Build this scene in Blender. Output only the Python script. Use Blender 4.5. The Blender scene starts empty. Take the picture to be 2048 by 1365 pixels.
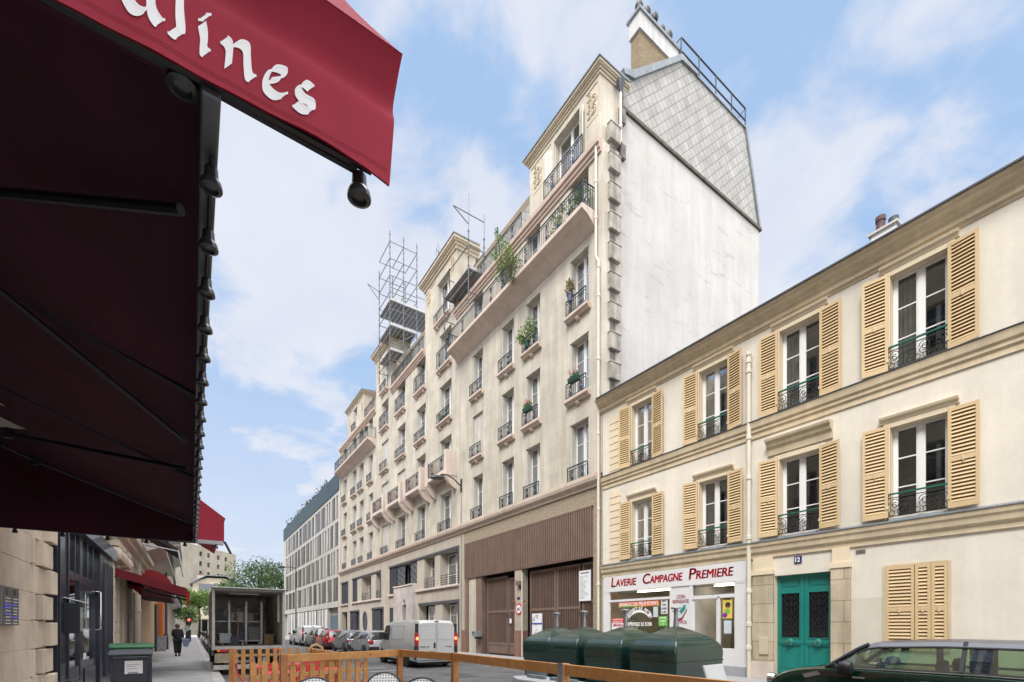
import bpy, bmesh, math, random
from mathutils import Vector, Matrix
R = math.radians
rnd = random.Random(7)
S = bpy.context.scene
COL = S.collection
# ---------------------------------------------------------------- camera model (street frame: x across, y along, z up)
F, CX, HY, VX, CAMH = 947.0, 1024.0, 1256.0, 383.0, 1.5
TH = math.atan((CX - VX) / F); CT, ST = math.cos(TH), math.sin(TH)
def onX(px, py, X):            # photo point lying on the plane x = X  -> (y, z)
    d = F / CT * X / (px - VX)
    return ((d - ST * X) / CT, CAMH + (HY - py) / F * d)
def onY(px, py, Y):            # photo point lying on the plane y = Y  -> (x, z)
    t = (px - CX) / F
    X = (t * CT + ST) * Y / (CT - t * ST)
    return (X, CAMH + (HY - py) / F * (CT * Y + ST * X))
def YX(px, X=14.0): return onX(px, HY, X)[0]
# ---------------------------------------------------------------- materials
def lin(c):
    return tuple(((v / 12.92) if v <= .04045 else ((v + .055) / 1.055) ** 2.4) for v in c)
def nt(m):
    m.use_nodes = True
    t = m.node_tree; t.nodes.clear(); return t
def N(t, kind, **kw):
    n = t.nodes.new(kind)
    for k, v in kw.items():
        if k in n.inputs: n.inputs[k].default_value = v
        else: setattr(n, k, v)
    return n
def pos_uv(t):                 # (x+y, z) so the pattern runs on both street-facing and side walls
    g = N(t, 'ShaderNodeNewGeometry'); s = N(t, 'ShaderNodeSeparateXYZ'); t.links.new(g.outputs['Position'], s.inputs[0])
    a = N(t, 'ShaderNodeMath', operation='ADD'); t.links.new(s.outputs[0], a.inputs[0]); t.links.new(s.outputs[1], a.inputs[1])
    c = N(t, 'ShaderNodeCombineXYZ'); t.links.new(a.outputs[0], c.inputs[0]); t.links.new(s.outputs[2], c.inputs[1])
    return c.outputs[0], g.outputs['Position']
def M(name, col, rough=.7, var=.12, ns=1.5, bump=0., bs=40., metal=0., coat=0., streak=0., crack=0., fine=.0, spec=.5, trans=0., alpha=1., dirt=None, emit=0.):
    m = bpy.data.materials.new(name); t = nt(m); L = t.links.new
    b = N(t, 'ShaderNodeBsdfPrincipled', Roughness=rough, Metallic=metal)
    b.inputs['Coat Weight'].default_value = coat; b.inputs['Specular IOR Level'].default_value = spec
    o = N(t, 'ShaderNodeOutputMaterial')
    g = N(t, 'ShaderNodeNewGeometry')
    col = tuple(col) + (1,)
    cur = None
    def mul(cur, fac, lo, hi):
        r = N(t, 'ShaderNodeMapRange'); r.inputs[1].default_value = .3; r.inputs[2].default_value = .7
        r.inputs[3].default_value = lo; r.inputs[4].default_value = hi; L(fac, r.inputs[0])
        x = N(t, 'ShaderNodeVectorMath', operation='SCALE')
        if cur is None: x.inputs[0].default_value = col[:3]
        else: L(cur, x.inputs[0])
        L(r.outputs[0], x.inputs['Scale']); return x.outputs[0]
    if var:
        n1 = N(t, 'ShaderNodeTexNoise', Scale=ns, Detail=5.0, Roughness=.6); L(g.outputs['Position'], n1.inputs['Vector'])
        cur = mul(cur, n1.outputs[0], 1 - var, 1 + var * .6)
    if fine:
        n2 = N(t, 'ShaderNodeTexNoise', Scale=ns * 18, Detail=3.0); L(g.outputs['Position'], n2.inputs['Vector'])
        cur = mul(cur, n2.outputs[0], 1 - fine, 1 + fine * .6)
    if streak:
        mp = N(t, 'ShaderNodeMapping'); mp.inputs['Scale'].default_value = (3., 3., .22); L(g.outputs['Position'], mp.inputs[0])
        n3 = N(t, 'ShaderNodeTexNoise', Scale=1.3, Detail=6.0, Roughness=.65); L(mp.outputs[0], n3.inputs['Vector'])
        cur = mul(cur, n3.outputs[0], 1 - streak, 1 + streak * .4)
    if crack:
        nw = N(t, 'ShaderNodeTexNoise', Scale=1.1, Detail=5.0); L(g.outputs['Position'], nw.inputs['Vector'])
        ad_ = N(t, 'ShaderNodeVectorMath', operation='ADD'); L(g.outputs['Position'], ad_.inputs[0]); L(nw.outputs['Color'], ad_.inputs[1])
        vo = N(t, 'ShaderNodeTexVoronoi', Scale=.42, feature='DISTANCE_TO_EDGE'); L(ad_.outputs[0], vo.inputs['Vector'])
        r1 = N(t, 'ShaderNodeMapRange'); r1.inputs[1].default_value = .0; r1.inputs[2].default_value = .006; r1.inputs[3].default_value = crack; r1.inputs[4].default_value = 0; L(vo.outputs['Distance'], r1.inputs[0])
        nm_ = N(t, 'ShaderNodeTexNoise', Scale=.35, Detail=2.0); L(g.outputs['Position'], nm_.inputs['Vector']); r2 = N(t, 'ShaderNodeMapRange'); r2.inputs[1].default_value = .5; r2.inputs[2].default_value = .6; L(nm_.outputs[0], r2.inputs[0])
        k1 = N(t, 'ShaderNodeMath', operation='MULTIPLY'); L(r1.outputs[0], k1.inputs[0]); L(r2.outputs[0], k1.inputs[1]); k2 = N(t, 'ShaderNodeMath', operation='SUBTRACT'); k2.inputs[0].default_value = 1; L(k1.outputs[0], k2.inputs[1])
        x = N(t, 'ShaderNodeVectorMath', operation='SCALE'); L(cur, x.inputs[0]); L(k2.outputs[0], x.inputs['Scale']); cur = x.outputs[0]
    if cur is None: b.inputs['Base Color'].default_value = col
    else: L(cur, b.inputs['Base Color'])
    if bump:
        n4 = N(t, 'ShaderNodeTexNoise', Scale=bs, Detail=4.0); L(g.outputs['Position'], n4.inputs['Vector'])
        bp = N(t, 'ShaderNodeBump', Strength=min(1., bump), Distance=.02); L(n4.outputs[0], bp.inputs['Height']); L(bp.outputs[0], b.inputs['Normal'])
    if emit:
        b.inputs['Emission Color'].default_value = col; b.inputs['Emission Strength'].default_value = emit
    sh = b.outputs[0]
    if trans:
        tr = N(t, 'ShaderNodeBsdfTranslucent')
        if cur is None: tr.inputs[0].default_value = col
        else: L(cur, tr.inputs[0])
        mx = N(t, 'ShaderNodeMixShader'); mx.inputs[0].default_value = trans; L(sh, mx.inputs[1]); L(tr.outputs[0], mx.inputs[2]); sh = mx.outputs[0]
    L(sh, o.inputs[0]); return m
def Mbrick(name, c1, c2, mortar, bw, bh, ms=.012, rough=.85, var=.15, streak=.15, bump=.4, ns=.6, off=.5):
    m = bpy.data.materials.new(name); t = nt(m); L = t.links.new
    uv, pos = pos_uv(t)
    br = N(t, 'ShaderNodeTexBrick', Scale=1.0); br.offset = off
    br.inputs['Color1'].default_value = (*c1, 1); br.inputs['Color2'].default_value = (*c2, 1); br.inputs['Mortar'].default_value = (*mortar, 1)
    br.inputs['Brick Width'].default_value = bw; br.inputs['Row Height'].default_value = bh; br.inputs['Mortar Size'].default_value = ms
    br.inputs['Mortar Smooth'].default_value = .3
    L(uv, br.inputs['Vector'])
    cur = br.outputs[0]
    for sc, amt, mp_s in ((ns, var, (1, 1, 1)), (1.2, streak, (2.5, 2.5, .25)), (22, .08, (1, 1, 1))):
        mp = N(t, 'ShaderNodeMapping'); mp.inputs['Scale'].default_value = mp_s; L(pos, mp.inputs[0])
        n1 = N(t, 'ShaderNodeTexNoise', Scale=sc, Detail=6.0, Roughness=.62); L(mp.outputs[0], n1.inputs['Vector'])
        r = N(t, 'ShaderNodeMapRange'); r.inputs[1].default_value = .3; r.inputs[2].default_value = .7
        r.inputs[3].default_value = 1 - amt; r.inputs[4].default_value = 1 + amt * .5; L(n1.outputs[0], r.inputs[0])
        x = N(t, 'ShaderNodeVectorMath', operation='SCALE'); L(cur, x.inputs[0]); L(r.outputs[0], x.inputs['Scale']); cur = x.outputs[0]
    b = N(t, 'ShaderNodeBsdfPrincipled', Roughness=rough); L(cur, b.inputs['Base Color'])
    bp = N(t, 'ShaderNodeBump', Strength=bump, Distance=.01); bp.invert = True; L(br.outputs['Fac'], bp.inputs['Height']); L(bp.outputs[0], b.inputs['Normal'])
    o = N(t, 'ShaderNodeOutputMaterial'); L(b.outputs[0], o.inputs[0]); return m
def Mglass(name, tint=(.8, .85, .82), refl=.25, rough=.03):
    m = bpy.data.materials.new(name); t = nt(m); L = t.links.new
    a = N(t, 'ShaderNodeBsdfTransparent'); a.inputs[0].default_value = (*tint, 1)
    g = N(t, 'ShaderNodeBsdfGlossy', Roughness=rough); g.inputs[0].default_value = (.9, .93, .95, 1)
    lw = N(t, 'ShaderNodeLayerWeight'); lw.inputs[0].default_value = .35
    r = N(t, 'ShaderNodeMapRange'); r.inputs[3].default_value = refl * .5; r.inputs[4].default_value = min(1, refl * 2.6); L(lw.outputs['Fresnel'], r.inputs[0])
    mx = N(t, 'ShaderNodeMixShader'); L(r.outputs[0], mx.inputs[0]); L(a.outputs[0], mx.inputs[1]); L(g.outputs[0], mx.inputs[2])
    o = N(t, 'ShaderNodeOutputMaterial'); L(mx.outputs[0], o.inputs[0]); return m
def Mdarkglass(name, col=(.03, .035, .04), rough=.06):
    return M(name, col, rough=rough, var=.3, ns=.8, spec=1.0, coat=.6)
def Mwood(name, c1, c2):
    m = bpy.data.materials.new(name); t = nt(m); L = t.links.new
    g = N(t, 'ShaderNodeTexCoord')
    mp = N(t, 'ShaderNodeMapping'); mp.inputs['Scale'].default_value = (1, 1, 1); L(g.outputs['Object'], mp.inputs[0])
    w = N(t, 'ShaderNodeTexNoise', Scale=4.0, Detail=6.0, Distortion=1.2); L(mp.outputs[0], w.inputs['Vector'])
    n = N(t, 'ShaderNodeTexNoise', Scale=30.0, Detail=3.0); L(mp.outputs[0], n.inputs['Vector'])
    v = N(t, 'ShaderNodeTexVoronoi', Scale=3.2); L(mp.outputs[0], v.inputs['Vector'])
    vr = N(t, 'ShaderNodeMapRange'); vr.inputs[1].default_value = .03; vr.inputs[2].default_value = .09; vr.inputs[3].default_value = .35; vr.inputs[4].default_value = 1.; L(v.outputs['Distance'], vr.inputs[0])
    mx = N(t, 'ShaderNodeMix', data_type='RGBA'); mx.inputs['A'].default_value = (*c1, 1); mx.inputs['B'].default_value = (*c2, 1); 
    r = N(t, 'ShaderNodeMapRange'); r.inputs[1].default_value = .35; r.inputs[2].default_value = .65; L(w.outputs[0], r.inputs[0]); L(r.outputs[0], mx.inputs['Factor'])
    x = N(t, 'ShaderNodeVectorMath', operation='SCALE'); L(mx.outputs['Result'], x.inputs[0]); L(vr.outputs[0], x.inputs['Scale'])
    r2 = N(t, 'ShaderNodeMapRange'); r2.inputs[3].default_value = .75; r2.inputs[4].default_value = 1.2; L(n.outputs[0], r2.inputs[0])
    x2 = N(t, 'ShaderNodeVectorMath', operation='SCALE'); L(x.outputs[0], x2.inputs[0]); L(r2.outputs[0], x2.inputs['Scale'])
    b = N(t, 'ShaderNodeBsdfPrincipled', Roughness=.55); L(x2.outputs[0], b.inputs['Base Color'])
    o = N(t, 'ShaderNodeOutputMaterial'); L(b.outputs[0], o.inputs[0]); return m
# ---------------------------------------------------------------- mesh builder
class MB:
    def __init__(s): s.v = []; s.f = []; s.mi = []
    def add(s, vs, fs, mi=0):
        o = len(s.v); s.v += [tuple(p) for p in vs]; s.f += [tuple(i + o for i in f) for f in fs]; s.mi += [mi] * len(fs); return s
    def quad(s, a, b, c, d, mi=0): return s.add([a, b, c, d], [(0, 1, 2, 3)], mi)
    def poly(s, ps, mi=0): return s.add(ps, [tuple(range(len(ps)))], mi)
    def box(s, x0, x1, y0, y1, z0, z1, mi=0, m=None):
        vs = [(x0, y0, z0), (x1, y0, z0), (x1, y1, z0), (x0, y1, z0), (x0, y0, z1), (x1, y0, z1), (x1, y1, z1), (x0, y1, z1)]
        if m is not None: vs = [tuple(m @ Vector(p)) for p in vs]
        return s.add(vs, [(0, 3, 2, 1), (4, 5, 6, 7), (0, 1, 5, 4), (1, 2, 6, 5), (2, 3, 7, 6), (3, 0, 4, 7)], mi)
    def tube(s, pts, r, n=6, mi=0, closed=False, r1=None):
        pts = [Vector(p) for p in pts]; k = len(pts); rings = []; up = None
        for i, p in enumerate(pts):
            if closed: t = pts[(i + 1) % k] - pts[i - 1]
            else: t = pts[min(i + 1, k - 1)] - pts[max(i - 1, 0)]
            if t.length < 1e-9: t = Vector((0, 0, 1))
            t.normalize()
            if up is None: up = Vector((0, 0, 1)) if abs(t.z) < .9 else Vector((1, 0, 0))
            a = t.cross(up)
            if a.length < 1e-4: a = t.orthogonal()
            a.normalize(); b = a.cross(t).normalized(); up = b
            rr = r if r1 is None else r + (r1 - r) * i / (k - 1)
            rings.append([p + (a * math.cos(6.28318 * j / n + .785) + b * math.sin(6.28318 * j / n + .785)) * rr for j in range(n)])
        vs = [q for g in rings for q in g]; fs = []
        for i in range(k if closed else k - 1):
            for j in range(n):
                a0 = i * n + j; a1 = i * n + (j + 1) % n; b0 = ((i + 1) % k) * n + j; b1 = ((i + 1) % k) * n + (j + 1) % n
                fs.append((a0, a1, b1, b0))
        if not closed: fs += [tuple(range(n))[::-1], tuple((k - 1) * n + j for j in range(n))]
        return s.add(vs, fs, mi)
    def lathe(s, prof, c=(0, 0, 0), n=16, mi=0, axis='z', closed=True):
        vs = []; fs = []
        for (r, z) in prof:
            for j in range(n):
                a = 6.28318 * j / n; x, y = r * math.cos(a), r * math.sin(a)
                p = (x, y, z) if axis == 'z' else ((z, x, y) if axis == 'x' else (x, z, y))
                vs.append((p[0] + c[0], p[1] + c[1], p[2] + c[2]))
        for i in range(len(prof) - 1):
            for j in range(n): fs.append((i * n + j, i * n + (j + 1) % n, (i + 1) * n + (j + 1) % n, (i + 1) * n + j))
        if closed: fs += [tuple(range(n))[::-1], tuple((len(prof) - 1) * n + j for j in range(n))]
        return s.add(vs, fs, mi)
    def prism(s, prof, axis, a, b, mi=0):      # prof: 2-D outline; axis 'x': (y,z), 'y': (x,z), 'z': (x,y)
        def P(p, t): return (t, p[0], p[1]) if axis == 'x' else ((p[0], t, p[1]) if axis == 'y' else (p[0], p[1], t))
        n = len(prof); vs = [P(p, a) for p in prof] + [P(p, b) for p in prof]
        fs = [(i, (i + 1) % n, n + (i + 1) % n, n + i) for i in range(n)] + [tuple(range(n))[::-1], tuple(range(n, 2 * n))]
        return s.add(vs, fs, mi)
    def wall(s, u0, u1, v0, v1, holes, fn, depth=.3, mi=0, back=None, rmi=None):
        us = sorted({u0, u1, *[h[0] for h in holes], *[h[1] for h in holes]}); vs = sorted({v0, v1, *[h[2] for h in holes], *[h[3] for h in holes]})
        us = [u for u in us if u0 <= u <= u1]; vs = [v for v in vs if v0 <= v <= v1]
        for i in range(len(us) - 1):
            for j in range(len(vs) - 1):
                cu, cv = (us[i] + us[i + 1]) / 2, (vs[j] + vs[j + 1]) / 2
                if any(h[0] < cu < h[1] and h[2] < cv < h[3] for h in holes): continue
                s.quad(fn(us[i], vs[j], 0), fn(us[i + 1], vs[j], 0), fn(us[i + 1], vs[j + 1], 0), fn(us[i], vs[j + 1], 0), mi)
        for h in holes:
            a, b, c, d = h[:4]; q = h[4] if len(h) > 4 else depth; r = mi if rmi is None else rmi
            s.quad(fn(a, c, 0), fn(b, c, 0), fn(b, c, q), fn(a, c, q), r); s.quad(fn(a, d, 0), fn(a, d, q), fn(b, d, q), fn(b, d, 0), r)
            s.quad(fn(a, c, 0), fn(a, c, q), fn(a, d, q), fn(a, d, 0), r); s.quad(fn(b, c, 0), fn(b, d, 0), fn(b, d, q), fn(b, c, q), r)
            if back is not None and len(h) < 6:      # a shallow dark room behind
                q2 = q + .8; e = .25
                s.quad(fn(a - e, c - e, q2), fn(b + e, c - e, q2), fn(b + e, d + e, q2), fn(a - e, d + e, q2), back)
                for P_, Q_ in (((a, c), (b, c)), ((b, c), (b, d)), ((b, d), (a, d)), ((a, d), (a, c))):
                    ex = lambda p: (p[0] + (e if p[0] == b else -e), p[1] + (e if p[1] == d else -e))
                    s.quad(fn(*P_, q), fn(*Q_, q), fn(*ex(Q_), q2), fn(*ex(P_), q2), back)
        return s
    def build(s, name, mats, parent=None, smooth=False, bev=0):
        me = bpy.data.meshes.new(name); org = Vector((0, 0, 0)); p = parent
        while p is not None: org += p.location; p = p.parent
        me.from_pydata([(x - org.x, y - org.y, z - org.z) for x, y, z in s.v], [], s.f)
        if not isinstance(mats, (list, tuple)): mats = [mats]
        for m in mats: me.materials.append(m)
        if any(s.mi): me.polygons.foreach_set('material_index', s.mi)
        me.validate(); me.update()
        if smooth: me.shade_smooth() if smooth is True else me.set_sharp_from_angle(angle=R(smooth))
        if smooth and smooth is not True:
            for q in me.polygons: q.use_smooth = True
        o = bpy.data.objects.new(name, me); COL.objects.link(o)
        if parent is not None: o.parent = parent
        if bev:
            b = o.modifiers.new('bevel', 'BEVEL'); b.width = bev; b.segments = 2; b.limit_method = 'ANGLE'
        return o
def tag(o, label=None, cat=None, group=None, kind=None):
    if label: o['label'] = label
    if cat: o['category'] = cat
    if group: o['group'] = group
    if kind: o['kind'] = kind
    return o
def thing(name, label, cat, loc=(0, 0, 0), rz=0, group=None):
    o = bpy.data.objects.new(name, None); COL.objects.link(o); o.location = loc; o.rotation_euler = (0, 0, rz)
    o.empty_display_size = .2
    return tag(o, label, cat, group)
def kids(o): return [c for c in ALLK.get(o.name, [])]
ALLK = {}
def copy_tree(o, parent=None):
    ch = list(o.children)
    c = o.copy(); COL.objects.link(c)
    if parent is not None: c.parent = parent
    for k in ch: copy_tree(k, c)
    return c
def struct(name, mb, m, kind='structure', **k): return tag(mb.build(name, m, **k), kind=kind)
def text_mesh(txt, size, m, name='lettering', parent=None, ext=.004, bold=0., mat=None, sx=1., spacing=1., align='LEFT'):
    """m: 4x4 matrix putting the flat text (x right, y up) in the world"""
    cu = bpy.data.curves.new('t', 'FONT'); cu.body = txt; cu.size = size; cu.extrude = ext; cu.offset = bold; cu.space_character = spacing; cu.align_x = align; cu.resolution_u = 3
    ob = bpy.data.objects.new('t', cu); COL.objects.link(ob)
    dg = bpy.context.evaluated_depsgraph_get(); me = bpy.data.meshes.new_from_object(ob.evaluated_get(dg)); 
    bpy.data.objects.remove(ob); bpy.data.curves.remove(cu)
    me.transform(m @ Matrix.Diagonal((sx, 1, 1, 1)))
    org = Vector((0, 0, 0)); p = parent
    while p is not None: org += p.location; p = p.parent
    me.transform(Matrix.Translation(-org)); me.materials.clear(); me.materials.append(mat)
    o = bpy.data.objects.new(name, me); COL.objects.link(o); o.name = name
    if parent is not None: o.parent = parent
    return o
def MX(X, y, z):     # frame for text on a wall facing -x (reads along -y)
    return Matrix(((0, 0, -1, X), (-1, 0, 0, y), (0, 1, 0, z), (0, 0, 0, 1)))
def MY(x, Y, z):     # frame for text on a face towards -y (reads along +x)
    return Matrix(((1, 0, 0, x), (0, 0, -1, Y), (0, 1, 0, z), (0, 0, 0, 1)))
def leaves(mb, c, rad, n, size, rg, mi=0, flat=1., squash=(1, 1, 1)):
    for _ in range(n):
        while True:
            p = Vector((rg.uniform(-1, 1), rg.uniform(-1, 1), rg.uniform(-1, 1)))
            if .25 < p.length < 1: break
        p = Vector((p.x * squash[0], p.y * squash[1], p.z * squash[2])) * rad + Vector(c)
        a = Vector((rg.gauss(0, 1), rg.gauss(0, 1), rg.gauss(0, 1) * flat)).normalized(); b = a.orthogonal().normalized(); 
        b = (b * math.cos(1) + a.cross(b) * math.sin(1)) if rg.random() < .5 else b
        l = size * rg.uniform(.6, 1.3); w = l * .45
        mb.add([p - a * l * .5, p + b * w * .5, p + a * l * .5, p - b * w * .5], [(0, 1, 2, 3)], mi)
    return mb
FX = lambda X: (lambda u, v, d: (X + d, u, v))        # wall facing -x
FXL = lambda X: (lambda u, v, d: (X - d, u, v))       # wall facing +x
FY = lambda Y: (lambda u, v, d: (u, Y + d, v))        # wall facing -y
# ---------------------------------------------------------------- palette
STONE = Mbrick('tall_stone', (.55, .51, .43), (.50, .46, .385), (.41, .375, .315), 1.05, .62, ms=.007, var=.2, streak=.2, bump=.15)
STONE2 = Mbrick('porch_stone', (.42, .36, .28), (.36, .31, .24), (.24, .21, .17), .9, .42, ms=.012, var=.3, streak=.15, bump=.4)
PLASTER = M('base_render', (.43, .385, .325), .9, .14, .7, bump=.25, bs=25, streak=.12)
ROUGHCAST = M('roughcast', (.33, .275, .205), .95, .35, 9, bump=1., bs=14, fine=.2)
PINK = M('pink_concrete', (.55, .45, .38), .85, .12, 1.2, streak=.16, bump=.1)
PINKPALE = M('pale_pink_concrete', (.60, .51, .45), .85, .12, 1.2, streak=.16, bump=.1)
CREAM = M('cream_render', (.65, .61, .53), .88, .10, .5, bump=.15, bs=60, streak=.06, crack=.12, fine=.03)
TRIM = M('ochre_trim', (.60, .50, .35), .8, .14, .9, streak=.18)
TRIML = M('pale_ochre', (.66, .56, .41), .8, .08, .9, streak=.08)
SHUT = M('ochre_shutter', (.56, .415, .235), .6, .08, 2.)
WHITE = M('white_paint', (.72, .72, .72), .5, .05, 1)
OFFW = M('offwhite_shutter', (.60, .585, .54), .6, .1, 2)
IRON = M('iron', (.035, .042, .06), .5, .2, 5, spec=.4)
IRONB = M('black_iron', (.018, .02, .022), .45, .2, 5)
GREENRAIL = M('green_handrail', (.01, .11, .08), .4, .1, 5)
ZINC = M('zinc', (.22, .25, .27), .45, .25, 2, metal=.3, streak=.2)
ZINCD = M('dark_zinc', (.05, .06, .075), .5, .25, 2)
GLASS = Mglass('window_glass', (.55, .58, .57), .20)
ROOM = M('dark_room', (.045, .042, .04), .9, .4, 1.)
CURT = M('curtain', (.34, .33, .31), .95, .3, 3, trans=.3)
BROWN = M('brown_metal', (.19, .128, .102), .55, .14, 1.5, streak=.15)
BROWND = M('dark_brown_metal', (.022, .016, .014), .7, .2, 3)
CONC = M('concrete', (.50, .48, .44), .85, .12, 1.2, streak=.12)
GALV = M('galvanised', (.33, .34, .36), .4, .25, 6, metal=.6)
BLACK = M('black', (.012, .012, .014), .5, .1)
RUB = M('rubber', (.02, .02, .02), .85, .2, 8)
PIPE = M('pipe_paint', (.60, .55, .46), .6, .08, 2)
# ---------------------------------------------------------------- camera, sky, sun
cam = bpy.data.cameras.new('camera'); co = bpy.data.objects.new('camera', cam); COL.objects.link(co)
cam.sensor_width = 36; cam.lens = F / 2048 * 36; cam.shift_y = (HY - 682.5) / 2048; cam.shift_x = 0
cam.clip_start = .05; cam.clip_end = 3000
co.location = (0, 0, CAMH); co.rotation_euler = (R(90), 0, -TH); S.camera = co
S.render.resolution_x = 1024; S.render.resolution_y = 682
SUN_EL, SUN_AZ = R(50), R(243)   # azimuth measured clockwise from +y
w = bpy.data.worlds.new('World'); S.world = w; w.use_nodes = True; t = w.node_tree; t.nodes.clear(); L = t.links.new
sky = N(t, 'ShaderNodeTexSky'); sky.sky_type = 'NISHITA'; sky.sun_disc = False; sky.sun_elevation = SUN_EL; sky.sun_rotation = SUN_AZ; sky.air_density = 1.2; sky.dust_density = .7; sky.ozone_density = 1.0
tc = N(t, 'ShaderNodeTexCoord'); sx = N(t, 'ShaderNodeSeparateXYZ'); L(tc.outputs['Generated'], sx.inputs[0])
zc = N(t, 'ShaderNodeMath', operation='MAXIMUM'); L(sx.outputs[2], zc.inputs[0]); zc.inputs[1].default_value = 0.
za = N(t, 'ShaderNodeMath', operation='ADD'); L(zc.outputs[0], za.inputs[0]); za.inputs[1].default_value = .22
dx = N(t, 'ShaderNodeMath', operation='DIVIDE'); L(sx.outputs[0], dx.inputs[0]); L(za.outputs[0], dx.inputs[1])
dy = N(t, 'ShaderNodeMath', operation='DIVIDE'); L(sx.outputs[1], dy.inputs[0]); L(za.outputs[0], dy.inputs[1])
cb = N(t, 'ShaderNodeCombineXYZ'); L(dx.outputs[0], cb.inputs[0]); L(dy.outputs[0], cb.inputs[1])
mp = N(t, 'ShaderNodeMapping'); L(cb.outputs[0], mp.inputs[0]); mp.inputs['Location'].default_value = CLOUD_OFF = (5.5, 1.0, 0); mp.inputs['Scale'].default_value = (1.25, 1.0, 1); mp.inputs['Rotation'].default_value = (0, 0, .5)
cn = N(t, 'ShaderNodeTexNoise', Scale=1.15, Detail=5.0, Roughness=.5, Distortion=.2); L(mp.outputs[0], cn.inputs['Vector'])
cf = N(t, 'ShaderNodeTexNoise', Scale=4.2, Detail=8.0, Roughness=.55, Distortion=.4); L(mp.outputs[0], cf.inputs['Vector'])
cmx = N(t, 'ShaderNodeMix'); cmx.inputs[0].default_value = .42; L(cn.outputs[0], cmx.inputs[2]); L(cf.outputs[0], cmx.inputs[3])
cr = N(t, 'ShaderNodeMapRange'); cr.interpolation_type = 'SMOOTHSTEP'; cr.inputs[1].default_value = .437; cr.inputs[2].default_value = .55; L(cmx.outputs[0], cr.inputs[0])
# thin white veil towards the horizon
hr = N(t, 'ShaderNodeMapRange'); hr.inputs[1].default_value = .0; hr.inputs[2].default_value = .50; hr.inputs[3].default_value = .95; hr.inputs[4].default_value = .0; L(sx.outputs[2], hr.inputs[0])
mxm = N(t, 'ShaderNodeMath', operation='MAXIMUM'); L(cr.outputs[0], mxm.inputs[0]); L(hr.outputs[0], mxm.inputs[1])
cl = N(t, 'ShaderNodeMath', operation='MULTIPLY'); L(mxm.outputs[0], cl.inputs[0]); cl.inputs[1].default_value = .90
n2 = N(t, 'ShaderNodeTexNoise', Scale=3.4, Detail=7.0, Roughness=.6); L(mp.outputs[0], n2.inputs['Vector'])
cc = N(t, 'ShaderNodeMix', data_type='RGBA'); cc.inputs['A'].default_value = (3.35, 3.6, 4.3, 1); cc.inputs['B'].default_value = (4.75, 4.75, 5.0, 1); L(n2.outputs[0], cc.inputs['Factor'])
# the open blue between clouds
bl = N(t, 'ShaderNodeMix', data_type='RGBA'); bl.inputs['Factor'].default_value = .85; L(sky.outputs[0], bl.inputs['A']); bl.inputs['B'].default_value = (2.15, 3.1, 4.6, 1)
mx = N(t, 'ShaderNodeMix', data_type='RGBA'); L(cl.outputs[0], mx.inputs['Factor']); L(bl.outputs['Result'], mx.inputs['A']); L(cc.outputs['Result'], mx.inputs['B'])
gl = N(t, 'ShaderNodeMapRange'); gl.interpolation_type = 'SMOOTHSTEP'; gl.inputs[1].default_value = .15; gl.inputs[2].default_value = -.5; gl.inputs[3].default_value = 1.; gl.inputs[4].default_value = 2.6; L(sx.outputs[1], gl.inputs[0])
zg = N(t, 'ShaderNodeMapRange'); zg.interpolation_type = 'SMOOTHSTEP'; zg.inputs[1].default_value = .80; zg.inputs[2].default_value = .93; zg.inputs[3].default_value = 1.; zg.inputs[4].default_value = 6.5; L(sx.outputs[2], zg.inputs[0])   # unseen sky overhead and behind the camera, brightened to add fill light
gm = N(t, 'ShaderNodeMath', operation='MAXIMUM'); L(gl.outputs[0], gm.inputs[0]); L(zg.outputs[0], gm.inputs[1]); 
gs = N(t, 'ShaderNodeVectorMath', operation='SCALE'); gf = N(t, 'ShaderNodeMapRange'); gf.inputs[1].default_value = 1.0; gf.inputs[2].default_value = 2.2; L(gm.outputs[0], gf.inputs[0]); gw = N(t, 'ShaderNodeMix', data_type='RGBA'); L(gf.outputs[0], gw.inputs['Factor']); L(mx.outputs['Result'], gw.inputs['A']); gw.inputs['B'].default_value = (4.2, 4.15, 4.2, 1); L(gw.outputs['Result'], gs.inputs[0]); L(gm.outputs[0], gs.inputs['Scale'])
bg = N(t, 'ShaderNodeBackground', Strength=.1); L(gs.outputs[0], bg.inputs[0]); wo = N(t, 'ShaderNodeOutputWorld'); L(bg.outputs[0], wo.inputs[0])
sun = bpy.data.lights.new('sun', 'SUN'); sun.energy = 2.1; sun.angle = R(24); sun.color = (1, .965, .91); so = bpy.data.objects.new('sun', sun); COL.objects.link(so)
sd = Vector((math.sin(SUN_AZ) * math.cos(SUN_EL), math.cos(SUN_AZ) * math.cos(SUN_EL), math.sin(SUN_EL)))
so.rotation_euler = (-sd).to_track_quat('-Z', 'Y').to_euler(); so.location = (0, -20, 40)
S.view_settings.view_transform = 'Standard'; S.view_settings.look = 'None'; S.view_settings.exposure = 1.0; S.view_settings.gamma = 1
# ---------------------------------------------------------------- ground
ASPH = M('asphalt', (.125, .128, .132), .9, .3, .9, bump=.5, bs=120, fine=.25)
PAVE = Mbrick('pavement', (.19, .19, .195), (.17, .17, .175), (.10, .10, .10), 2.4, 1.9, ms=.02, var=.18, streak=0, bump=.1)
PAVE = M('pavement_asphalt', (.33, .33, .335), .9, .16, .8, bump=.3, bs=150, fine=.18)
GRAN = M('granite_kerb', (.43, .42, .40), .8, .22, 2.5, bump=.3, bs=90, fine=.2)
g = MB(); g.quad((-400, -60, -.30), (400, -60, -.30), (400, 600, -.30), (-400, 600, -.30)); struct('ground', g, M('ground_earth', (.12, .12, .11), .95))
KL, KR, FLX, RX = .79, 10.1, -1.93, 14.0
g = MB(); g.box(KL, KR, -30, 150, -.28, -.13); struct('road', g, ASPH)
g = MB(); g.box(-4.0, KL - .28, -30, 120, -.28, 0)
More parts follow.
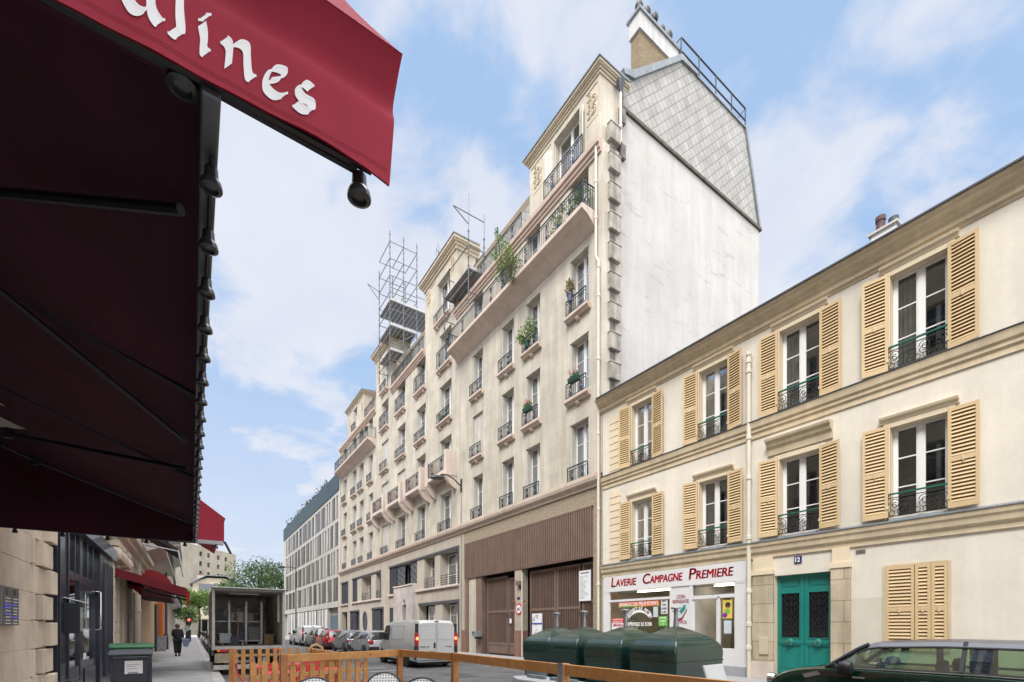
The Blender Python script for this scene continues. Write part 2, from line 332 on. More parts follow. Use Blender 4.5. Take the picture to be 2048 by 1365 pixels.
for y in range(-20, 118, 3): pass
struct('left_pavement', g, PAVE)
g = MB(); g.box(KR + .28, 15.5, -30, 120, -.28, 0); struct('right_pavement', g, PAVE)
for nm, x0, x1 in (('left_kerb', KL - .28, KL), ('right_kerb', KR, KR + .28)):
    g = MB(); y = -30.0
    while y < 118:
        l = 1.1; g.box(x0 + .002, x1, y + .004, y + l - .004, -.27, .003); y += l
    struct(nm, g, GRAN, bev=.012)
g = MB(); y = 2.
for (y, x0, x1) in [(20.4, -1.6, .3), (14.2, -1.6, .35), (26.5, -1.6, .3), (34, -1.7, .3)]:
    g.box(x0, x1, y, y + .03, .0, .004)
g.box(-.6, .3, 14.6, 17.1, 0, .0045, 1)
struct('pavement_joints', g, [M('joint', (.10, .10, .10), .9), M('pale_repair_patch', (.29, .29, .29), .9, .15, 3)])
g = MB()
for y in (19.0, 17.4): g.box(5.0, 6.6, y, y + .10, -.129, -.126)
g.box(6.2, 6.3, 8, 11, -.129, -.126)
struct('road_marking', g, M('road_paint', (.5, .5, .48), .8, .4, 8))

g = MB()
for (x, y, w_, l_) in ((4.2, 12.4, 1.3, 2.6), (6.2, 20.5, .9, 4.5), (5.0, 27, 1.6, 3.0), (7.2, 13.6, .8, 1.6), (4.6, 6.5, 1.1, 2.0)): g.box(x, x + w_, y, y + l_, -.1295, -.126)
struct('road_patch', g, M('tar_patch', (.07, .07, .072), .85, .25, 3, bump=.4, bs=100))
g = MB()
for (x, y) in ((5.6, 16.2), (6.4, 24.0), (9.6, 14.6)): g.lathe([(0, -.13), (.32, -.13), (.32, -.122), (0, -.122)], (x, y, 0), 24)
struct('manhole_cover', g, M('cast_iron', (.09, .08, .075), .6, .3, 12, bump=.5, bs=60))
# ---------------------------------------------------------------- shared window / railing prototypes
PROTO = []
def proto(o): PROTO.append(o); return o
def orgof(p):
    v = Vector((0, 0, 0))
    while p is not None: v += p.location; p = p.parent
    return v
def place(pr, parent, loc, rz=0, label=None):
    c = copy_tree(pr, parent); c.location = Vector(loc) - orgof(parent); c.rotation_euler = (0, 0, rz)
    if label: c['label'] = label
    return c
def iron_railing(w, h, name='railing', orn=True, mat=None, pitch=.125):
    """straight railing along y centred at 0, foot z=0, plane x=0"""
    m = MB(); a = w / 2; r = .011
    m.box(-.022, .022, -a, a, h - .02, h + .012); m.box(-.012, .012, -a, a, .05, .075); m.box(-.01, .01, -a, a, h - .15, h - .132)
    for y in (-a, a): m.box(-.016, .016, y - .016, y + .016, 0, h)
    n = max(2, round(w / pitch)); 
    oc = [-w * .27, w * .27] if w > 1.0 else [0]
    if w > 3: oc = [-a + .8 + i * 1.6 for i in range(int((w - .9) / 1.6) + 1)]
    for i in range(1, n):
        y = -a + w * i / n; m.box(-r * .7, r * .7, y - r * .7, y + r * .7, .06, h - .02)
    if orn:
        for c in oc:
            hh = h - .2
            for k in range(3):
                z0 = .09 + hh * k / 3; z1 = .09 + hh * (k + .92) / 3; s_ = (.13, .085, .13)[k] * .85
                for q in (-1, 1):
                    m.tube([(0, c, z0), (0, c + q * s_, z0 + (z1 - z0) * .25), (0, c + q * s_, z0 + (z1 - z0) * .75), (0, c, z1)], .012, 4)
            m.box(-.012, .012, c - .05, c + .05, .09, .09 + hh * .3); m.box(-.012, .012, c - .04, c + .04, .09 + hh * .62, .09 + hh * .9)
    return m
def french_window(w, h, dep, shut=1, curtain=0, bars=2, fcol=None):
    """origin: centre of the opening's sill, on the wall plane; wall faces -x"""
    m = MB(); a = w / 2; x0, x1 = dep - .07, dep - .01; f = .055
    m.box(x0, x1, -a + .002, -a + f, .002, h - .002); m.box(x0, x1, a - f, a - .002, .002, h - .002); m.box(x0, x1, -a + f, a - f, h - f, h - .002); m.box(x0, x1, -a + f, a - f, .002, f + .03)
    m.box(x0 - .012, x1 - .01, -.05, .05, f, h - f)
    for s_ in (-1, 1):
        for (p, q) in ((.05, .085), (a - f - .035, a - f)):
            m.box(x0 + .008, x1 - .012, *(sorted((s_ * p, s_ * q))), f + .03, h - f)
    for k in range(1, bars + 1):
        z = f + .03 + (h - 2 * f) * k / (bars + 1)
        for s_ in (-1, 1): m.box(x0 + .012, x1 - .014, *(sorted((s_ * .085, s_ * (a - f - .035)))), z - .014, z + .014)
    o = m.build('window', fcol or WHITE)
    g = MB(); g.quad((dep - .035, -a + f, f), (dep - .035, a - f, f), (dep - .035, a - f, h - f), (dep - .035, -a + f, h - f)); g.build('pane', GLASS, o)
    if curtain:
        g = MB(); n = 10
        for s_ in ((-1, 1) if curtain == 1 else (1,)):
            y0 = a - f - .02; wd = w * (.26 if curtain == 1 else .45)
            for i in range(n):
                u0, u1 = y0 - wd * i / n, y0 - wd * (i + 1) / n
                g.quad((dep + .08 + .04 * (i % 2), s_ * u0, .05), (dep + .08 + .04 * ((i + 1) % 2), s_ * u1, .05), (dep + .08 + .04 * ((i + 1) % 2), s_ * u1, h), (dep + .08 + .04 * (i % 2), s_ * u0, h))
        g.build('curtain', CURT, o, smooth=True)
    if shut in (1, 3):
        for s_ in (-1, 1):
            g = MB(); y = s_ * (a - .05)
            leaf = min(dep - .1, .34)
            g.box(.03, .03 + leaf, *(sorted((y, y + s_ * .035))), .03, h - .03)
            nsl = int(h / .07)
            for k in range(nsl):
                z = .08 + k * (h - .14) / nsl; g.box(.055, .005 + leaf, *(sorted((y, y - s_ * .012))), z, z + .03)
            g.build('shutter', OFFW, o)
    if shut == 2:
        for s_ in (-1, 1):
            g = MB(); ln = a - .02
            g.box(.13, .16, *(sorted((s_ * .008, s_ * ln))), .02, h - .02)
            for k in range(int(h / .07)):
                z = .1 + k * .07
                if z < h - .1: g.box(.12, .13, *(sorted((s_ * .07, s_ * (ln - .06)))), z, z + .035)
            g.build('shutter', OFFW, o)
    return proto(o)
def sill_part(w, nb=1, d=.26, pk=None):
    m = MB(); a = w / 2 + .14
    m.prism([(-d, -.02), (0.0, -.02), (0.0, -.26), (-d * .55, -.26), (-d * .7, -.17), (-d, -.15)], 'y', -a, a)
    for c in ([0] if nb == 1 else [-a * .62, a * .62]):
        m.prism([(-d * .6, -.261), (-.001, -.261), (-.001, -.42), (-d * .35, -.40), (-d * .58, -.33)], 'y', c - .09, c + .09)
    return proto(m.build('sill', pk or PINK, bev=.01))
# ---------------------------------------------------------------- tall apartment block
TB = thing('apartment_block', 'tall stone apartment block with pink sills, iron balconies and a blank white side wall', 'building', (14, 35, 0))
cols = {'A': (14.85, 16.07), 'B': (18.24, 19.45), 'C': (20.5, 21.7), 'D': (23.7, 24.9), 'E': (27.7, 29.5), 'F': (31.8, 33.5), 'G': (35.7, 37.5), 'H': (39.6, 41.4),
        'I': (43.8, 45.1), 'J': (46.7, 48.2), 'K': (49.1, 50.6), 'L': (52.8, 54.2)}
rows = [(7.92, 10.5), (11.62, 14.15), (15.3, 17.8), (18.97, 21.3)]
Y0, Y1, XF = 14.05, 55.6, 14.0
DEP = .42
holes = [(a, b, z0, z1, DEP) for (a, b) in cols.values() for (z0, z1) in rows]
wl = MB()
wl.wall(Y0, Y1, 7.9, 21.6, holes, FX(XF), back=1, mi=0)
blocks = {1: (14.2, 19.1, [(15.44, 17.2)]), 2: (27.0, 31.9, [(27.9, 29.9)]), 3: (38.7, 42.9, [(39.7, 41.3)]), 4: (46.7, 52.4, [(48.9, 50.3)])}
BT = {1: 24.82, 2: 26.3, 3: 26.3, 4: 24.82}; ZS = {1: 21.75, 2: 22.25, 3: 22.25, 4: 21.9}
for k, (a, b, hs) in blocks.items():
    zt = BT[k]
    wl.wall(a, b, 21.6, zt - .3, [(p, q, ZS[k], zt - .65 - (.6 if k in (2, 3) else 0), DEP) for p, q in hs], FX(XF), back=1)
    wl.wall(14.0, 15.4, 21.6, zt - .3, [], FY(a)); wl.wall(14.0, 15.4, 21.6, zt - .3, [], lambda u, v, d, b=b: (u, b, v))
att = [(20.4, 22), (24, 25.6), (33.2, 34.8), (36, 37.5), (44.2, 45.4)]
wl.wall(Y0 + .1, Y1, 21.6, 24.6, [(p, q, 21.8, 24.0, .3) for p, q in att], FX(15.4), back=1)
wl.quad((14, Y0, 21.6), (15.4, Y0, 21.6), (15.4, Y1, 21.6), (14, Y1, 21.6))
wl.wall(14.0, 15.05, 0, 21.6, [], FY(Y0))
wl.build('wall', [STONE, ROOM], TB)
# the base
b = MB()
def pxh(p0, p1, z0, z1, d=.4): ys = sorted((YX(p0), YX(p1))); return (ys[0], ys[1], z0, z1, d)
bh = [pxh(779, 917, 4.3, 6.55, .75), pxh(705, 761.5, 4.15, 6.5, .75), pxh(683, 696, 4.1, 6.4, .6),
      pxh(838, 917, .9, 3.15, .6), pxh(744, 766.6, .0, 3.2, .6), pxh(700, 718.5, .0, 3.15, .6), pxh(683, 694.6, 0, 3.25, .9), pxh(779, 786.5, 0, 3.2, .5)]
b.wall(26.0, Y1, 0, 7.45, bh, FX(XF), back=1)
b.build('base_wall', [PLASTER, ROOM], TB)
b = MB(); gy0, gy1 = YX(1186.5), YX(931)
b.wall(Y0, 26.0, 0, 7.45, [(gy0, gy1, 0, 6.6, .30)], FX(XF)); b.build('roughcast_wall', [ROUGHCAST], TB)
b = MB(); b.prism([(13.72, 7.9), (14.05, 7.9), (14.05, 7.4), (13.93, 7.4), (13.9, 7.55), (13.76, 7.62), (13.72, 7.75)], 'y', Y0 + .1, Y1); b.build('cornice', PINK, TB)
for (a, c) in ((14.1, 27.0), (31.9, 38.7), (42.9, 55.4)):
    b = MB(); b.prism([(13.78, 21.7), (14.03, 21.7), (14.03, 21.15), (13.93, 21.15), (13.93, 21.27), (13.86, 21.31), (13.86, 21.44), (13.78, 21.48)], 'y', a, c); b.build('string_course', M('rose_course', (.43, .335, .285), .85, .12, 2) if a < 15 else bpy.data.materials['rose_course'], TB)
# block cornices and frieze reliefs
for k, (a, c, hs) in blocks.items():
    m = MB()
    zt = BT[k]; hc = .62 if k in (2, 3) else .36; pj = .36 if k in (2, 3) else .22
    for i, (f0, f1, p) in enumerate(((0, .3, .25), (.3, .55, .5), (.55, .7, .8), (.7, 1., 1.))):
        m.box(14 - p * pj, 15.6, a - p * pj, c + p * pj, zt - hc + hc * f0 + .001 * i, zt - hc + hc * f1)
    m.build('block_cornice', M('cornice_stone', (.50, .435, .335), .85, .12, 1) if k == 1 else bpy.data.materials['cornice_stone'], TB)
    m = MB(); m.box(14 - pj - .05, 15.5, a - pj - .05, c + pj + .05, zt, zt + .05); m.prism([(14 - pj, zt + .05), (15.6, zt + .35), (15.6, zt + .05)], 'y', a - .15, c + .15); m.build('roof_edge', ZINC, TB)
    py0, py1 = hs[0]
    m = MB(); m.box(13.97, 14.02, a + .12, py0 - .45 if k == 1 else py0 - .15, zt - hc - .22, zt - hc - .16); m.build('frieze_band', bpy.data.materials['cornice_stone'], TB); m = MB(); m.box(13.97, 14.02, py1 + .2, c - .12, zt - hc - .22, zt - hc - .16)
    m.build('frieze_band', bpy.data.materials['cornice_stone'], TB)
    for cy in ((a + .45, c - .65) if k != 3 else (a + .4, c - .5)):
        m = MB()
        for (dy_, dz, r_) in ((-.13, 1.62, .17), (.13, 1.9, .15), (.12, 1.45, .16), (-.12, 1.2, .17), (.0, 1.56, .1), (.14, 1.12, .1)):
            for rr in (r_, r_ * .55):
                m.tube([(13.975, cy + dy_ + rr * math.cos(q * .6283), zt - 2.75 + dz + rr * math.sin(q * .6283)) for q in range(10)], .032, 5, closed=True)
        m.box(13.985, 14.01, cy - .33, cy + .33, zt - 1.95, zt - .68); m.box(13.975, 14.0, cy - .24, cy - .20, 21.8, zt - 1.9)
        m.build('relief_panel', bpy.data.materials['cornice_stone'], TB, smooth=30)
# attic cornice + roof body
m = MB(); m.prism([(15.15, 24.9), (15.6, 24.9), (15.6, 24.5), (15.4, 24.5), (15.3, 24.65)], 'y', Y0 + .2, Y1); m.build('attic_cornice', bpy.data.materials['cornice_stone'], TB)
SL = bpy.data.materials.new('slate_scales'); t = nt(SL); L = t.links.new
uv, pos = pos_uv(t); mp = N(t, 'ShaderNodeMapping'); mp.inputs['Rotation'].default_value = (0, 0, R(45)); L(uv, mp.inputs[0])
br = N(t, 'ShaderNodeTexBrick', Scale=1.0); br.offset = 0; br.inputs['Brick Width'].default_value = .37; br.inputs['Row Height'].default_value = .37; br.inputs['Mortar Size'].default_value = .017; br.inputs['Mortar Smooth'].default_value = .15
br.inputs['Color1'].default_value = (.33, .33, .32, 1); br.inputs['Color2'].default_value = (.39, .385, .37, 1); br.inputs['Mortar'].default_value = (.2, .19, .17, 1); L(mp.outputs[0], br.inputs['Vector'])
n1 = N(t, 'ShaderNodeTexNoise', Scale=1.4, Detail=7.0, Roughness=.7); L(pos, n1.inputs['Vector']); r_ = N(t, 'ShaderNodeMapRange'); r_.inputs[1].default_value = .3; r_.inputs[2].default_value = .7; r_.inputs[3].default_value = .72; r_.inputs[4].default_value = 1.12; L(n1.outputs[0], r_.inputs[0])
x_ = N(t, 'ShaderNodeVectorMath', operation='SCALE'); L(br.outputs[0], x_.inputs[0]); L(r_.outputs[0], x_.inputs['Scale']); bs_ = N(t, 'ShaderNodeBsdfPrincipled', Roughness=.8); L(x_.outputs[0], bs_.inputs['Base Color'])
bp = N(t, 'ShaderNodeBump', Strength=.6, Distance=.02); bp.invert = True; L(br.outputs['Fac'], bp.inputs['Height']); L(bp.outputs[0], bs_.inputs['Normal']); o_ = N(t, 'ShaderNodeOutputMaterial'); L(bs_.outputs[0], o_.inputs[0])
rp = [(15.55, 25.2), (15.85, 25.4), (19.3, 28.4), (24.7, 28.42), (26.05, 23.6), (15.3, 23.6), (15.3, 25.1)]
m = MB(); m.prism(rp, 'y', Y0 + .06, Y1 - .1); m.build('roof', [SL], TB)
m = MB()
m.prism([(15.3, 25.12), (15.9, 25.3), (19.2, 28.32), (20.4, 28.4), (20.4, 28.5), (19.2, 28.6), (15.8, 25.6), (15.2, 25.3)], 'y', Y0 - .06, Y0 + .5)
m.prism([(20.4, 28.38), (20.4, 28.45), (24.75, 28.47), (24.75, 28.38)], 'y', Y0 - .02, Y0 + .4); m.prism([(24.65, 28.4), (24.82, 28.46), (26.2, 23.75), (26.1, 23.6)], 'y', Y0 - .04, Y0 + .4)
m.build('zinc_flashing', ZINC, TB)
# white gable
GW = bpy.data.materials.new('white_gable'); t = nt(GW); L = t.links.new
g_ = N(t, 'ShaderNodeNewGeometry')
def stain(rot, sc, sx_, lo, hi, dark):
    mp = N(t, 'ShaderNodeMapping'); mp.inputs['Rotation'].default_value = (0, R(rot), 0); mp.inputs['Scale'].default_value = sx_; L(g_.outputs['Position'], mp.inputs[0])
    n = N(t, 'ShaderNodeTexNoise', Scale=sc, Detail=8.0, Roughness=.72); L(mp.outputs[0], n.inputs['Vector'])
    r = N(t, 'ShaderNodeMapRange'); r.inputs[1].default_value = lo; r.inputs[2].default_value = hi; r.inputs[3].default_value = 1; r.inputs[4].default_value = dark; L(n.outputs[0], r.inputs[0]); return r.outputs[0]
s1 = stain(38, 1.0, (.45, 1, 2.2), .575, .70, .56); s2 = stain(0, .7, (1.8, 1, .22), .42, .75, .80); s3 = stain(0, .3, (1, 1, 1), .4, .65, .86)
m1 = N(t, 'ShaderNodeMath', operation='MULTIPLY'); L(s1, m1.inputs[0]); L(s2, m1.inputs[1]); m2 = N(t, 'ShaderNodeMath', operation='MULTIPLY'); L(m1.outputs[0], m2.inputs[0]); L(s3, m2.inputs[1])
nw = N(t, 'ShaderNodeTexNoise', Scale=.8, Detail=6.0); L(g_.outputs['Position'], nw.inputs['Vector']); ad_ = N(t, 'ShaderNodeVectorMath', operation='ADD'); L(g_.outputs['Position'], ad_.inputs[0]); L(nw.outputs['Color'], ad_.inputs[1])
vo = N(t, 'ShaderNodeTexVoronoi', Scale=.3, feature='DISTANCE_TO_EDGE'); L(ad_.outputs[0], vo.inputs['Vector']); r1 = N(t, 'ShaderNodeMapRange'); r1.inputs[2].default_value = .010; r1.inputs[3].default_value = .95; r1.inputs[4].default_value = 1; L(vo.outputs['Distance'], r1.inputs[0])
nm_ = N(t, 'ShaderNodeTexNoise', Scale=.3, Detail=2.0); L(g_.outputs['Position'], nm_.inputs['Vector']); r2 = N(t, 'ShaderNodeMapRange'); r2.inputs[1].default_value = .5; r2.inputs[2].default_value = .56; r2.inputs[3].default_value = 1; r2.inputs[4].default_value = 0; L(nm_.outputs[0], r2.inputs[0])
mk = N(t, 'ShaderNodeMath', operation='MAXIMUM'); L(r1.outputs[0], mk.inputs[0]); L(r2.outputs[0], mk.inputs[1]); m3 = N(t, 'ShaderNodeMath', operation='MULTIPLY'); L(m2.outputs[0], m3.inputs[0]); L(mk.outputs[0], m3.inputs[1]); m2 = m3
x_ = N(t, 'ShaderNodeVectorMath', operation='SCALE'); x_.inputs[0].default_value = (.50, .49, .475); L(m2.outputs[0], x_.inputs['Scale'])
bs_ = N(t, 'ShaderNodeBsdfPrincipled', Roughness=.9); L(x_.outputs[0], bs_.inputs['Base Color']); o_ = N(t, 'ShaderNodeOutputMaterial'); L(bs_.outputs[0], o_.inputs[0])
m = MB(); m.box(15.05, 26.1, Y0 + .05, Y0 + .3, 0, 23.55); m.box(25.9, 26.6, Y0 + .5, Y0 + 3, 0, 19.8); m.box(25.8, 26.75, Y0 + .45, Y0 + 3, 19.8, 19.95, 0); m.build('gable_wall', GW, TB)
m = MB(); m.box(15.1, 26.25, Y0 - .05, Y0 + .32, 23.55, 23.7); m.build('gable_coping', M('mossy_coping', (.10, .085, .07), .9, .4, 4), TB)
QD = M('weathered_stone', (.17, .16, .15), .95, .5, 2.5, bump=.6, bs=20, streak=.3); QL = M('grey_stone', (.36, .34, .30), .95, .35, 2.5, bump=.6, bs=20, streak=.45)
z = 10.6; k = 0
while z < 22.2:
    m = MB()
    if k % 2 == 0: m.box(14.32, 14.92, Y0 - .17, Y0 + .06, z, z + .66, 0); m.prism([(14.3, z + .66), (14.95, z + .66), (14.95, z + .72), (14.3, z + .72)], 'y', Y0 - .19, Y0 + .06, 0)
    else: m.box(14.42, 14.74, Y0 - .03, Y0 + .06, z, z + .52, 1)
    m.build('quoin', [QL, QD], TB, bev=.02); z += .72 if k % 2 == 0 else .52; k += 1
for zz in (21.4, 22.9): m = MB(); m.box(15.0, 15.3, Y0 - .1, Y0 + .08, zz, zz + .6, 1); m.build('quoin', [QL, QD], TB, bev=.02)
# chimney stack on the gable
PORC0 = M('stack_render', (.50, .50, .50), .85, .15, 2, streak=.2)
BRK = bpy.data.materials.new('herringbone_brick'); t = nt(BRK); L = t.links.new
uv, pos = pos_uv(t); mp = N(t, 'ShaderNodeMapping'); mp.inputs['Rotation'].default_value = (0, 0, 0); L(uv, mp.inputs[0])
br = N(t, 'ShaderNodeTexBrick', Scale=1.0); br.inputs['Brick Width'].default_value = .24; br.inputs['Row Height'].default_value = .085; br.inputs['Mortar Size'].default_value = .012
br.inputs['Color1'].default_value = (.27, .205, .12, 1); br.inputs['Color2'].default_value = (.19, .14, .085, 1); br.inputs['Mortar'].default_value = (.13, .11, .08, 1); L(mp.outputs[0], br.inputs['Vector'])
bs_ = N(t, 'ShaderNodeBsdfPrincipled', Roughness=.9); L(br.outputs[0], bs_.inputs['Base Color']); o_ = N(t, 'ShaderNodeOutputMaterial'); L(bs_.outputs[0], o_.inputs[0])
m = MB(); m.box(16.5, 19.1, 14.25, 14.75, 25.0, 28.1); ch = m.build('chimney', BRK, TB)
m = MB(); m.box(16.42, 19.18, 14.18, 14.82, 28.1, 28.85); m.build('chimney_head', PORC0, ch)
m = MB(); m.box(16.34, 19.26, 14.1, 14.9, 28.85, 28.97); m.build('chimney_coping', ZINC, ch)
for i in range(5):
    x = 16.75 + i * .52; m = MB(); hgt = .45 + .12 * ((i * 7) % 3)
    m.lathe([(.11, 28.97), (.10, 28.97 + hgt)], (x, 14.5, 0), 12); m.lathe([(.02, 28.9 + hgt), (.15, 28.97 + hgt), (.19, 29.1 + hgt), (.15, 29.26 + hgt), (.03, 29.33 + hgt)], (x, 14.5, 0), 12)
    m.build('chimney_cowl', M('cowl_metal', (.035, .037, .04), .5, .3, 5, metal=.2) if i == 0 else bpy.data.materials['cowl_metal'], ch, smooth=40)
for (yy, xx, n_) in ((44.9, 16.2, 4), (37.5, 17.5, 3)):
    m = MB(); m.box(xx, xx + 1.6, yy, yy + .6, 25.0, 27.3); ch = m.build('chimney', GW, TB); m = MB(); m.box(xx - .1, xx + 1.7, yy - .1, yy + .7, 27.3, 27.45); m.build('chimney_coping', ZINCD, ch)
    for i in range(n_):
        m = MB(); m.lathe([(.1, 27.45), (.09, 27.95), (.16, 28.0), (.16, 28.06)], (xx + .2 + i * .38, yy + .3, 0), 10); m.build('chimney_pot', bpy.data.materials['cowl_metal'], ch, smooth=40)
# roof guard rail on top
m = MB(); y_ = Y0 + .02
for zz in (28.8, 29.45): m.tube([(19.2, y_, zz), (24.7, y_, zz)], .04, 5)
for x in (19.2, 20.6, 22.0, 23.4, 24.7): m.tube([(x, y_, 28.4), (x, y_, 29.45)], .035, 5)
m.tube([(19.2, y_, 29.45), (19.2, y_ + 1.6, 29.45)], .02, 5); m.tube([(24.7, y_, 29.45), (24.7, y_ + 1.2, 29.1)], .02, 5)
m.build('guard_rail', IRON, TB)
# down pipes
def downpipe(par, x, y, z0, z1, r=.055, cols_=(), mat=None, name='downpipe', head=False):
    m = MB(); m.tube([(x, y, z0), (x, y, z1)], r, 10)
    for c in cols_: m.lathe([(r, c - .07), (r * 1.35, c - .05), (r * 1.35, c + .05), (r, c + .07)], (x, y, 0), 10)
    if head: m.lathe([(r, z1), (r * 1.6, z1 + .15), (r * 3.2, z1 + .4), (r * 3.4, z1 + .5), (r * 3.0, z1 + .5)], (x, y, 0), 12, mi=1)
    return m.build(name, [mat or PIPE, ZINCD], par, smooth=35)
downpipe(TB, 13.88, 14.16, 0, 16.4, cols_=(3.3, 6.4, 9.5, 12.6, 15.2, 16.4)); downpipe(TB, 13.88, 14.3, 17.0, 21.5, cols_=(18.5, 20))
m = MB(); m.tube([(13.88, 14.16, 16.4), (13.88, 14.16, 16.6), (13.88, 14.3, 16.9), (13.88, 14.3, 17.1)], .055, 8); m.build('pipe_bend', PIPE, TB, smooth=35)
downpipe(TB, 14.95, 13.93, 21.9, 24.0, cols_=(22.6,), head=True)
downpipe(TB, 13.93, 55.3, 0, 22, r=.06)
# windows
pr = {}
def WPR(w, h, shut, cur=0):
    k = (round(w, 2), round(h, 2), shut, cur)
    if k not in pr: pr[k] = french_window(w, h, DEP, shut, cur)
    return pr[k]
rl = {}
def RPR(w, h):
    k = (round(w, 2), h)
    if k not in rl: rl[k] = proto(iron_railing(w, h).build('railing', IRON))
    return rl[k]
sl = {}
def SPR(w, nb):
    k = (round(w, 2), nb)
    if k not in sl: sl[k] = sill_part(w, nb)
    return sl[k]
rw = random.Random(3)
for cn_, (a, c) in cols.items():
    w_, yc = c - a, (a + c) / 2
    for i, (z0, z1) in enumerate(rows):
        sh = 1
        if (cn_, i) in (('D', 1), ('H', 1), ('H', 2), ('G', 1), ('H', 0)): sh = 2
        if cn_ in 'L' and i < 3: sh = 2 if rw.random() < .3 else 1
        place(WPR(w_, z1 - z0, sh, 1 if rw.random() < .25 else 0), TB, (XF, yc, z0))
        bal = i == 3 and (cn_ in 'ABCDIJKL')
        if bal: continue
        if i == 1 and cn_ in 'EFGH': continue
        hr_ = 1.15 if (i == 3) else .68
        if i > 0: place(SPR(w_, 2 if cn_ in 'EFGH' else 1), TB, (XF, yc, z0))
        place(RPR(w_ + .06, hr_), TB, (XF - (.2 if i else .12), yc, z0 - .01))
for k, (a, c, hs) in blocks.items():
    p, q = hs[0]; zz = ZS[k]; ztp = BT[k] - .65 - (.6 if k in (2, 3) else 0)
    place(WPR(q - p, ztp - zz, 0 if k == 1 else 1), TB, (XF, (p + q) / 2, zz))
    place(RPR(q - p + (.9 if k == 1 else .06), .85 if k == 1 else .68), TB, (XF - .2, (p + q) / 2 + .05, zz - .03))
    if k in (2, 3): place(SPR(q - p, 2), TB, (XF, (p + q) / 2, zz))
    if k == 1:
        for s_, y_ in ((-1, p - .14), (1, q + .22)):
            g_ = MB(); mm = Matrix.Translation((13.98, y_, 21.9)) @ Matrix.Rotation(R(-62 * s_ if s_ < 0 else -62), 4, 'Z')
            g_.box(-.26, .26, -.02, .02, 0, 2.0, m=mm)
            for q_ in range(26): g_.box(-.21, .21, -.03, .03, .1 + q_ * .07, .135 + q_ * .07, m=mm)
            g_.build('shutter', OFFW, TB)
# long balconies
def balcony(y0, y1, ret=True):
    m = MB(); m.prism([(13.2, 18.88), (14.0, 18.88), (14.0, 18.15), (13.9, 18.2), (13.74, 18.38), (13.5, 18.56), (13.28, 18.64), (13.2, 18.7)], 'y', y0, y1)
    bo = m.build('balcony', PINK, TB, smooth=25)
    r_ = iron_railing(y1 - y0 - .06, .98); mm = Matrix.Translation((13.27, (y0 + y1) / 2, 18.88)); q = MB(); q.add([tuple(mm @ Vector(p)) for p in r_.v], r_.f)
    for ye in (y0 + .05, y1 - .05):
        r2 = iron_railing(.66, .98, orn=False); mm = Matrix.Translation((13.63, ye, 18.88)) @ Matrix.Rotation(R(90), 4, 'Z'); q.add([tuple(mm @ Vector(p)) for p in r2.v], r2.f)
    q.build('railing', IRON, bo); return bo
balcony(14.4, 26.75); balcony(42.95, 55.0)
# attic terrace railings
for (a, c) in ((19.7, 27.0), (32.0, 38.6), (43.1, 46.1)):
    r_ = iron_railing(c - a, .95); q = MB(); q.add([(x + 13.9, y + (a + c) / 2, z + 21.7) for x, y, z in r_.v], r_.f); q.build('railing', IRON, TB)
# second-floor boxed balconies with solid pink cheeks
for cn_ in 'EFGH':
    a, c = cols[cn_]; yc = (a + c) / 2; m = MB()
    for s_ in (-1, 1):
        y = sorted((yc + s_ * 1.66, yc + s_ * 1.32)); m.box(13.24, 14.0, y[0], y[1], 11.15, 12.75)
        m.prism([(13.24, 11.149), (14.0, 11.149), (14.0, 10.35), (13.9, 10.36), (13.7, 10.45), (13.5, 10.62), (13.36, 10.85), (13.3, 11.0)], 'y', y[0] + .03, y[1] - .03)
    m.box(13.3, 14.0, yc - 1.32, yc + 1.32, 11.35, 11.6)
    bo = m.build('boxed_balcony', PINKPALE, TB, bev=.015)
    r_ = iron_railing(2.62, .98, pitch=.11); q = MB(); q.add([(x + 13.36, y + yc, z + 11.6) for x, y, z in r_.v], r_.f); q.build('railing', IRON, bo)
a, c = cols['I']; 
# ---- base details: dark tiled frames, windows, porch
TILE = Mbrick('blue_black_tile', (.035, .038, .055), (.05, .052, .07), (.015, .015, .02), .22, .07, ms=.012, var=.3, streak=0, bump=.6)
DFR = M('dark_frame', (.07, .075, .09), .6, .2, 3)
def frame_around(y0, y1, z0, z1, side='r', th=.12, top=.16):
    m = MB(); m.box(13.93, 14.02, y0 - th, y1 + .02, z1, z1 + top); m.box(13.93, 14.02, y0 - th, y0, z0, z1); m.build('dark_surround', DFR, TB, bev=.01)
mA, mB_, mC = bh[0], bh[1], bh[2]
for h_ in (mA, mB_, mC, bh[3], bh[4], bh[5]): frame_around(h_[0], h_[1], h_[2], h_[3])
for h_, ext in ((mA, .9), (mB_, .2), (mC, .2)):
    m = MB(); m.box(13.84, 14.05, h_[0] - .1, h_[1] + .15, h_[2] - .14, h_[2] + .002); m.build('sill', PINKPALE, TB, bev=.01)
def tiles(y0, y1, z0, z1, x0=14.01, x1=14.7):
    m = MB(); m.box(x0, x1, y0, y1, z0, z1); m.build('tiled_reveal', TILE, TB)
ym = lambda u: YX(670 + u / 4.265)
tiles(ym(525), ym(465) - .002, mA[2], mA[3]); tiles(mA[0] + .002, mA[0] + .06, mA[2], mA[3])
tiles(ym(190), mB_[1] - .002, mB_[2], mB_[3]); tiles(mC[0] + .3, mC[1] - .002, mC[2], mC[3])
for u0, u1 in ((700, 762), (850, 898)):
    m = MB(); m.box(14.004, 14.74, ym(u1), ym(u0), mA[2], mA[3]); m.build('pier', PLASTER, TB)
for u0, u1 in ((190, 228), (308, 348)):
    m = MB(); m.box(14.004, 14.74, ym(u1), ym(u0), mB_[2], mB_[3]); m.build('pier', PLASTER, TB)
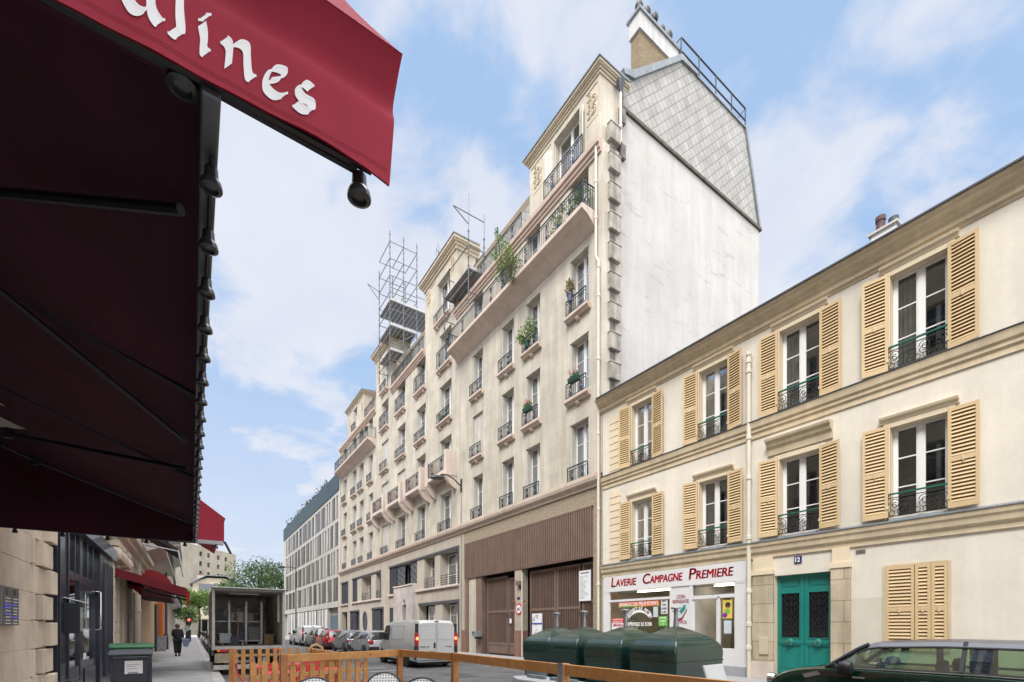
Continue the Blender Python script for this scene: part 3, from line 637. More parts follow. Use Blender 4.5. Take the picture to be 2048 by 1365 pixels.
def base_window(y0, y1, z0, z1, d, bars=2, rail=True):
    o = french_window(y1 - y0, z1 - z0, d, 0, 1, bars); place(o, TB, (14.0, (y0 + y1) / 2, z0))
    if rail:
        m = MB(); w_ = (y1 - y0) + .2
        for k in range(5): m.box(-.012, .012, -w_ / 2, w_ / 2, .1 + k * .15, .13 + k * .15)
        for y in (-w_ / 2, -w_ / 6, w_ / 6, w_ / 2): m.box(-.015, .015, y - .012, y + .012, 0, .8)
        q = MB(); q.add([(x + 14.02, y + (y0 + y1) / 2, z + z0) for x, y, z in m.v], m.f); q.build('railing', IRON, TB)
base_window(ym(852), ym(762), mA[2], mA[3] - .1, .62, 2); base_window(ym(1048), ym(900), mA[2], mA[3] - .1, .62, 2); base_window(ym(590), ym(525) - .1, mA[2], mA[3] - .1, .7, 2, False)
base_window(ym(308), ym(232), mB_[2], mB_[3] - .1, .7, 2); base_window(ym(386), ym(350), mB_[2], mB_[3] - .1, .7, 2)
base_window(mC[0] + .02, mC[0] + .55, mC[2], mC[3] - .1, .55, 2, True)
for i, (u0, u1) in enumerate(((528, 592), (640, 698))):
    m = MB(); y0, y1 = ym(u1), ym(u0); z0, z1 = mA[2] + .02, mA[3] - .02; m.box(14.06, 14.08, y0, y1, z0, z1)
    for k in range(9):
        z = z0 + (z1 - z0) * k / 9; s_ = (z1 - z0) / 9
        for j in range(3):
            yy = y0 + (y1 - y0) * (j + .5) / 3; q = (y1 - y0) / 6.5
            m.tube([(14.045, yy - q * (1 if (k + j) % 2 else -1), z), (14.045, yy + q * (1 if (k + j) % 2 else -1), z + s_)], .016, 4, mi=1)
    m.build('ornamental_grille', [DFR, M('pewter', (.33, .34, .37), .4, .2, 4, metal=.5) if i == 0 else bpy.data.materials['pewter']], TB)
base_window(YX(917) + .06, YX(887), .9, 3.05, .55, 2, False); base_window(YX(868), YX(845), .9, 3.05, .55, 2, False)
m = MB(); m.box(14.004, 14.58, YX(885), YX(870), .9, 3.15); m.build('pier', PLASTER, TB)
tiles(YX(760), bh[4][1] - .002, 0, 3.2, 14.01, 14.5); base_window(bh[4][0] + .02, YX(760), .3, 3.1, .5, 3, False)
tiles(YX(712), bh[5][1] - .002, 0, 3.15, 14.01, 14.5); base_window(bh[5][0] + .02, YX(713.5), .3, 3.1, .5, 3, False)
tiles(bh[7][0] + .1, bh[7][1] - .002, 0, 3.2, 14.01, 14.45)
m = MB(); m.box(14.5, 14.6, bh[6][0], bh[6][1], 0, 3.25); m.build('door', BROWND, TB)
yo = YX(730.8); m = MB(); m.lathe([(.0, -.02), (.56, -.02), (.56, -.09), (.66, -.09), (.66, .02)], (0, 0, 0), 28, axis='x'); m.v = [(14.0 + x, yo + y, 2.15 + z * 1.45) for x, y, z in m.v]; m.build('oval_window', DFR, TB, smooth=35)
m = MB()
for k in range(7): zz = 1.5 + k * .22; hw = .54 * math.sqrt(max(0, 1 - ((zz - 2.15) / .82) ** 2)); m.box(13.93, 13.96, yo - hw, yo + hw, zz, zz + .02)
m.build('window_bars', bpy.data.materials['pewter'], TB)
# concrete porch
PORC = M('porch_concrete', (.47, .43, .42), .85, .25, 1.0, streak=.25, bump=.1)
py0, py1 = YX(834), YX(834) + 3.9
m = MB(); n = 10
prof = [(py0, 14.02)] + [(py0 + .02, 13.62)] + [(py0 + .3 + (py1 - py0 - .3) * i / n, 13.60 + .10 * math.sin(math.pi * i / n)) for i in range(n + 1)] + [(py1, 14.02)]
m2 = MB(); pts = [(x, y) for y, x in prof]; m2.prism(pts, 'z', 3.3, 4.72)
m2.prism([(14.02, py0), (13.62, py0 + .02), (13.6, py0 + .35), (13.62, py0 + 1.25), (14.02, py0 + 1.25)], 'z', 0, 3.3); m2.prism([(14.02, py0 + 2.1), (13.66, py0 + 2.1), (13.62, py1 - .3), (14.02, py1)], 'z', 0, 3.3)
m2.build('porch', PORC, TB); m2 = MB(); m2.prism([(x - (.06 if x < 14 else 0), y) for x, y in pts], 'z', 4.72, 4.82); m2.build('porch_coping', PINKPALE, TB)
m2 = MB(); m2.box(13.95, 13.98, py0 + 1.25, py0 + 2.1, 0, 3.3); m2.build('entrance_door', M('door_wood', (.16, .10, .07), .6, .2, 3), TB)
m2 = MB(); m2.box(13.585, 13.605, py0 + 1.5, py0 + 1.72, 3.5, 3.68); m2.build('number_plate', M('dark_plate', (.03, .04, .07), .4), TB)
# garage bay: corrugated panel, lattice gates
PZ0, PZ1 = 4.54, 6.6
m = MB(); y = gy0; n = 76; pw = (gy1 - gy0) / n
for i in range(n): m.box(13.90, 14.02, y + pw * .25, y + pw * .75, PZ0, PZ1); y += pw
m.box(13.965, 14.03, gy0, gy1, PZ0 + .002, PZ1 - .002); m.box(13.90, 14.03, gy0 - .02, gy1 + .02, PZ1, PZ1 + .05); m.box(13.92, 14.05, gy0, gy1, PZ0 - .05, PZ0)
m.build('corrugated_panel', BROWN, TB)
pil = (YX(1044.6), YX(1031)); m = MB(); m.box(13.95, 14.35, pil[0], pil[1], 1.35, 4.5); m.build('pillar', M('pale_pillar', (.42, .37, .30), .9, .2, 2, streak=.2), TB)
BRICKR = Mbrick('red_brick', (.30, .13, .085), (.24, .10, .07), (.18, .15, .13), .24, .12, ms=.02, var=.25, streak=.2)
m = MB(); m.box(13.93, 14.35, pil[0] - .02, pil[1] + .02, 0, 1.35); m.build('brick_foot', BRICKR, TB); m = MB(); m.box(13.96, 14.1, YX(933), YX(923), 0, 1.35); m.build('brick_foot', BRICKR, TB)
m = MB(); m.box(14.0, 14.32, YX(952), YX(938), 0, 4.5); m.box(13.9, 13.99, YX(938), YX(935.5), 0, 4.6, 1); m.box(14.0, 14.5, YX(963), YX(952), 0, 4.5, 1); m.build('jamb', [M('cream_jamb', (.50, .45, .37), .85, .15, 2, streak=.2), BROWN], TB)
def gate_leaf(y0, y1, z1=4.35, xg=14.30, split=2.35, slats=True, name='gate_leaf'):
    m = MB(); fr = .085
    for (p, q) in ((y0, y0 + fr), (y1 - fr, y1)): m.box(xg - .05, xg + .03, p, q, .05, z1)
    for z in (.05, .55, split, z1 - .12): m.box(xg - .045, xg + .028, y0 + fr, y1 - fr, z, z + .12)
    m.box(xg - .02, xg, y0 + fr, y1 - fr, .17, .55)
    if slats:
        n = max(4, int((y1 - y0 - 2 * fr) / .115))
        for i in range(n):
            y = y0 + fr + (y1 - y0 - 2 * fr) * (i + .3) / n
            for (a_, b_) in ((.67, split), (split + .12, z1 - .12)): m.box(xg - .035, xg + .005, y + .005, y + .04, a_, b_)
    else: m.box(xg - .02, xg, y0 + fr, y1 - fr, .17, z1 - .1)
    m.box(xg + .10, xg + .12, y0, y1, .02, z1, 1)
    o = m.build(name, [BROWN, BROWND], TB)
    q = MB(); q.box(xg - .09, xg - .05, y0 + .02, y0 + .05, split - .3, split - .1); q.build('handle', IRON, o); return o
gate_leaf(YX(1007.5), YX(967)); gate_leaf(pil[1] + .03, YX(1009.5), 4.2)
gate_leaf(YX(1103), YX(1052)); gate_leaf(YX(1152), YX(1105)); gate_leaf(gy0 + .03, YX(1156), 4.35, slats=True, split=2.6)
m = MB(); m.box(14.6, 14.7, gy0, gy1, 0, 6.6); m.build('garage_backing', BROWND, TB)
m = MB(); m.tube([(13.9, pil[0] - .12, 0), (13.9, pil[0] - .12, 4.3)], .035, 8); m.build('thin_pipe', PIPE, TB)
m = MB(); m.tube([(13.97, 26.3, .3), (13.97, 26.3, 9.9)], .015, 6); m.build('cable', GALV, TB)
# ---------------------------------------------------------------- cream building with ochre shutters
CB = thing('townhouse', 'three-storey cream rendered house with ochre louvred shutters and a teal double door', 'building', (14, 5, 0))
def fit_text(txt, w, h, m, mat, parent, shear=0., bold=.0, name='lettering', ext=.004, spacing=1.):
    cu = bpy.data.curves.new('t', 'FONT'); cu.body = txt; cu.size = 1; cu.extrude = ext; cu.offset = bold; cu.space_character = spacing; cu.resolution_u = 3
    ob = bpy.data.objects.new('t', cu); COL.objects.link(ob); dg = bpy.context.evaluated_depsgraph_get(); me = bpy.data.meshes.new_from_object(ob.evaluated_get(dg))
    bpy.data.objects.remove(ob); bpy.data.curves.remove(cu)
    xs = [v.co.x for v in me.vertices]; ys = [v.co.y for v in me.vertices]; x0, x1, y0, y1 = min(xs), max(xs), min(ys), max(ys)
    sx_, sy_ = w / (x1 - x0), h / (y1 - y0); org = orgof(parent)
    for v in me.vertices:
        y = (v.co.y - y0) * sy_; p = m @ Vector(((v.co.x - x0) * sx_ + y * shear, y, v.co.z)); v.co = p - org
    me.materials.clear(); me.materials.append(mat); o = bpy.data.objects.new(name, me); COL.objects.link(o); o.parent = parent; return o
cy = [3.83, 6.43, 9.04, 11.97]; ww = [1.05, 1.05, 1.02, .98]
up = [(c - w_ / 2, c + w_ / 2, 7.66, 9.98, .26) for c, w_ in zip(cy, ww)]; lo_ = [(c - w_ / 2, c + w_ / 2, 4.12, 6.32, .26) for c, w_ in zip(cy, ww)]
extra = [(a, b, z0, z1, .26) for (a, b) in ((.2, 1.3), (-2.6, -1.5)) for (z0, z1) in ((7.66, 9.98), (4.12, 6.32))]
dy0, dy1 = YX(1662), YX(1549)
SF0, SF1 = YX(1494), YX(1209)
m = MB(); m.wall(-5.0, 14.03, 0, 10.3, up + lo_ + extra + [(dy0, dy1, 0, 3.0, .22), (SF0, SF1, 0, 3.55, .1, 1), (YX(1897), YX(1772), .95, 2.98, .06)], FX(14.0), back=1, rmi=2)
m.wall(14.0, 22, 0, 10.3, [], lambda u, v, d: (u, 14.03, v)); m.build('wall', [CREAM, ROOM, TRIML], CB)
def steps(prof, name, mat, y0=-5.0, y1=14.0): m = MB(); m.prism(prof, 'y', y0, y1); return m.build(name, mat, CB)
steps([(13.60, 10.78), (14.05, 10.78), (14.05, 10.28), (13.97, 10.28), (13.96, 10.33), (13.90, 10.36), (13.90, 10.48), (13.83, 10.52), (13.80, 10.58), (13.70, 10.62), (13.68, 10.70), (13.61, 10.73)], 'cornice', TRIM, -5, 14.12)
steps([(13.82, 7.62), (14.05, 7.66), (14.05, 7.16), (13.96, 7.16), (13.96, 7.30), (13.91, 7.33), (13.91, 7.42), (13.86, 7.45), (13.84, 7.55)], 'string_course', TRIM)
steps([(13.80, 4.0), (14.05, 4.06), (14.05, 3.56), (13.95, 3.56), (13.95, 3.68), (13.88, 3.74), (13.86, 3.86), (13.82, 3.9)], 'string_course', TRIM)
steps([(13.78, 4.006), (14.0, 4.07), (14.0, 4.10), (13.78, 4.03)], 'lead_flashing', ZINC); steps([(13.80, 7.628), (14.0, 7.67), (14.0, 7.69), (13.80, 7.645)], 'lead_flashing', ZINCD)
m = MB(); m.prism([(13.56, 10.76), (13.56, 10.80), (14.0, 10.86), (19, 12.6), (23, 10.76)], 'y', -5, 14.0); m.build('roof', ZINCD, CB)
for k in range(24):
    z = 3.98 + .28 + k * .27
    if z < 10.0 and not (7.1 < z < 7.75): m = MB(); m.box(13.965, 14.02, 13.05, 13.62, z - .25, z - .015); m.build('quoin', TRIML, CB)
# architraves, hoods
for i, (c, w_) in enumerate(zip(cy, ww)):
    for j, (z0, z1) in enumerate(((4.12, 6.32), (7.66, 9.98))):
        m = MB(); a = w_ / 2
        m.box(13.962, 14.02, c - a - .13, c - a, z0, z1 + .13); m.box(13.962, 14.02, c + a, c + a + .13, z0, z1 + .13); m.box(13.962, 14.02, c - a, c + a, z1, z1 + .13)
        m.build('architrave', TRIML, CB, bev=.01)
        m = MB(); e = a + .2
        if (i, j) == (1, 0): e = a + .32; pf = [(13.74, z1 + .62), (14.02, z1 + .66), (14.02, z1 + .18), (13.95, z1 + .18), (13.93, z1 + .36), (13.86, z1 + .42), (13.82, z1 + .54), (13.76, z1 + .56)]
        else: pf = [(13.86, z1 + .27), (14.02, z1 + .28), (14.02, z1 + .132), (13.95, z1 + .132), (13.93, z1 + .2), (13.88, z1 + .22)]
        m.prism(pf, 'y', c - e, c + e); m.build('window_hood', TRIML if (i, j) != (1, 0) else TRIM, CB)
def louvre_leaf(w_, h_, nm='shutter'):
    m = MB(); f = .06; t_ = .035
    m.box(-t_, 0, 0, f, 0, h_); m.box(-t_, 0, w_ - f, w_, 0, h_)
    mid = h_ * .46
    for z, th in ((0, .12), (mid, .11), (h_ - .08, .08)): m.box(-t_ + .002, -.002, f, w_ - f, z, z + th)
    for a, b in ((.12, mid), (mid + .11, h_ - .08)):
        n = int((b - a) / .078)
        for k in range(n):
            z = a + (b - a) * (k + .15) / n; s_ = (b - a) / n * .62
            m.add([(-.036, f, z), (-.036, w_ - f, z), (-.004, w_ - f, z + s_), (-.004, f, z + s_), (-.030, f, z - .007), (-.030, w_ - f, z - .007), (.002, w_ - f, z + s_ - .007), (.002, f, z + s_ - .007)],
                  [(0, 1, 2, 3), (7, 6, 5, 4), (0, 4, 5, 1), (1, 5, 6, 2), (2, 6, 7, 3), (3, 7, 4, 0)])
    m.box(.001, .006, f - .01, w_ - f + .01, .1, h_ - .07, 1)  # added sheet behind the slats, its brown stands in for shade in the gaps
    o = m.build(nm, [SHUT, M('slat_gap_shade', (.24, .145, .065), .8, .1) if 'slat_gap_shade' not in bpy.data.materials else bpy.data.materials['slat_gap_shade']])
    q = MB(); q.box(-.06, -.035, w_ / 2 - .015, w_ / 2 + .015, h_ * .46 - .02, h_ * .46 + .1)
    q.build('latch', TRIM, o)
    for z in (.2, h_ * .5, h_ - .25): q = MB(); q.box(-.055, -.03, -.015, .03, z, z + .07); q.build('hinge', TRIM, o); return proto(o)
def scroll_railing(w_, h_=.58):
    m = MB(); a = w_ / 2
    for z in (.04, h_ - .10): m.box(-.01, .01, -a, a, z, z + .018)
    for y in (-a, a): m.box(-.014, .014, y - .014, y + .014, 0, h_)
    n = 7; p = w_ / n
    for i in range(n):
        y = -a + p * (i + .5); m.tube([(0, y + p * .36 * math.cos(q * .5236), .04 + .018 + p * .4 + p * .38 * math.sin(q * .5236)) for q in range(12)], .009, 4, closed=True)
    for i in range(4):
        y = -a + w_ * (i + .5) / 4; s_ = 1 if i % 2 else -1; pts = []
        for q in range(15):
            t_ = q / 14; ang = t_ * 9.0; r_ = .115 * (1 - t_ * .8); pts.append((0, y + s_ * r_ * math.cos(ang), .34 + r_ * math.sin(ang) * 1.15))
        m.tube(pts, .010, 4); pts = [(0, 2 * y - p_[1] + s_ * .02, .62 - p_[2] + .02) for p_ in pts]; m.tube([(x, y_, z * .9) for x, y_, z in pts], .009, 4)
    o = m.build('railing', IRONB)
    q = MB(); q.box(-.025, .025, -a - .02, a + .02, h_ - .015, h_ + .02); q.build('handrail', GREENRAIL, o); return proto(o)
srp = scroll_railing(1.12); lv1 = louvre_leaf(.52, 2.22); lv2 = louvre_leaf(.52, 2.34)
cwp = {(w_, h_, c): french_window(w_, h_, .26, 0, c) for w_ in (1.05, 1.02, .98) for h_ in (2.2, 2.32) for c in (0, 1, 2)}
cur = {(0, 1): 2, (1, 1): 2, (2, 1): 1, (3, 1): 0, (0, 0): 0, (1, 0): 0, (2, 0): 1, (3, 0): 1}
for i, (c, w_) in enumerate(zip(cy, ww)):
    for j, (z0, h_, lv) in enumerate(((4.12, 2.2, lv1), (7.66, 2.32, lv2))):
        place(cwp[(w_, h_, cur[(i, j)])], CB, (14.0, c, z0)); place(srp, CB, (13.955, c, z0 + .01))
        w2 = w_ / 2 + .02
        # far leaf folded back against the wall, near leaf a little ajar
        lf = place(lv, CB, (13.93, c + w2, z0 + .03), R(2 + 3.5 * ((i + 2 * j) % 3)))
        rf = place(lv, CB, (13.955, c - w2, z0 + .03)); rf.scale = (1, -1, 1); rf.rotation_euler = (0, 0, -R(4 + 4 * ((i * 2 + j) % 3)))
for (a, b) in ((.2, 1.3), (-2.6, -1.5)):
    for z0, h_, lv in ((4.12, 2.2, lv1), (7.66, 2.32, lv2)):
        place(cwp[(1.05, h_, 1)], CB, (14.0, (a + b) / 2, z0)); lf = place(lv, CB, (13.93, b, z0 + .03), R(4))
for c in cy[:4]:   # grey lead sill strips under the lower windows
    m = MB(); m.prism([(13.84, 4.09), (14.0, 4.13), (14.0, 4.02), (13.82, 4.01)], 'y', c - .5, c + .5); m.build('sill', ZINC, CB)
# closed ground floor shutters (three leaves)
ya, yb = YX(1897), YX(1772)
m = MB(); m.box(13.97, 14.05, ya - .05, ya, .95, 3.0, 0); m.box(13.97, 14.05, yb, yb + .05, .95, 3.0, 0); m.box(13.97, 14.05, ya, yb, 2.98, 3.02, 0); m.build('shutter_frame', TRIM, CB)
for (p, q) in ((ya + .005, ya + .285), (ya + .295, ya + .58), (ya + .595, yb - .005)):
    lv = louvre_leaf(q - p, 2.02, 'ground_floor_shutter'); place(lv, CB, (13.985, p, .955))
# vents, number plate, door
m = MB(); m.box(13.994, 14.0, YX(1770), YX(1704.5), .6, 2.25); m.build('repair_patch', M('patch_render', (.56, .52, .44), .9, .08, 1.5, fine=.03), CB)
m = MB(); v0, v1 = YX(1731), YX(1711.5)
for k in range(6): m.box(13.975, 14.0, v0 + k * (v1 - v0) / 6, v0 + (k + .7) * (v1 - v0) / 6, 3.38, 3.47)
m.build('vent_grille', M('vent', (.16, .14, .12), .8), CB)
BLUE = M('enamel_blue', (.012, .02, .14), .35, .05); m = MB(); ny0, ny1 = YX(1604), YX(1589.5); m.box(13.965, 14.0, ny0, ny1, 3.30, 3.49)
pl = m.build('number_plate', BLUE, CB, bev=.004); fit_text('12', (ny1 - ny0) * .66, .13, MX(13.961, ny1 - (ny1 - ny0) * .17, 3.33), WHITE, pl, bold=.03, name='number')
TEAL = M('teal_paint', (.008, .185, .16), .42, .1, 2, coat=.25, bump=.05, bs=60); BRASS = M('brass', (.45, .36, .2), .3, .2, 5, metal=.9)
DO = MB(); mid = (dy0 + dy1) / 2
for s_, (a, b) in enumerate(((dy0, mid - .004), (mid + .004, dy1))):
    m = MB(); x = 14.16; w_ = b - a
    m.box(x, x + .06, a, b, 0, .25); m.box(x, x + .06, a, a + .11, .25, 3.0); m.box(x, x + .06, b - .11, b, .25, 3.0)
    for z0, z1 in ((2.93, 3.0), (2.5, 2.62), (.98, 1.18)): m.box(x, x + .06, a + .11, b - .11, z0, z1)
    m.box(x + .025, x + .05, a + .1, b - .1, .2, 1.0); m.box(x + .025, x + .05, a + .1, b - .1, 2.6, 2.95)
    m.box(x + .012, x + .03, a + .2, b - .2, .34, .9); m.box(x + .012, x + .03, a + .17, b - .17, 2.68, 2.88)
    m.box(x - .03, x + .01, a + .03, b - .03, 1.06, 1.12); m.box(x - .02, x + .01, a + .05, b - .05, 1.02, 1.16)
    m.box(x - .012, x, a + .09, a + .12, 1.2, 2.5); m.box(x - .012, x, b - .12, b - .09, 1.2, 2.5); m.box(x - .012, x, a + .09, b - .09, 2.48, 2.51); m.box(x - .012, x, a + .09, b - .09, 1.19, 1.22)
    m.lathe([(.11, 0), (.10, -.05), (.05, -.07)], (x - .01, (a + b) / 2, 1.09), 20, axis='x')
    d_ = m.build('door', TEAL, CB, bev=.006)
    q = MB(); q.lathe([(.02, 0), (.022, -.07), (.04, -.085), (.035, -.115), (.0, -.12)], (x - .07, (a + b) / 2, 1.09), 14, axis='x'); q.build('door_knob', BRASS, d_, smooth=50)
    q = MB(); q.box(x + .05, x + .055, a + .1, b - .1, 1.15, 2.55); q.build('pane', M('black_glass', (.012, .012, .014), .08, spec=1.) if 'black_glass' not in bpy.data.materials else bpy.data.materials['black_glass'], d_)
    q = MB(); c_ = (a + b) / 2; hw = w_ / 2 - .13
    for k in range(6):
        z = 1.27 + k * .21
        for sg in (-1, 1):
            for (r0, dz) in ((.085, 0), (.05, .1)):
                q.tube([(x + .03, c_ + sg * (hw * .52 + r0 * (1 - t_ / 13) * math.cos(t_ * .62 + k)), z + dz + r0 * (1 - t_ / 13) * math.sin(t_ * .62 + k)) for t_ in range(12)], .011, 4)
        q.tube([(x + .03, c_ - hw * .3, z), (x + .03, c_, z + .1), (x + .03, c_ + hw * .3, z)], .012, 4)
    q.tube([(x + .03, c_, 1.2), (x + .03, c_, 2.5)], .013, 4)
    q.build('door_grille', IRONB, d_)
JAMB = Mbrick('limestone_jamb', (.46, .38, .27), (.50, .43, .32), (.25, .2, .15), 1.2, .55, ms=.012, var=.35, streak=.3, bump=.5)
for (p, q, lab) in ((1549, 1507, 0), (1703, 1664, 1)):
    a, b = YX(p), YX(q); a += .003; b -= .003
    m = MB(); m.box(13.90, 14.0, a, b, .5, 3.05, 0); m.box(13.87, 14.0, a - .02, b + .02, 3.05, 3.2, 1); m.box(13.92, 14.0, a + .02, b - .02, 3.2, 3.56, 1); m.box(13.86, 14.0, a - .03, b + .03, 0, .5, 2)
    m.build('door_jamb', [JAMB, TRIML, PINKPALE], CB, bev=.008)
m = MB(); a = YX(1540); m.box(13.86, 13.90, a, a + .26, .72, 1.22); m.build('meter_cover', M('meter_cream', (.52, .44, .33), .7, .1), CB, bev=.01)
downpipe(CB, 13.86, YX(1497.5, 13.86), .0, 9.75, r=.062, cols_=(.9, 1.6, 2.6, 4.2, 6.0, 7.2, 9.2, 9.5, 9.72))
# chimney stacks on the roof
for (x, y, w_, zt, n_) in ((15.4, 4.95, .55, 12.2, 2), (16.5, 12.2, .4, 12.1, 2)):
    m = MB(); m.box(x, x + .5, y - w_ / 2, y + w_ / 2, 11.2, zt); c_ = m.build('chimney', WHITE, CB); m = MB(); m.box(x - .06, x + .56, y - w_ / 2 - .06, y + w_ / 2 + .06, zt, zt + .06); m.build('chimney_coping', CONC, c_)
    for k in range(n_):
        m = MB(); h2 = .40 - .16 * k; m.lathe([(.11, zt + .09), (.10, zt + h2), (.12, zt + h2), (.12, zt + h2 + .12)], (x + .2 + .1 * k, y + .12 - .26 * k, 0), 12); m.build('chimney_pot', M('terracotta_pot', (.09, .045, .045), .7, .3, 5) if k == 0 else ZINCD, c_, smooth=30)
# ---- laundrette shopfront
SHF = MB(); WF = M('shopfront_white', (.66, .66, .67), .45, .05, 1)
g0, g1 = YX(1341), YX(1220); p0, p1 = YX(1380.7), YX(1344.6); d0, d1 = YX(1436.6), YX(1385.6); s0, s1 = YX(1470.6), YX(1441); XS = 13.95
m = MB()
m.box(XS, 14.02, SF0, SF1, 3.03, 3.55)
def vbar(a, b, z0=.3, z1=3.03, x=XS): m.box(x, 14.04, a, b, z0, z1)
vbar(g1, SF1, .3); vbar(p1, g0); vbar(p0 + .002, p1 - .002, .3, 2.93, 13.975); vbar(d1, p0); vbar(s1, d0, .35, 2.5); vbar(SF0, s0, .3)
m.box(XS - .006, 14.04, SF0 + .0, SF1, 2.93, 3.029); m.box(XS, 14.04, g0, g1, 2.52, 2.60); m.box(XS, 14.04, s0, d1, 2.45, 2.56); m.box(XS, 14.04, g0, g1, .45, .55)
m.box(XS, 14.04, s0, d0, .30, .85); m.box(XS - .03, 14.04, SF0, SF1, .0, .3, 1); m.box(13.99, 14.04, d0, d0 + .07, .3, 2.45); m.box(13.99, 14.04, d1 - .07, d1, .3, 2.45)
m.box(XS, 14.04, g0, g1, .3, .45)
for a, b in ((SF0 + .04, s0 - .04), (g1 + .04, SF1 - .04)): m.box(XS - .012, XS, a, a + .02, .35, 2.9); m.box(XS - .012, XS, b - .02, b, .35, 2.9); m.box(XS - .012, XS, a, b, 2.88, 2.9)
sf = m.build('shopfront', [WF, M('grey_plinth', (.3, .31, .34), .7, .15)], CB, bev=.004)
RED = M('lettering_red', (.42, .012, .035), .5, .02); x_ = XS - .004
ti = fit_text
for wd, (pa, pb) in (('LAVERIE', (1224.9, 1275)), ('CAMPAGNE', (1287, 1367.6)), ('PREMIERE', (1380, 1469.5))):
    ya_, yb_ = YX(pa), YX(pb); tot = ya_ - yb_; cw = tot * .155 * (1.15 if wd[0] == 'C' else 1.)
    [(fit_text(wd[0], cw, .37, MX(x_ - abs(e_) * .1, ya_ - e_, 3.13), RED, sf, .12, .0, 'sign_lettering', .006), fit_text(wd[1:], tot - cw - .07, .265, MX(x_ - abs(e_) * .1, ya_ - cw - .03 - e_, 3.135), RED, sf, .12, .0, 'sign_lettering', .006)) for e_ in (-.012, .0, .012)]
GL2 = Mglass('shop_glass', (.95, .96, .95), .10)
for a, b, z0, z1 in ((g0, g1, 2.6, 2.93), (g0, g1, .55, 2.52), (s0, d0, .85, 2.45), (s0, d1, 2.56, 2.93)):
    q = MB(); q.quad((14.0, a, z0), (14.0, b, z0), (14.0, b, z1), (14.0, a, z1)); q.build('shop_window_pane', GL2, sf)
for a, b, z in ((g0, g1, 2.9), (g0, g1, 2.63), (s0, d1, 2.9), (s0, d1, 2.6)):
    q = MB(); n_ = int((b - a) / .08)
    for k in range(n_): q.box(14.012, 14.02, a + (b - a) * k / n_, a + (b - a) * k / n_ + .06, z - .035, z)
    q.build('shutter_slat_edge', M('slat_grey', (.25, .25, .24), .5) if 'slat_grey' not in bpy.data.materials else bpy.data.materials['slat_grey'], sf)
# interior of the shop
INT = M('shop_wall', (.50, .42, .29), .85, .12, 1); INTC = M('shop_ceiling', (.42, .40, .34), .9, .1); m = MB()
e0, e1 = SF0 + .05, SF1 - .05
m.quad((17.2, e0, .05), (17.2, e1, .05), (17.2, e1, 3.0), (17.2, e0, 3.0), 0); m.quad((14.05, e0, .05), (17.2, e0, .05), (17.2, e0, 3.0), (14.05, e0, 3.0), 0); m.quad((14.05, e1, .05), (17.2, e1, .05), (17.2, e1, 3.0), (14.05, e1, 3.0), 0)
m.quad((14.05, e0, 3.0), (17.2, e0, 3.0), (17.2, e1, 3.0), (14.05, e1, 3.0), 1); m.quad((14.05, e0, .05), (17.2, e0, .05), (17.2, e1, .05), (14.05, e1, .05), 1)
m.box(14.25, 16.4, 9.9, 10.0, .05, 3.0, 2); m.box(16.8, 17.15, e0 + .1, 9.7, .05, .95, 3); m.box(16.78, 17.15, e0 + .1, 9.7, .95, 1.05, 4); m.box(16.6, 17.1, 10.4, 13.0, .05, 1.6, 2); m.box(17.1, 17.18, 8.9, 9.2, 1.2, 1.6, 4)
m.build('shop_interior', [INT, INTC, M('partition_white', (.62, .61, .58), .7), M('counter', (.4, .36, .3), .6), M('red_trim', (.6, .03, .02), .5)], sf)
LMP = M('tube_light', (1, .9, .72), .5, 0, emit=6); q = MB(); q.box(14.9, 15.05, 10.4, 13.0, 2.93, 2.97); q.box(14.9, 15.05, e0 + .3, 9.6, 2.93, 2.97); q.build('ceiling_light', LMP, sf)
q = MB(); rg = random.Random(4)
for c_ in ((14.45, 12.9, 1.9), (14.5, 13.0, 1.3), (14.5, 12.5, 1.2), (14.5, 11.3, 1.4)): leaves(q, c_, .38, 130, .13, rg)
pp_ = q.build('indoor_plant', M('indoor_leaf', (.035, .09, .03), .6, .3, 4)); tag(pp_, 'dark green leafy plant behind the laundrette window', 'plant')
for k, (yy) in enumerate((12.3, 11.6, 10.9)):
    q = MB(); q.lathe([(.0, 0), (.24, 0), (.24, -.03), (.29, -.03), (.29, .02)], (16.56, yy, .9), 20, axis='x'); q.build('washer_door', M('washer_steel', (.4, .4, .42), .3, metal=.8) if k == 0 else bpy.data.materials['washer_steel'], sf, smooth=35)
def board(nm, a_px, b_px, z0, z1, mats, x=13.985, lab=None, th=.008):
    a, b = YX(b_px), YX(a_px); q = MB(); q.box(x, x + th, a, b, z0, z1); return q.build(nm, mats, sf), a, b
def ztop(px, py): return onX(px, py, 14.0)[1]
PW = M('paper_white', (.72, .73, .75), .7, .03); BK = M('print_black', (.02, .02, .04), .6); WL = M('window_letter', (.85, .85, .85), .5)
def zat(u, v): px, py = 1210 + u / 7.06, 1120 + v / 7.06; return onX(px, py, 14.0)
OG = bpy.data.materials.new('banner_orange_green'); t = nt(OG); L = t.links.new
g_ = N(t, 'ShaderNodeNewGeometry'); s_ = N(t, 'ShaderNodeSeparateXYZ'); L(g_.outputs['Position'], s_.inputs[0]); nn = N(t, 'ShaderNodeTexNoise', Scale=1.6); L(g_.outputs['Position'], nn.inputs['Vector'])
ad = N(t, 'ShaderNodeMath', operation='MULTIPLY_ADD'); L(nn.outputs[0], ad.inputs[0]); ad.inputs[1].default_value = .35; L(s_.outputs[2], ad.inputs[2])
rr = N(t, 'ShaderNodeMapRange'); L(ad.outputs[0], rr.inputs[0]); rr.inputs[1].default_value = 2.44; rr.inputs[2].default_value = 2.54
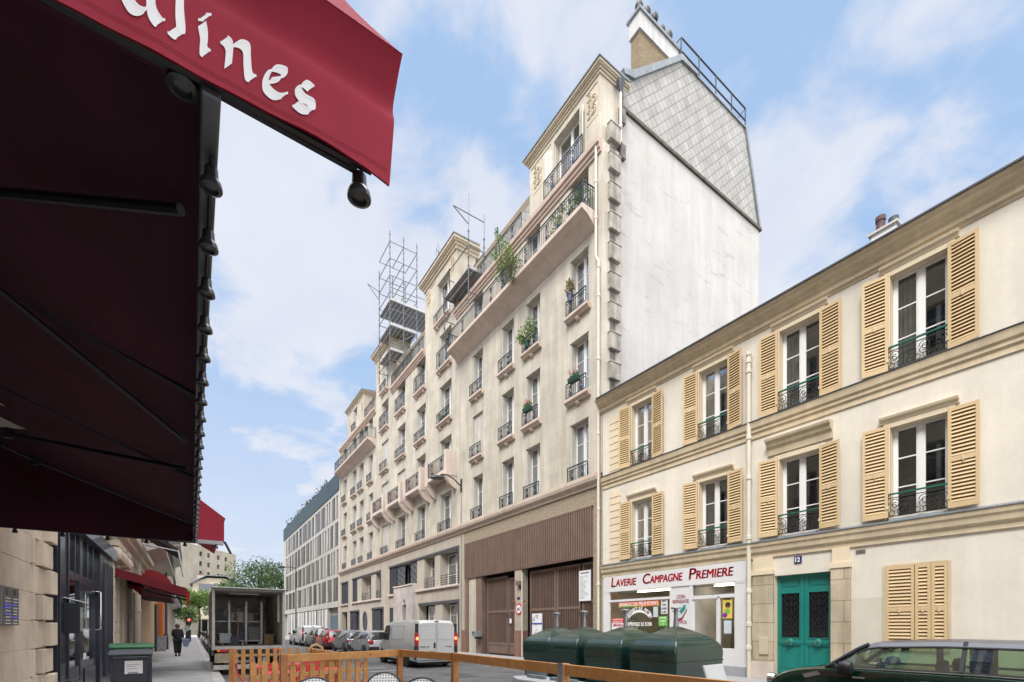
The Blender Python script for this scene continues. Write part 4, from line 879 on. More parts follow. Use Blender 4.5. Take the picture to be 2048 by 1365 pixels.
mx_ = N(t, 'ShaderNodeMix', data_type='RGBA'); L(rr.outputs[0], mx_.inputs['Factor']); mx_.inputs['A'].default_value = (.12, .42, .04, 1); mx_.inputs['B'].default_value = (.75, .11, .015, 1)
b_ = N(t, 'ShaderNodeBsdfPrincipled', Roughness=.5); L(mx_.outputs['Result'], b_.inputs['Base Color']); o_ = N(t, 'ShaderNodeOutputMaterial'); L(b_.outputs[0], o_.inputs[0])
(ba, z1_), (bb, z0_) = zat(200, 590), zat(770, 665); zt_ = zat(200, 590)[1]; zb_ = zat(200, 675)[1]
q = MB(); q.box(13.985, 13.995, bb, ba, zb_, zt_ + .02); bn = q.build('window_banner', OG, sf); fit_text('REPASSAGE DE TOUS TYPES DE VETEMENTS', ba - bb - .08, (zt_ - zb_) * .62, MX(13.98, ba - .03, zb_ + .035), WL, bn, bold=.0)
def poster(u0, v0, u1, v1, mat, lines, tmat, nm='window_poster', hfrac=.6, x=13.985):
    (ya_, zt), (yb_, zb) = zat(u0, v0), zat(u1, v1); zb = zat(u0, v0 + (v1 - v0))[1]
    q = MB(); q.box(x, x + .008, yb_, ya_, zb, zt); o = q.build(nm, mat, sf); n = len(lines)
    for i, ln in enumerate(lines):
        if not ln: continue
        hh = (zt - zb) / n; w_ = (ya_ - yb_) * .8 * min(1, (len(ln) + 2) / 8)
        fit_text(ln, w_, hh * hfrac, MX(x - .004, (ya_ + yb_) / 2 + w_ / 2, zt - hh * (i + 1) + hh * .2), tmat, o, bold=.0)
    return o, ya_, yb_, zb, zt
poster(795, 560, 885, 765, PW, ['DEPOT', 'POUR', 'LAVAGE', 'A SEC'], BK)
poster(685, 665, 750, 810, M('pale_blue_sheet', (.50, .58, .62), .6), [], BK)
poster(760, 800, 885, 935, M('green_poster', (.12, .45, .04), .5), ['CHEMISE', 'LAVEE', 'ET'], WL)
RP = M('poster_red', (.60, .015, .02), .5); poster(100, 830, 268, 895, RP, ['PROMOTION', 'REPASSAGE'], WL); poster(100, 897, 268, 1010, PW, ['CHEMISE & PANTALON', ''], RED)
# arched vinyl letters
yc_, zc_ = zat(490, 690); yl, zl = zat(320, 815); yr, zr = zat(655, 830); half = (yl - yr) / 2; sag = zc_ - (zl + zr) / 2 - .02
Rr = (half ** 2 + sag ** 2) / (2 * sag); cy_ = (yl + yr) / 2; cz_ = zc_ - Rr; A = math.asin(min(1, half / Rr)); txt = 'DEPOSEZ LE MATIN'
for i, chh in enumerate(txt):
    if chh == ' ': continue
    an = -A + 2 * A * (i + .5) / len(txt); mm = MX(13.99, cy_ - Rr * math.sin(an) * 1.0 + 0, cz_ + Rr * math.cos(an)) @ Matrix.Rotation(-an, 4, 'Z')
    fit_text(chh, .075 if chh not in 'MN' else .095, .15, mm @ Matrix.Translation((-.04, -.07, 0)), WL, sf, bold=.004, name='window_lettering')
q = MB(); R2 = Rr * .86
pts = [(cy_ - R2 * math.sin(-A * .95 + 1.9 * A * k / 16), cz_ + R2 * math.cos(-A * .95 + 1.9 * A * k / 16), .012 + .035 * math.sin(math.pi * k / 16)) for k in range(17)]
for k in range(16):
    (a, z, t1), (b, z2, t2) = pts[k], pts[k + 1]; q.quad((13.99, a, z - t1), (13.99, b, z2 - t2), (13.99, b, z2 + t2), (13.99, a, z + t1))
q.build('window_arc', WL, sf)
ya_, za_ = zat(305, 935); yb_, zb_ = zat(665, 935); fit_text('REPRENEZ LE SOIR', ya_ - yb_, .14, MX(13.99, ya_, za_), WL, sf, bold=.004, name='window_lettering')
# middle panel
MAR = M('maroon_print', (.30, .04, .07), .5)
def ptxt(s_, u0, u1, v, h=.12):
    (a, z), (b, _) = zat(u0, v), zat(u1, v); fit_text(s_, a - b, h, MX(13.968, a, z), MAR, sf, bold=.005, name='panel_lettering')
ptxt('COIN', 1020, 1138, 550, .125); ptxt('REPASSAGE', 965, 1190, 618, .125); ptxt('SERVICE', 985, 1160, 905, .11)
(iy, iz) = zat(1085, 740); q = MB()
def ironp(pts, mi, x): q.prism([(iy - a * .30, iz + b * .34) for a, b in pts], 'x', x, 13.972, mi)
ironp([(-.6, -.75), (.1, -.55), (.75, .35), (.72, .12), (.1, -.8), (-.6, -.95)], 0, 13.962); ironp([(-.62, -.7), (-.35, .35), (.5, 1.0), (.8, .95), (.78, .3), (.1, -.5), (-.55, -.72)], 1, 13.966)
ironp([(-.2, .1), (.45, .75), (.6, .7), (.55, .3), (.0, -.2)], 2, 13.958)
q.build('iron_picture', [MAR, M('iron_pale', (.55, .66, .66), .4), M('iron_teal', (.03, .24, .24), .4)], sf)
# posters on the side window
YEL = M('poster_yellow', (.70, .52, .10), .5); o, ya_, yb_, zb, zt = poster(1665, 535, 1800, 830, YEL, [], BK)
w_ = ya_ - yb_; h_ = zt - zb; q = MB(); P = lambda a, b: (ya_ - a * w_, zt - b * h_)
def blob(cx, cz, rx, rz, mi, x): q.prism([(P(cx, cz)[0] + rx * w_ * math.cos(k * .5236), P(cx, cz)[1] + rz * h_ * math.sin(k * .5236)) for k in range(12)], 'x', x, 13.984, mi)
blob(.55, .36, .28, .14, 0, 13.982); blob(.55, .42, .17, .10, 1, 13.980); blob(.5, .66, .3, .12, 2, 13.981); blob(.25, .84, .25, .12, 3, 13.979); blob(.55, .47, .07, .012, 4, 13.978)
q.build('poster_figure', [BK, M('print_brown', (.10, .04, .025), .5), M('print_green', (.16, .45, .08), .5), M('print_purple', (.22, .03, .30), .5), WL], o)
fit_text('KILLEGEN', w_ * .8, h_ * .08, MX(13.980, ya_ - w_ * .1, zt - h_ * .11), BK, o, bold=.03)
poster(1683, 858, 1788, 1040, bpy.data.materials['pale_blue_sheet'], [], BK)
q = MB()
for k in range(2): q.box(13.962, 13.968, YX(1481) , YX(1478), .72 - .16 * k, .80 - .16 * k)
q.build('small_sticker', BK, sf)
# ---------------------------------------------------------------- modern concrete building
MBD = thing('office_building', 'modern pale concrete building with irregular grey panel windows and dark teal parapet', 'building', (14, 75, 0))
my0, my1 = 55.75, 95.0; NX = 14.0
rg = random.Random(11); mh = []; fl = [(4.75, 7.35), (7.95, 10.55), (11.15, 13.75), (14.35, 16.85)]
for (z0, z1) in fl:
    y = my0 + .5 + rg.uniform(0, .4)
    while y < my1 - 1.6:
        k = rg.choice([1, 2, 2, 3, 3, 4]); w_ = k * .78
        if y + w_ > my1 - .4: break
        mh.append((y, y + w_, z0, z1, .14, k)); y += w_ + rg.choice([.45, .6, .8])
m = MB(); m.wall(my0, my1, 4.4, 17.3, [h[:5] for h in mh], FX(NX)); 
m.wall(my0, my1, 3.9, 4.4, [], FX(NX - .05)); m.quad((NX - .05, my0, 4.4), (NX, my0, 4.4), (NX, my1, 4.4), (NX - .05, my1, 4.4)); m.box(NX + .5, NX + 12, my0, my1, 0, 17.3)
m.wall(14.0, 26, 0, 17.3, [], lambda u, v, d: (u, my1, v)); m.build('wall', M('white_concrete', (.44, .425, .395), .85, .1, .8, streak=.2), MBD)
PNL = M('metal_panel', (.17, .162, .148), .38, .15, 1.5, metal=.45, streak=.2); PNL2 = M('metal_panel_dark', (.13, .125, .115), .4, .2, 1.5, metal=.4); PD = Mdarkglass('office_glass', (.035, .04, .045))
for (y0, y1, z0, z1, dd, k) in mh:
    m = MB(); m.box(NX + .10, NX + .2, y0, y1, z0, z1, 2); dk = rg.randrange(k)
    for i in range(k):
        a, b = y0 + .78 * i + .02, y0 + .78 * (i + 1) - .02
        if i == dk: m.box(NX + .085, NX + .11, a + .08, b - .08, z0 + .08, z1 - .08, 1)
        else: m.box(NX + .02, NX + .11, a, b, z0 + .02, z1 - .02, 0 if rg.random() < .6 else 2)
    m.box(NX - .02, NX + .15, y0 - .04, y1 + .04, z0 - .1, z0 - .002, 2); m.build('window', [PNL, PD, PNL2], MBD)
m = MB(); m.box(13.92, 25, my0, my1 + .1, 17.3, 19.4)
m.build('parapet', M('teal_cladding', (.025, .05, .062), .5, .15, .6, streak=.2), MBD)
m = MB(); m.box(NX, NX + .5, my0 + 6.0, my1 - 4, 0, 3.9, 1); y = my0 + 6.2; i = 0
while y < my1 - 4: m.box(NX - .03, NX + .02, y, y + (.5 if i % 3 else .8), .1, 3.8, i % 2 * 2); y += rg.choice([.9, 1.1, 1.3]); i += 1
m.build('ground_floor_panels', [WHITE, PD, bpy.data.materials['white_concrete']], MBD)
m = MB(); m.box(NX + .3, NX + .4, my0 + .6, my0 + 5.7, 0, 3.0); m.box(NX - .02, NX + .5, my0, my0 + .6, 0, 3.9, 1); m.box(NX - .02, NX + .5, my0 + 5.7, my0 + 6.0, 0, 3.9, 1); m.build('garage_door', [M('blue_grey_door', (.10, .14, .18), .5, .1), bpy.data.materials['white_concrete']], MBD)
m = MB(); m.tube([(15, my0 + 14, 19.4), (15, my0 + 14, 21.0), (17, my0 + 14, 21.0)], .04, 5); m.build('roof_frame', IRON, MBD)
q = MB(); rg = random.Random(8)
for k in range(26): leaves(q, (14.5, my0 + 8 + k * 1.2 + rg.uniform(-.4, .4), 19.9), rg.uniform(.5, 1.0) * (1 if (k // 3) % 2 else .5), 26, .4, rg)
tag(q.build('roof_shrubs', M('roof_leaf', (.06, .075, .06), .8, .3, 3)), 'low grey-green planting along the roof edge of the concrete building', 'shrubs', kind='stuff')
# ---------------------------------------------------------------- left side of the street
LST = Mbrick('left_stone', (.56, .49, .39), (.52, .45, .36), (.40, .34, .27), 1.3, .42, ms=.006, var=.2, streak=.2, bump=.2)
NAVY = M('navy_paint', (.014, .018, .034), .35, .2, 2, coat=.3); RST = bpy.data.materials.new('x'); bpy.data.materials.remove(RST)
RS = M('rusticated_stone', (.62, .54, .43), .9, .18, 2, bump=.3, bs=60, streak=.15)
def lwall(par, y0, y1, z0, z1, wins, mat, d=.3, name='wall'):
    m = MB(); m.wall(y0, y1, z0, z1, [(a, b, c, e, d) for a, b, c, e in wins], FXL(FLX), back=1); m.box(FLX - 9, FLX - 1.3, y0 + .01, y1 - .01, z0, z1); m.wall(-9, FLX, z0, z1, [], lambda u, v, d: (u, y1, v)); m.wall(-9, FLX, z0, z1, [], FY(y0)); return m.build(name, [mat, ROOM], par)
lw = french_window(1.15, 2.2, .3, 0, 1); lsh = [french_window(1.1, 2.3, .3, 2, 0)]
def lwins(par, wins, closed=.0):
    rr_ = random.Random(5)
    for (a, b, z0, z1) in wins:
        c = place(lw, par, (FLX, (a + b) / 2, z0), R(180)); c.scale = (1, (b - a) / 1.15, (z1 - z0) / 2.2)
        c = place(RPR(1.22, .68), par, (FLX + .1, (a + b) / 2, z0), 0); c.scale = (1, (b - a + .1) / 1.28, 1)
RB = thing('restaurant_building', 'beige rusticated stone corner of the building with a navy wood shopfront on the left pavement', 'building', (FLX, 5, 0))
w1 = [(y, y + 1.15, z, z + 2.1) for y in (-11, -8, -5, -2, 1, 4, 7, 10, 13) for z in (5.2, 8.6, 12.0, 15.4)]
lwall(RB, -15, 16.9, 3.6, 19.5, w1, LST); lwins(RB, w1)
m = MB(); m.wall(-15, 7.7, 0, 3.6, [], FXL(FLX)); m.box(-9, FLX - .8, -15, 16.9, 0, 3.6); m.build('restaurant_front', NAVY, RB)
m = MB(); m.wall(7.7, 10.42, 0, 3.6, [], FXL(FLX)); m.quad((FLX, 8.2, 3.6), (FLX, 16.9, 3.6), (FLX - .8, 16.9, 3.6), (FLX - .8, 8.2, 3.6)); m.build('pier_core', RS, RB)
z = .0; k = 0
m = MB()
while z < 3.5:
    h_ = .40; yb_ = 10.40 if k % 2 == 0 else 9.95
    if k % 2: m.box(FLX, FLX + .055, 7.7, 10.0, z + .0, z + h_ - .0); m.box(FLX + .03, FLX + .15, 9.98, 10.40, z + .02, z + h_ - .02)
    else: m.box(FLX, FLX + .055, 7.7, 9.3, z, z + h_); m.box(FLX, FLX + .02, 9.3, 9.7, z, z + h_); m.lathe([(.075, z + .01), (.075, z + h_ - .01)], (FLX + .02, 9.38, 0), 10); m.box(FLX, FLX + .11, 9.72, 10.32, z + .02, z + h_ - .02)
    z += h_; k += 1
m.box(FLX, FLX + .16, 9.6, 10.55, 0, .5); m.build('rusticated_block', RS, RB, bev=.02)
m = MB(); iy0, iy1, iz0, iz1 = 7.9, 8.57, 1.53, 2.0; m.box(FLX + .07, FLX + .10, iy0, iy1, iz0, iz1); ip = m.build('intercom_panel', M('brushed_steel', (.22, .23, .23), .35, .1, 8, metal=.7), RB, bev=.006)
m = MB()
for r_ in range(9):
    for c_ in (0, 1):
        z = iz1 - .15 - r_ * .038; y = iy0 + .12 + c_ * .30; m.box(FLX + .10, FLX + .104, y, y + .15, z, z + .014, 1 if (r_, c_) in ((2, 0), (3, 0), (2, 1), (6, 1), (5, 0)) else 0); m.box(FLX + .10, FLX + .106, y + .18, y + .195, z, z + .014, 0)
m.build('name_label', [WHITE, M('lit_blue', (.1, .12, .9), .5, emit=.25)], ip)
m = MB()
for c_ in (0, 1):
    for a_ in range(6):
        for b_ in range(6): m.box(FLX + .10, FLX + .102, iy0 + .13 + c_ * .3 + a_ * .016, iy0 + .138 + c_ * .3 + a_ * .016, iz1 - .1 + b_ * .012, iz1 - .094 + b_ * .012)
m.build('speaker_holes', BLACK, ip)
# navy shopfront
m = MB(); X0 = FLX + .12
m.box(FLX - .1, X0, 10.56, 11.4, .5, 3.3); m.box(FLX - .1, X0 + .06, 10.56, 11.42, 0, .5, 1); m.box(FLX - .1, X0 + .05, 10.56, 11.45, .5, .56); m.box(FLX - .1, X0 - .02, 12.58, 12.86, 0, 3.3); m.box(FLX - .1, X0 + .02, 14.75, 16.88, 0, 3.3)
m.box(FLX - .1, X0 + .12, 10.56, 16.88, 3.3, 3.6); m.box(FLX - .1, X0 - .03, 11.4, 14.75, 2.42, 2.55); m.box(FLX - .1, X0 - .03, 11.4, 12.6, 0, .75)
for y in (10.62, 11.26, 14.85, 15.2, 16.7): m.box(X0, X0 + .025, y, y + .05, .6, 3.2)
for y in (15.4, 15.75, 16.1, 16.45): m.lathe([(.05, .3), (.05, 3.1)], (X0 + .03, y, 0), 8)
for z in (.12, .22, .32, .42, .52): m.box(X0 - .03, X0 - .01, 11.5, 12.5, z, z + .05)
m.box(FLX - .25, FLX - .15, 10.5, 16.9, 0, 3.5, 2)
for y in (11.5, 12.1, 13.4, 14.1): m.box(X0 - .06, X0 - .02, y, y + .05, 2.5, 3.3)
nv = m.build('navy_shopfront', [NAVY, M('slate_base', (.05, .055, .065), .6), BLACK], RB, bev=.004)
for (a, b, z0, z1) in ((11.42, 12.58, .75, 2.42), (11.42, 14.75, 2.55, 3.3)):
    q = MB(); q.quad((X0 - .06, a, z0), (X0 - .06, b, z0), (X0 - .06, b, z1), (X0 - .06, a, z1)); q.build('pane', Mglass('street_glass', (.35, .42, .40), .75) if 'street_glass' not in bpy.data.materials else bpy.data.materials['street_glass'], nv)
m = MB(); dA, dB = 12.9, 14.7; m.box(X0 - .1, X0 - .04, dA, dB, 0, .8); m.box(X0 - .1, X0 - .04, dA, dA + .16, .8, 2.4); m.box(X0 - .1, X0 - .04, dB - .2, dB, .8, 2.4); m.box(X0 - .1, X0 - .04, dA, dB, 2.25, 2.42); m.box(X0 - .04, X0 - .02, dA + .2, dB - .3, .15, .65)
dd = m.build('shop_door', NAVY, nv); q = MB(); q.quad((X0 - .08, dA + .16, .8), (X0 - .08, dB - .2, .8), (X0 - .08, dB - .2, 2.25), (X0 - .08, dA + .16, 2.25)); q.build('pane', bpy.data.materials['street_glass'], dd)
q = MB(); q.tube([(X0 - .04, dB - .12, 1.45), (X0 + .05, dB - .12, 1.47), (X0 + .05, dB - .12, 2.33), (X0 - .04, dB - .12, 2.35)], .016, 8); q.build('door_pull', M('chrome', (.6, .6, .6), .2, .05, metal=1.), dd, smooth=40)
q = MB(); q.box(X0 - .075, X0 - .07, dA + .2, dA + .7, .84, .96); q.build('door_sticker', PW, dd)
m = MB(); m.box(X0, X0 + .20, 11.0, 11.3, 1.40, 1.92); m.box(X0 + .205, X0 + .21, 11.02, 11.28, 1.44, 1.86, 1)
lb = m.build('menu_box', [M('menu_navy', (.012, .015, .026), .5), M('menu_glass', (.25, .26, .26), .2)], RB, bev=.008)
m = MB(); mm = Matrix.Translation((X0 - .02, 11.2, 2.02)) @ Matrix.Rotation(R(16), 4, 'Y'); m.box(0, .30, -.2, .2, 0, .015, m=mm); m.build('menu_box_lid', PW, lb)
# ornate stone building
OB = thing('ornate_stone_building', 'cream stone building with ionic pilasters and brown roller shutters beyond the navy shopfront', 'building', (FLX, 22, 0))
LS2 = M('cream_limestone', (.62, .555, .45), .85, .12, 2, streak=.15, bump=.1)
w2 = [(y, y + 1.1, z, z + 2.2) for y in (18.2, 20.8, 23.4, 26.0) for z in (5.3, 8.7, 12.1, 15.5)]
lwall(OB, 16.9, 27.8, 4.0, 19.0, w2, LS2); lwins(OB, w2)
m = MB(); m.wall(16.9, 27.8, 0, 4.0, [], FXL(FLX)); m.build('ground_wall', [LS2, ROOM], OB)
m = MB(); m.prism([(FLX, 4.0), (FLX + .12, 4.0), (FLX + .14, 4.15), (FLX + .3, 4.2), (FLX + .3, 4.3), (FLX + .45, 4.36), (FLX + .48, 4.5), (FLX, 4.55)], 'y', 16.9, 27.8); m.prism([(FLX, 7.8), (FLX + .2, 7.85), (FLX + .3, 8.0), (FLX, 8.05)], 'y', 16.9, 27.8); m.build('cornice', LS2, OB)
BRS = M('brown_roller', (.10, .065, .045), .6, .15, 3, streak=.2)
for (a, b) in ((20.9, 22.5), (23.0, 24.6), (25.0, 27.5)):
    m = MB(); m.box(FLX + .002, FLX + .02, a, b, .1, 2.9)
    for k in range(28): m.box(FLX + .02, FLX + .035, a, b, .15 + k * .1, .2 + k * .1)
    m.build('roller_shutter', BRS, OB)
for y in (17.35, 18.45, 19.9):
    m = MB(); m.box(FLX, FLX + .12, y, y + .6, .35, 3.3); m.box(FLX, FLX + .2, y - .06, y + .66, 0, .35); m.box(FLX, FLX + .24, y - .08, y + .68, 3.82, 3.98)
    for k in range(9): m.box(FLX + .12, FLX + .135, y + .02, y + .58, .4 + k * .32, .685 + k * .32)
    m.build('pilaster', LS2, OB, bev=.01)
    for s_ in (0, 1):
        m = MB(); c = y + .04 + s_ * .52
        for r_ in (.17, .115, .06): m.lathe([(r_ - .03, .0), (r_ - .03, .26 + (.17 - r_) * .4), (r_ + .012, .24 + (.17 - r_) * .4), (r_ + .012, 0)], (FLX + .0, c, 3.62), 16, axis='x')
        m.build('capital_scroll', LS2, OB, smooth=40)
m = MB()
for y in (22.75, 24.8): m.box(FLX, FLX + .1, y - .12, y + .12, 0, 4.0)
m.build('pilaster', LS2, OB); downpipe(OB, FLX + .12, 24.95, 0, 8, r=.07, cols_=(2.2, 3.4))
m = MB(); m.box(FLX + .105, FLX + .11, 22.65, 22.85, 1.75, 1.95); m.build('number_plate', BLUE, OB)
for (y, z) in ((24.9, 5.3), (25.2, 8.7), (27.25, 5.3), (22.3, 5.3)):
    q = louvre_leaf(.55, 2.3, 'window_shutter'); o = place(q, OB, (FLX + .04, y, z), R(180)); q.data.materials[0] = M('grey_shutter', (.42, .44, .42), .6) if 'grey_shutter' not in bpy.data.materials else bpy.data.materials['grey_shutter']
def lbuilding(nm, lab, y0, y1, h, mat, zs, step, bal=True):
    o = thing(nm, lab, 'building', (FLX, (y0 + y1) / 2, 0)); n_ = int((y1 - y0 - 1) / step)
    w_ = [(y0 + 1 + i * step, y0 + 2.15 + i * step, z, z + 2.2) for i in range(n_) for z in zs]
    lwall(o, y0, y1, 0, h, w_, mat); lwins(o, w_)
    if bal:
        for z in zs[::2]:
            m = MB(); m.prism([(FLX, z - .05), (FLX + .85, z - .05), (FLX + .85, z - .2), (FLX + .5, z - .3), (FLX, z - .5)], 'y', y0 + .6, y1 - .6); bo = m.build('balcony', CONC, o)
            r_ = iron_railing(y1 - y0 - 1.3, 1., pitch=.3); q = MB(); q.add([(x + FLX + .8, y + (y0 + y1) / 2, zz + z - .05) for x, y, zz in r_.v], r_.f); q.build('railing', IRONB, bo)
    return o
PB = lbuilding('peach_building', 'peach rendered building with a stone balcony on the left side of the street', 27.8, 44, 15, M('peach_render', (.60, .42, .27), .85, .08, 1, streak=.1), (5.6, 8.8, 12), 3.2)
m = MB(); m.box(FLX, FLX + .12, 37.2, 39.8, 0, 3.0); m.box(FLX, FLX + .3, 39.8, 42.6, 0, 3.2, 1); m.build('shop_front', [NAVY, M('orange_front', (.62, .16, .02), .5, .1)], PB)
lbuilding('pale_building', 'tall pale stone building with iron balconies just beyond the peach one', 44, 62, 19, LS2, (4.2, 7.4, 10.6, 13.8), 3.0)
lbuilding('cream_corner_building', 'cream stone building at the far left end of the street', 62, 84, 17, LST, (4.2, 7.4, 10.6, 13.8), 3.0)
# ---------------------------------------------------------------- far end
def dpt(px, d): return ((px - VX) * d * CT / F, (d - ST * (px - VX) * d * CT / F) / CT)
def zd(py, d): return CAMH + (HY - py) / F * d
FB = thing('blank_walled_building', 'tall bare beige party wall with rows of tiny windows at the end of the street', 'building', (*dpt(415, 125), 0))
A_, B_ = Vector((*dpt(340, 112), 0)), Vector((*dpt(472, 137), 0)); dv = (B_ - A_).normalized(); nv_ = Vector((dv.y, -dv.x, 0)); Ln = (B_ - A_).length; Ht = 22.6
fnW = lambda u, v, d: tuple(A_ + dv * u - nv_ * d + Vector((0, 0, v)))
hs = []
for px in (401.6, 417.4, 437, 452): 
    u = Ln * (px - 340) / 132 * (1 + .0) ; u = min(Ln - 2, Ln * (((px - 340) / 132) / (1 + (1 - (px - 340) / 132) * (137 / 112 - 1)) ) ) if False else Ln * ((px - 340) * 112) / ((px - 340) * 112 + (472 - px) * 137) 
    hs += [(u - .5, u + .5, z, z + 1.2, .4) for z in (20.0, 17.5, 15.0)]
m = MB(); m.wall(0, Ln, 0, Ht, hs, fnW, back=1)
for (p, q) in (((0), (0)), ((Ln), (Ln))): m.quad(fnW(p, 0, 0), fnW(p, 0, 14), fnW(p, Ht, 14), fnW(p, Ht, 0))
m.quad(fnW(0, Ht, 0), fnW(Ln, Ht, 0), fnW(Ln, Ht, 14), fnW(0, Ht, 14)); m.build('wall', [M('beige_party_wall', (.46, .42, .335), .9, .18, .25, streak=.3, fine=.05), ROOM], FB)
m = MB()
for u in (4, 6.5, 8, 9, 10, 10.8, 12, 13, 14, 15.5): c = fnW(u, Ht, 1); m.box(c[0] - .2, c[0] + .2, c[1] - .2, c[1] + .2, Ht, Ht + .5 + .4 * ((u * 2) % 3) / 2)
m.build('chimney_pot', CONC, FB)
hx, hy = dpt(428, 104); HB = thing('hip_roofed_house', 'small house with a blue-grey hipped roof and studio glazing in front of the bare wall', 'house', (hx, hy, 0))
m = MB(); m.box(hx - 3.9, hx + 4.4, hy, hy + 9, 0, 11.3, 0); m.prism([(hx - 3.9, 11.3), (hx + 4.4, 11.3), (hx + 2.2, 12.4), (hx - 1.2, 12.4)], 'y', hy, hy + .6, 0); m.build('wall', M('house_cream', (.58, .52, .40), .85, .1), HB)
m = MB(); vs = [(hx - 4.5, hy - .4, 10.9), (hx + 5.2, hy - .4, 10.9), (hx + 9, hy + 9, 10.9), (hx - 4.2, hy + 9, 10.9), (hx - 1.4, hy - .4, 12.9), (hx + 2.3, hy - .4, 12.9), (hx + 3.2, hy + 7, 13.4), (hx - .8, hy + 7, 13.4)]
m.add(vs, [(1, 2, 6, 5), (2, 3, 7, 6), (3, 0, 4, 7), (4, 5, 6, 7)]); m.tube([vs[0], vs[4], vs[5], vs[1]], .16, 5); m.build('roof', M('slate_blue', (.13, .15, .19), .6, .2, 1), HB)
m = MB(); m.box(hx - 2.8, hx + 3.3, hy - .1, hy, 9.2, 11.1); 
for k in range(6): m.box(hx - 2.8 + k * 1.2, hx - 2.7 + k * 1.2, hy - .14, hy - .1, 9.2, 11.1, 1)
m.build('studio_window', [Mdarkglass('studio_glass', (.05, .07, .09)), ZINC], HB)
m = MB(); cxp, cyp = dpt(403, 104); m.box(cxp - .8, cxp + .5, cyp, cyp + 1, 8, 13.0); m.box(cxp - .6, cxp + .3, cyp + .2, cyp + .8, 13.0, 13.4, 1); m.build('chimney', [M('chimney_render', (.45, .42, .38), .9), BRICKR], HB)
# ---------------------------------------------------------------- trees
def tree(nm, lab, x, y, h, cr, cz, col, n=2600, leaf=.55, seed=1, zb=0, blobs=11):
    o = thing(nm, lab, 'tree', (x, y, zb)); rg = random.Random(seed)
    m = MB(); top = Vector((x, y, cz)); m.tube([(x, y, zb), (x + .1, y, zb + (cz - zb) * .4), (x - .1, y + .1, cz)], .28 * h / 12, 8, r1=.12 * h / 12)
    cs = []
    for k in range(blobs):
        a = k * 2.4 + rg.uniform(-.3, .3); rr = cr * rg.uniform(.35, .68); zz = cz + (h - cz) * rg.uniform(-.75, .62) * (1 if k else .6)
        c = Vector((x + rr * math.cos(a), y + rr * math.sin(a), zz)); cs.append((c, cr * rg.uniform(.3, .46)))
        m.tube([(x, y, cz - (h - cz) * .7), (top * .4 + c * .6), c], .13 * h / 12, 5, r1=.03)
    m.build('trunk', M(nm + '_bark_%d' % seed, (.05, .038, .028), .9, .3, 3), o, smooth=40)
    q = MB()
    for i, (c, r) in enumerate(cs): leaves(q, c, r, n // blobs, leaf, rg, squash=(1.15, 1.15, .75))
    q.build('crown', M(nm + '_leaf_%d' % seed, col, .6, .35, .8, trans=.25), o); return o
x, y = dpt(398, 72); tree('plane_tree', 'light green young tree above the parked cars at the end of the street', x, y, 8.3, 3.3, 6.0, (.22, .34, .09), 3200, .42, 2)
x, y = dpt(522, 100); tree('plane_tree', 'largest dark green tree, rising behind the open box truck', x, y, 16.5, 7.0, 11.5, (.04, .09, .018), 4800, .5, 3, blobs=22)
x, y = dpt(478, 88); tree('plane_tree', 'lower round green tree between the hipped house and the large tree', x, y, 10.6, 4.0, 7.5, (.05, .11, .025), 2400, .5, 4)
x, y = dpt(556, 92); tree('plane_tree', 'green tree close against the concrete building', x, y, 12.2, 4.2, 8, (.045, .095, .022), 2600, .5, 5)
x, y = dpt(372, 60); tree('plane_tree', 'small yellow-green tree hanging over the far left pavement', x, y, 4.6, 1.7, 3.2, (.15, .25, .06), 1500, .28, 6)
x, y = dpt(440, 96); tree('plane_tree', 'dark green tree low behind the parked cars and the truck cab', x, y, 7.6, 3.6, 5.2, (.05, .10, .025), 1800, .5, 9)
m = MB(); m.box(-12, 25, 118, 118.4, 0, 3.4); tag(m.build('garden_wall', M('old_wall', (.22, .2, .17), .9, .3, 2)), 'low pale wall closing the far end of the street under the trees', 'wall')
# ---------------------------------------------------------------- awnings
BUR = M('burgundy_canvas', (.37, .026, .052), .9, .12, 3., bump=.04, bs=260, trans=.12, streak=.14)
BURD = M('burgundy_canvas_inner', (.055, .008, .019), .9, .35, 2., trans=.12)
DKM = M('dark_metal', (.05, .055, .065), .42, .15, 6, metal=.5)
AW = thing('awning', 'large dark burgundy awning overhead seen from below with folding arms and a grey front bar', 'awning', (FLX, 3.2, 2.3))
fx, fz, s_ = .03, 2.40, .42
def canopy(par, x0, x1, z0, z1, y0, y1, sag=.03, mat=None, nx=14, ny=24, name='canopy', th=.004, fold=.006):
    m = MB(); g_ = []
    for lay in (0, 1):
        for i in range(nx + 1):
            for j in range(ny + 1):
                u, v = i / nx, j / ny; z = z0 + (z1 - z0) * u - sag * math.sin(math.pi * u) + fold * math.sin(v * 31 + u * 3) * math.sin(math.pi * u); g_.append((x0 + (x1 - x0) * u, y0 + (y1 - y0) * v, z + lay * th))
    w_ = ny + 1; o_ = (nx + 1) * w_; fs = []
    for i in range(nx):
        for j in range(ny):
            a = i * w_ + j; fs += [(a, a + 1, a + w_ + 1, a + w_), (o_ + a, o_ + a + w_, o_ + a + w_ + 1, o_ + a + 1)]
    m.add(g_, fs); return m.build(name, mat or BUR, par, smooth=True)
A0, A1 = .96, 5.45
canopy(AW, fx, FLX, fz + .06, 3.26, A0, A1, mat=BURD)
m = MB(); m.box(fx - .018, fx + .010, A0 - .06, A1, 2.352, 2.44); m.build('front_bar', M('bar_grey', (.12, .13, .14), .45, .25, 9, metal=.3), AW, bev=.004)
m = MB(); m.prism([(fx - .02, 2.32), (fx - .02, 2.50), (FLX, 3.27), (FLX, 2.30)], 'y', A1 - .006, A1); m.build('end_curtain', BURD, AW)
m = MB(); m.box(FLX, fx, A1 + .001, A1 + .03, 2.31, 2.36); m.build('end_bar', BLACK, AW)
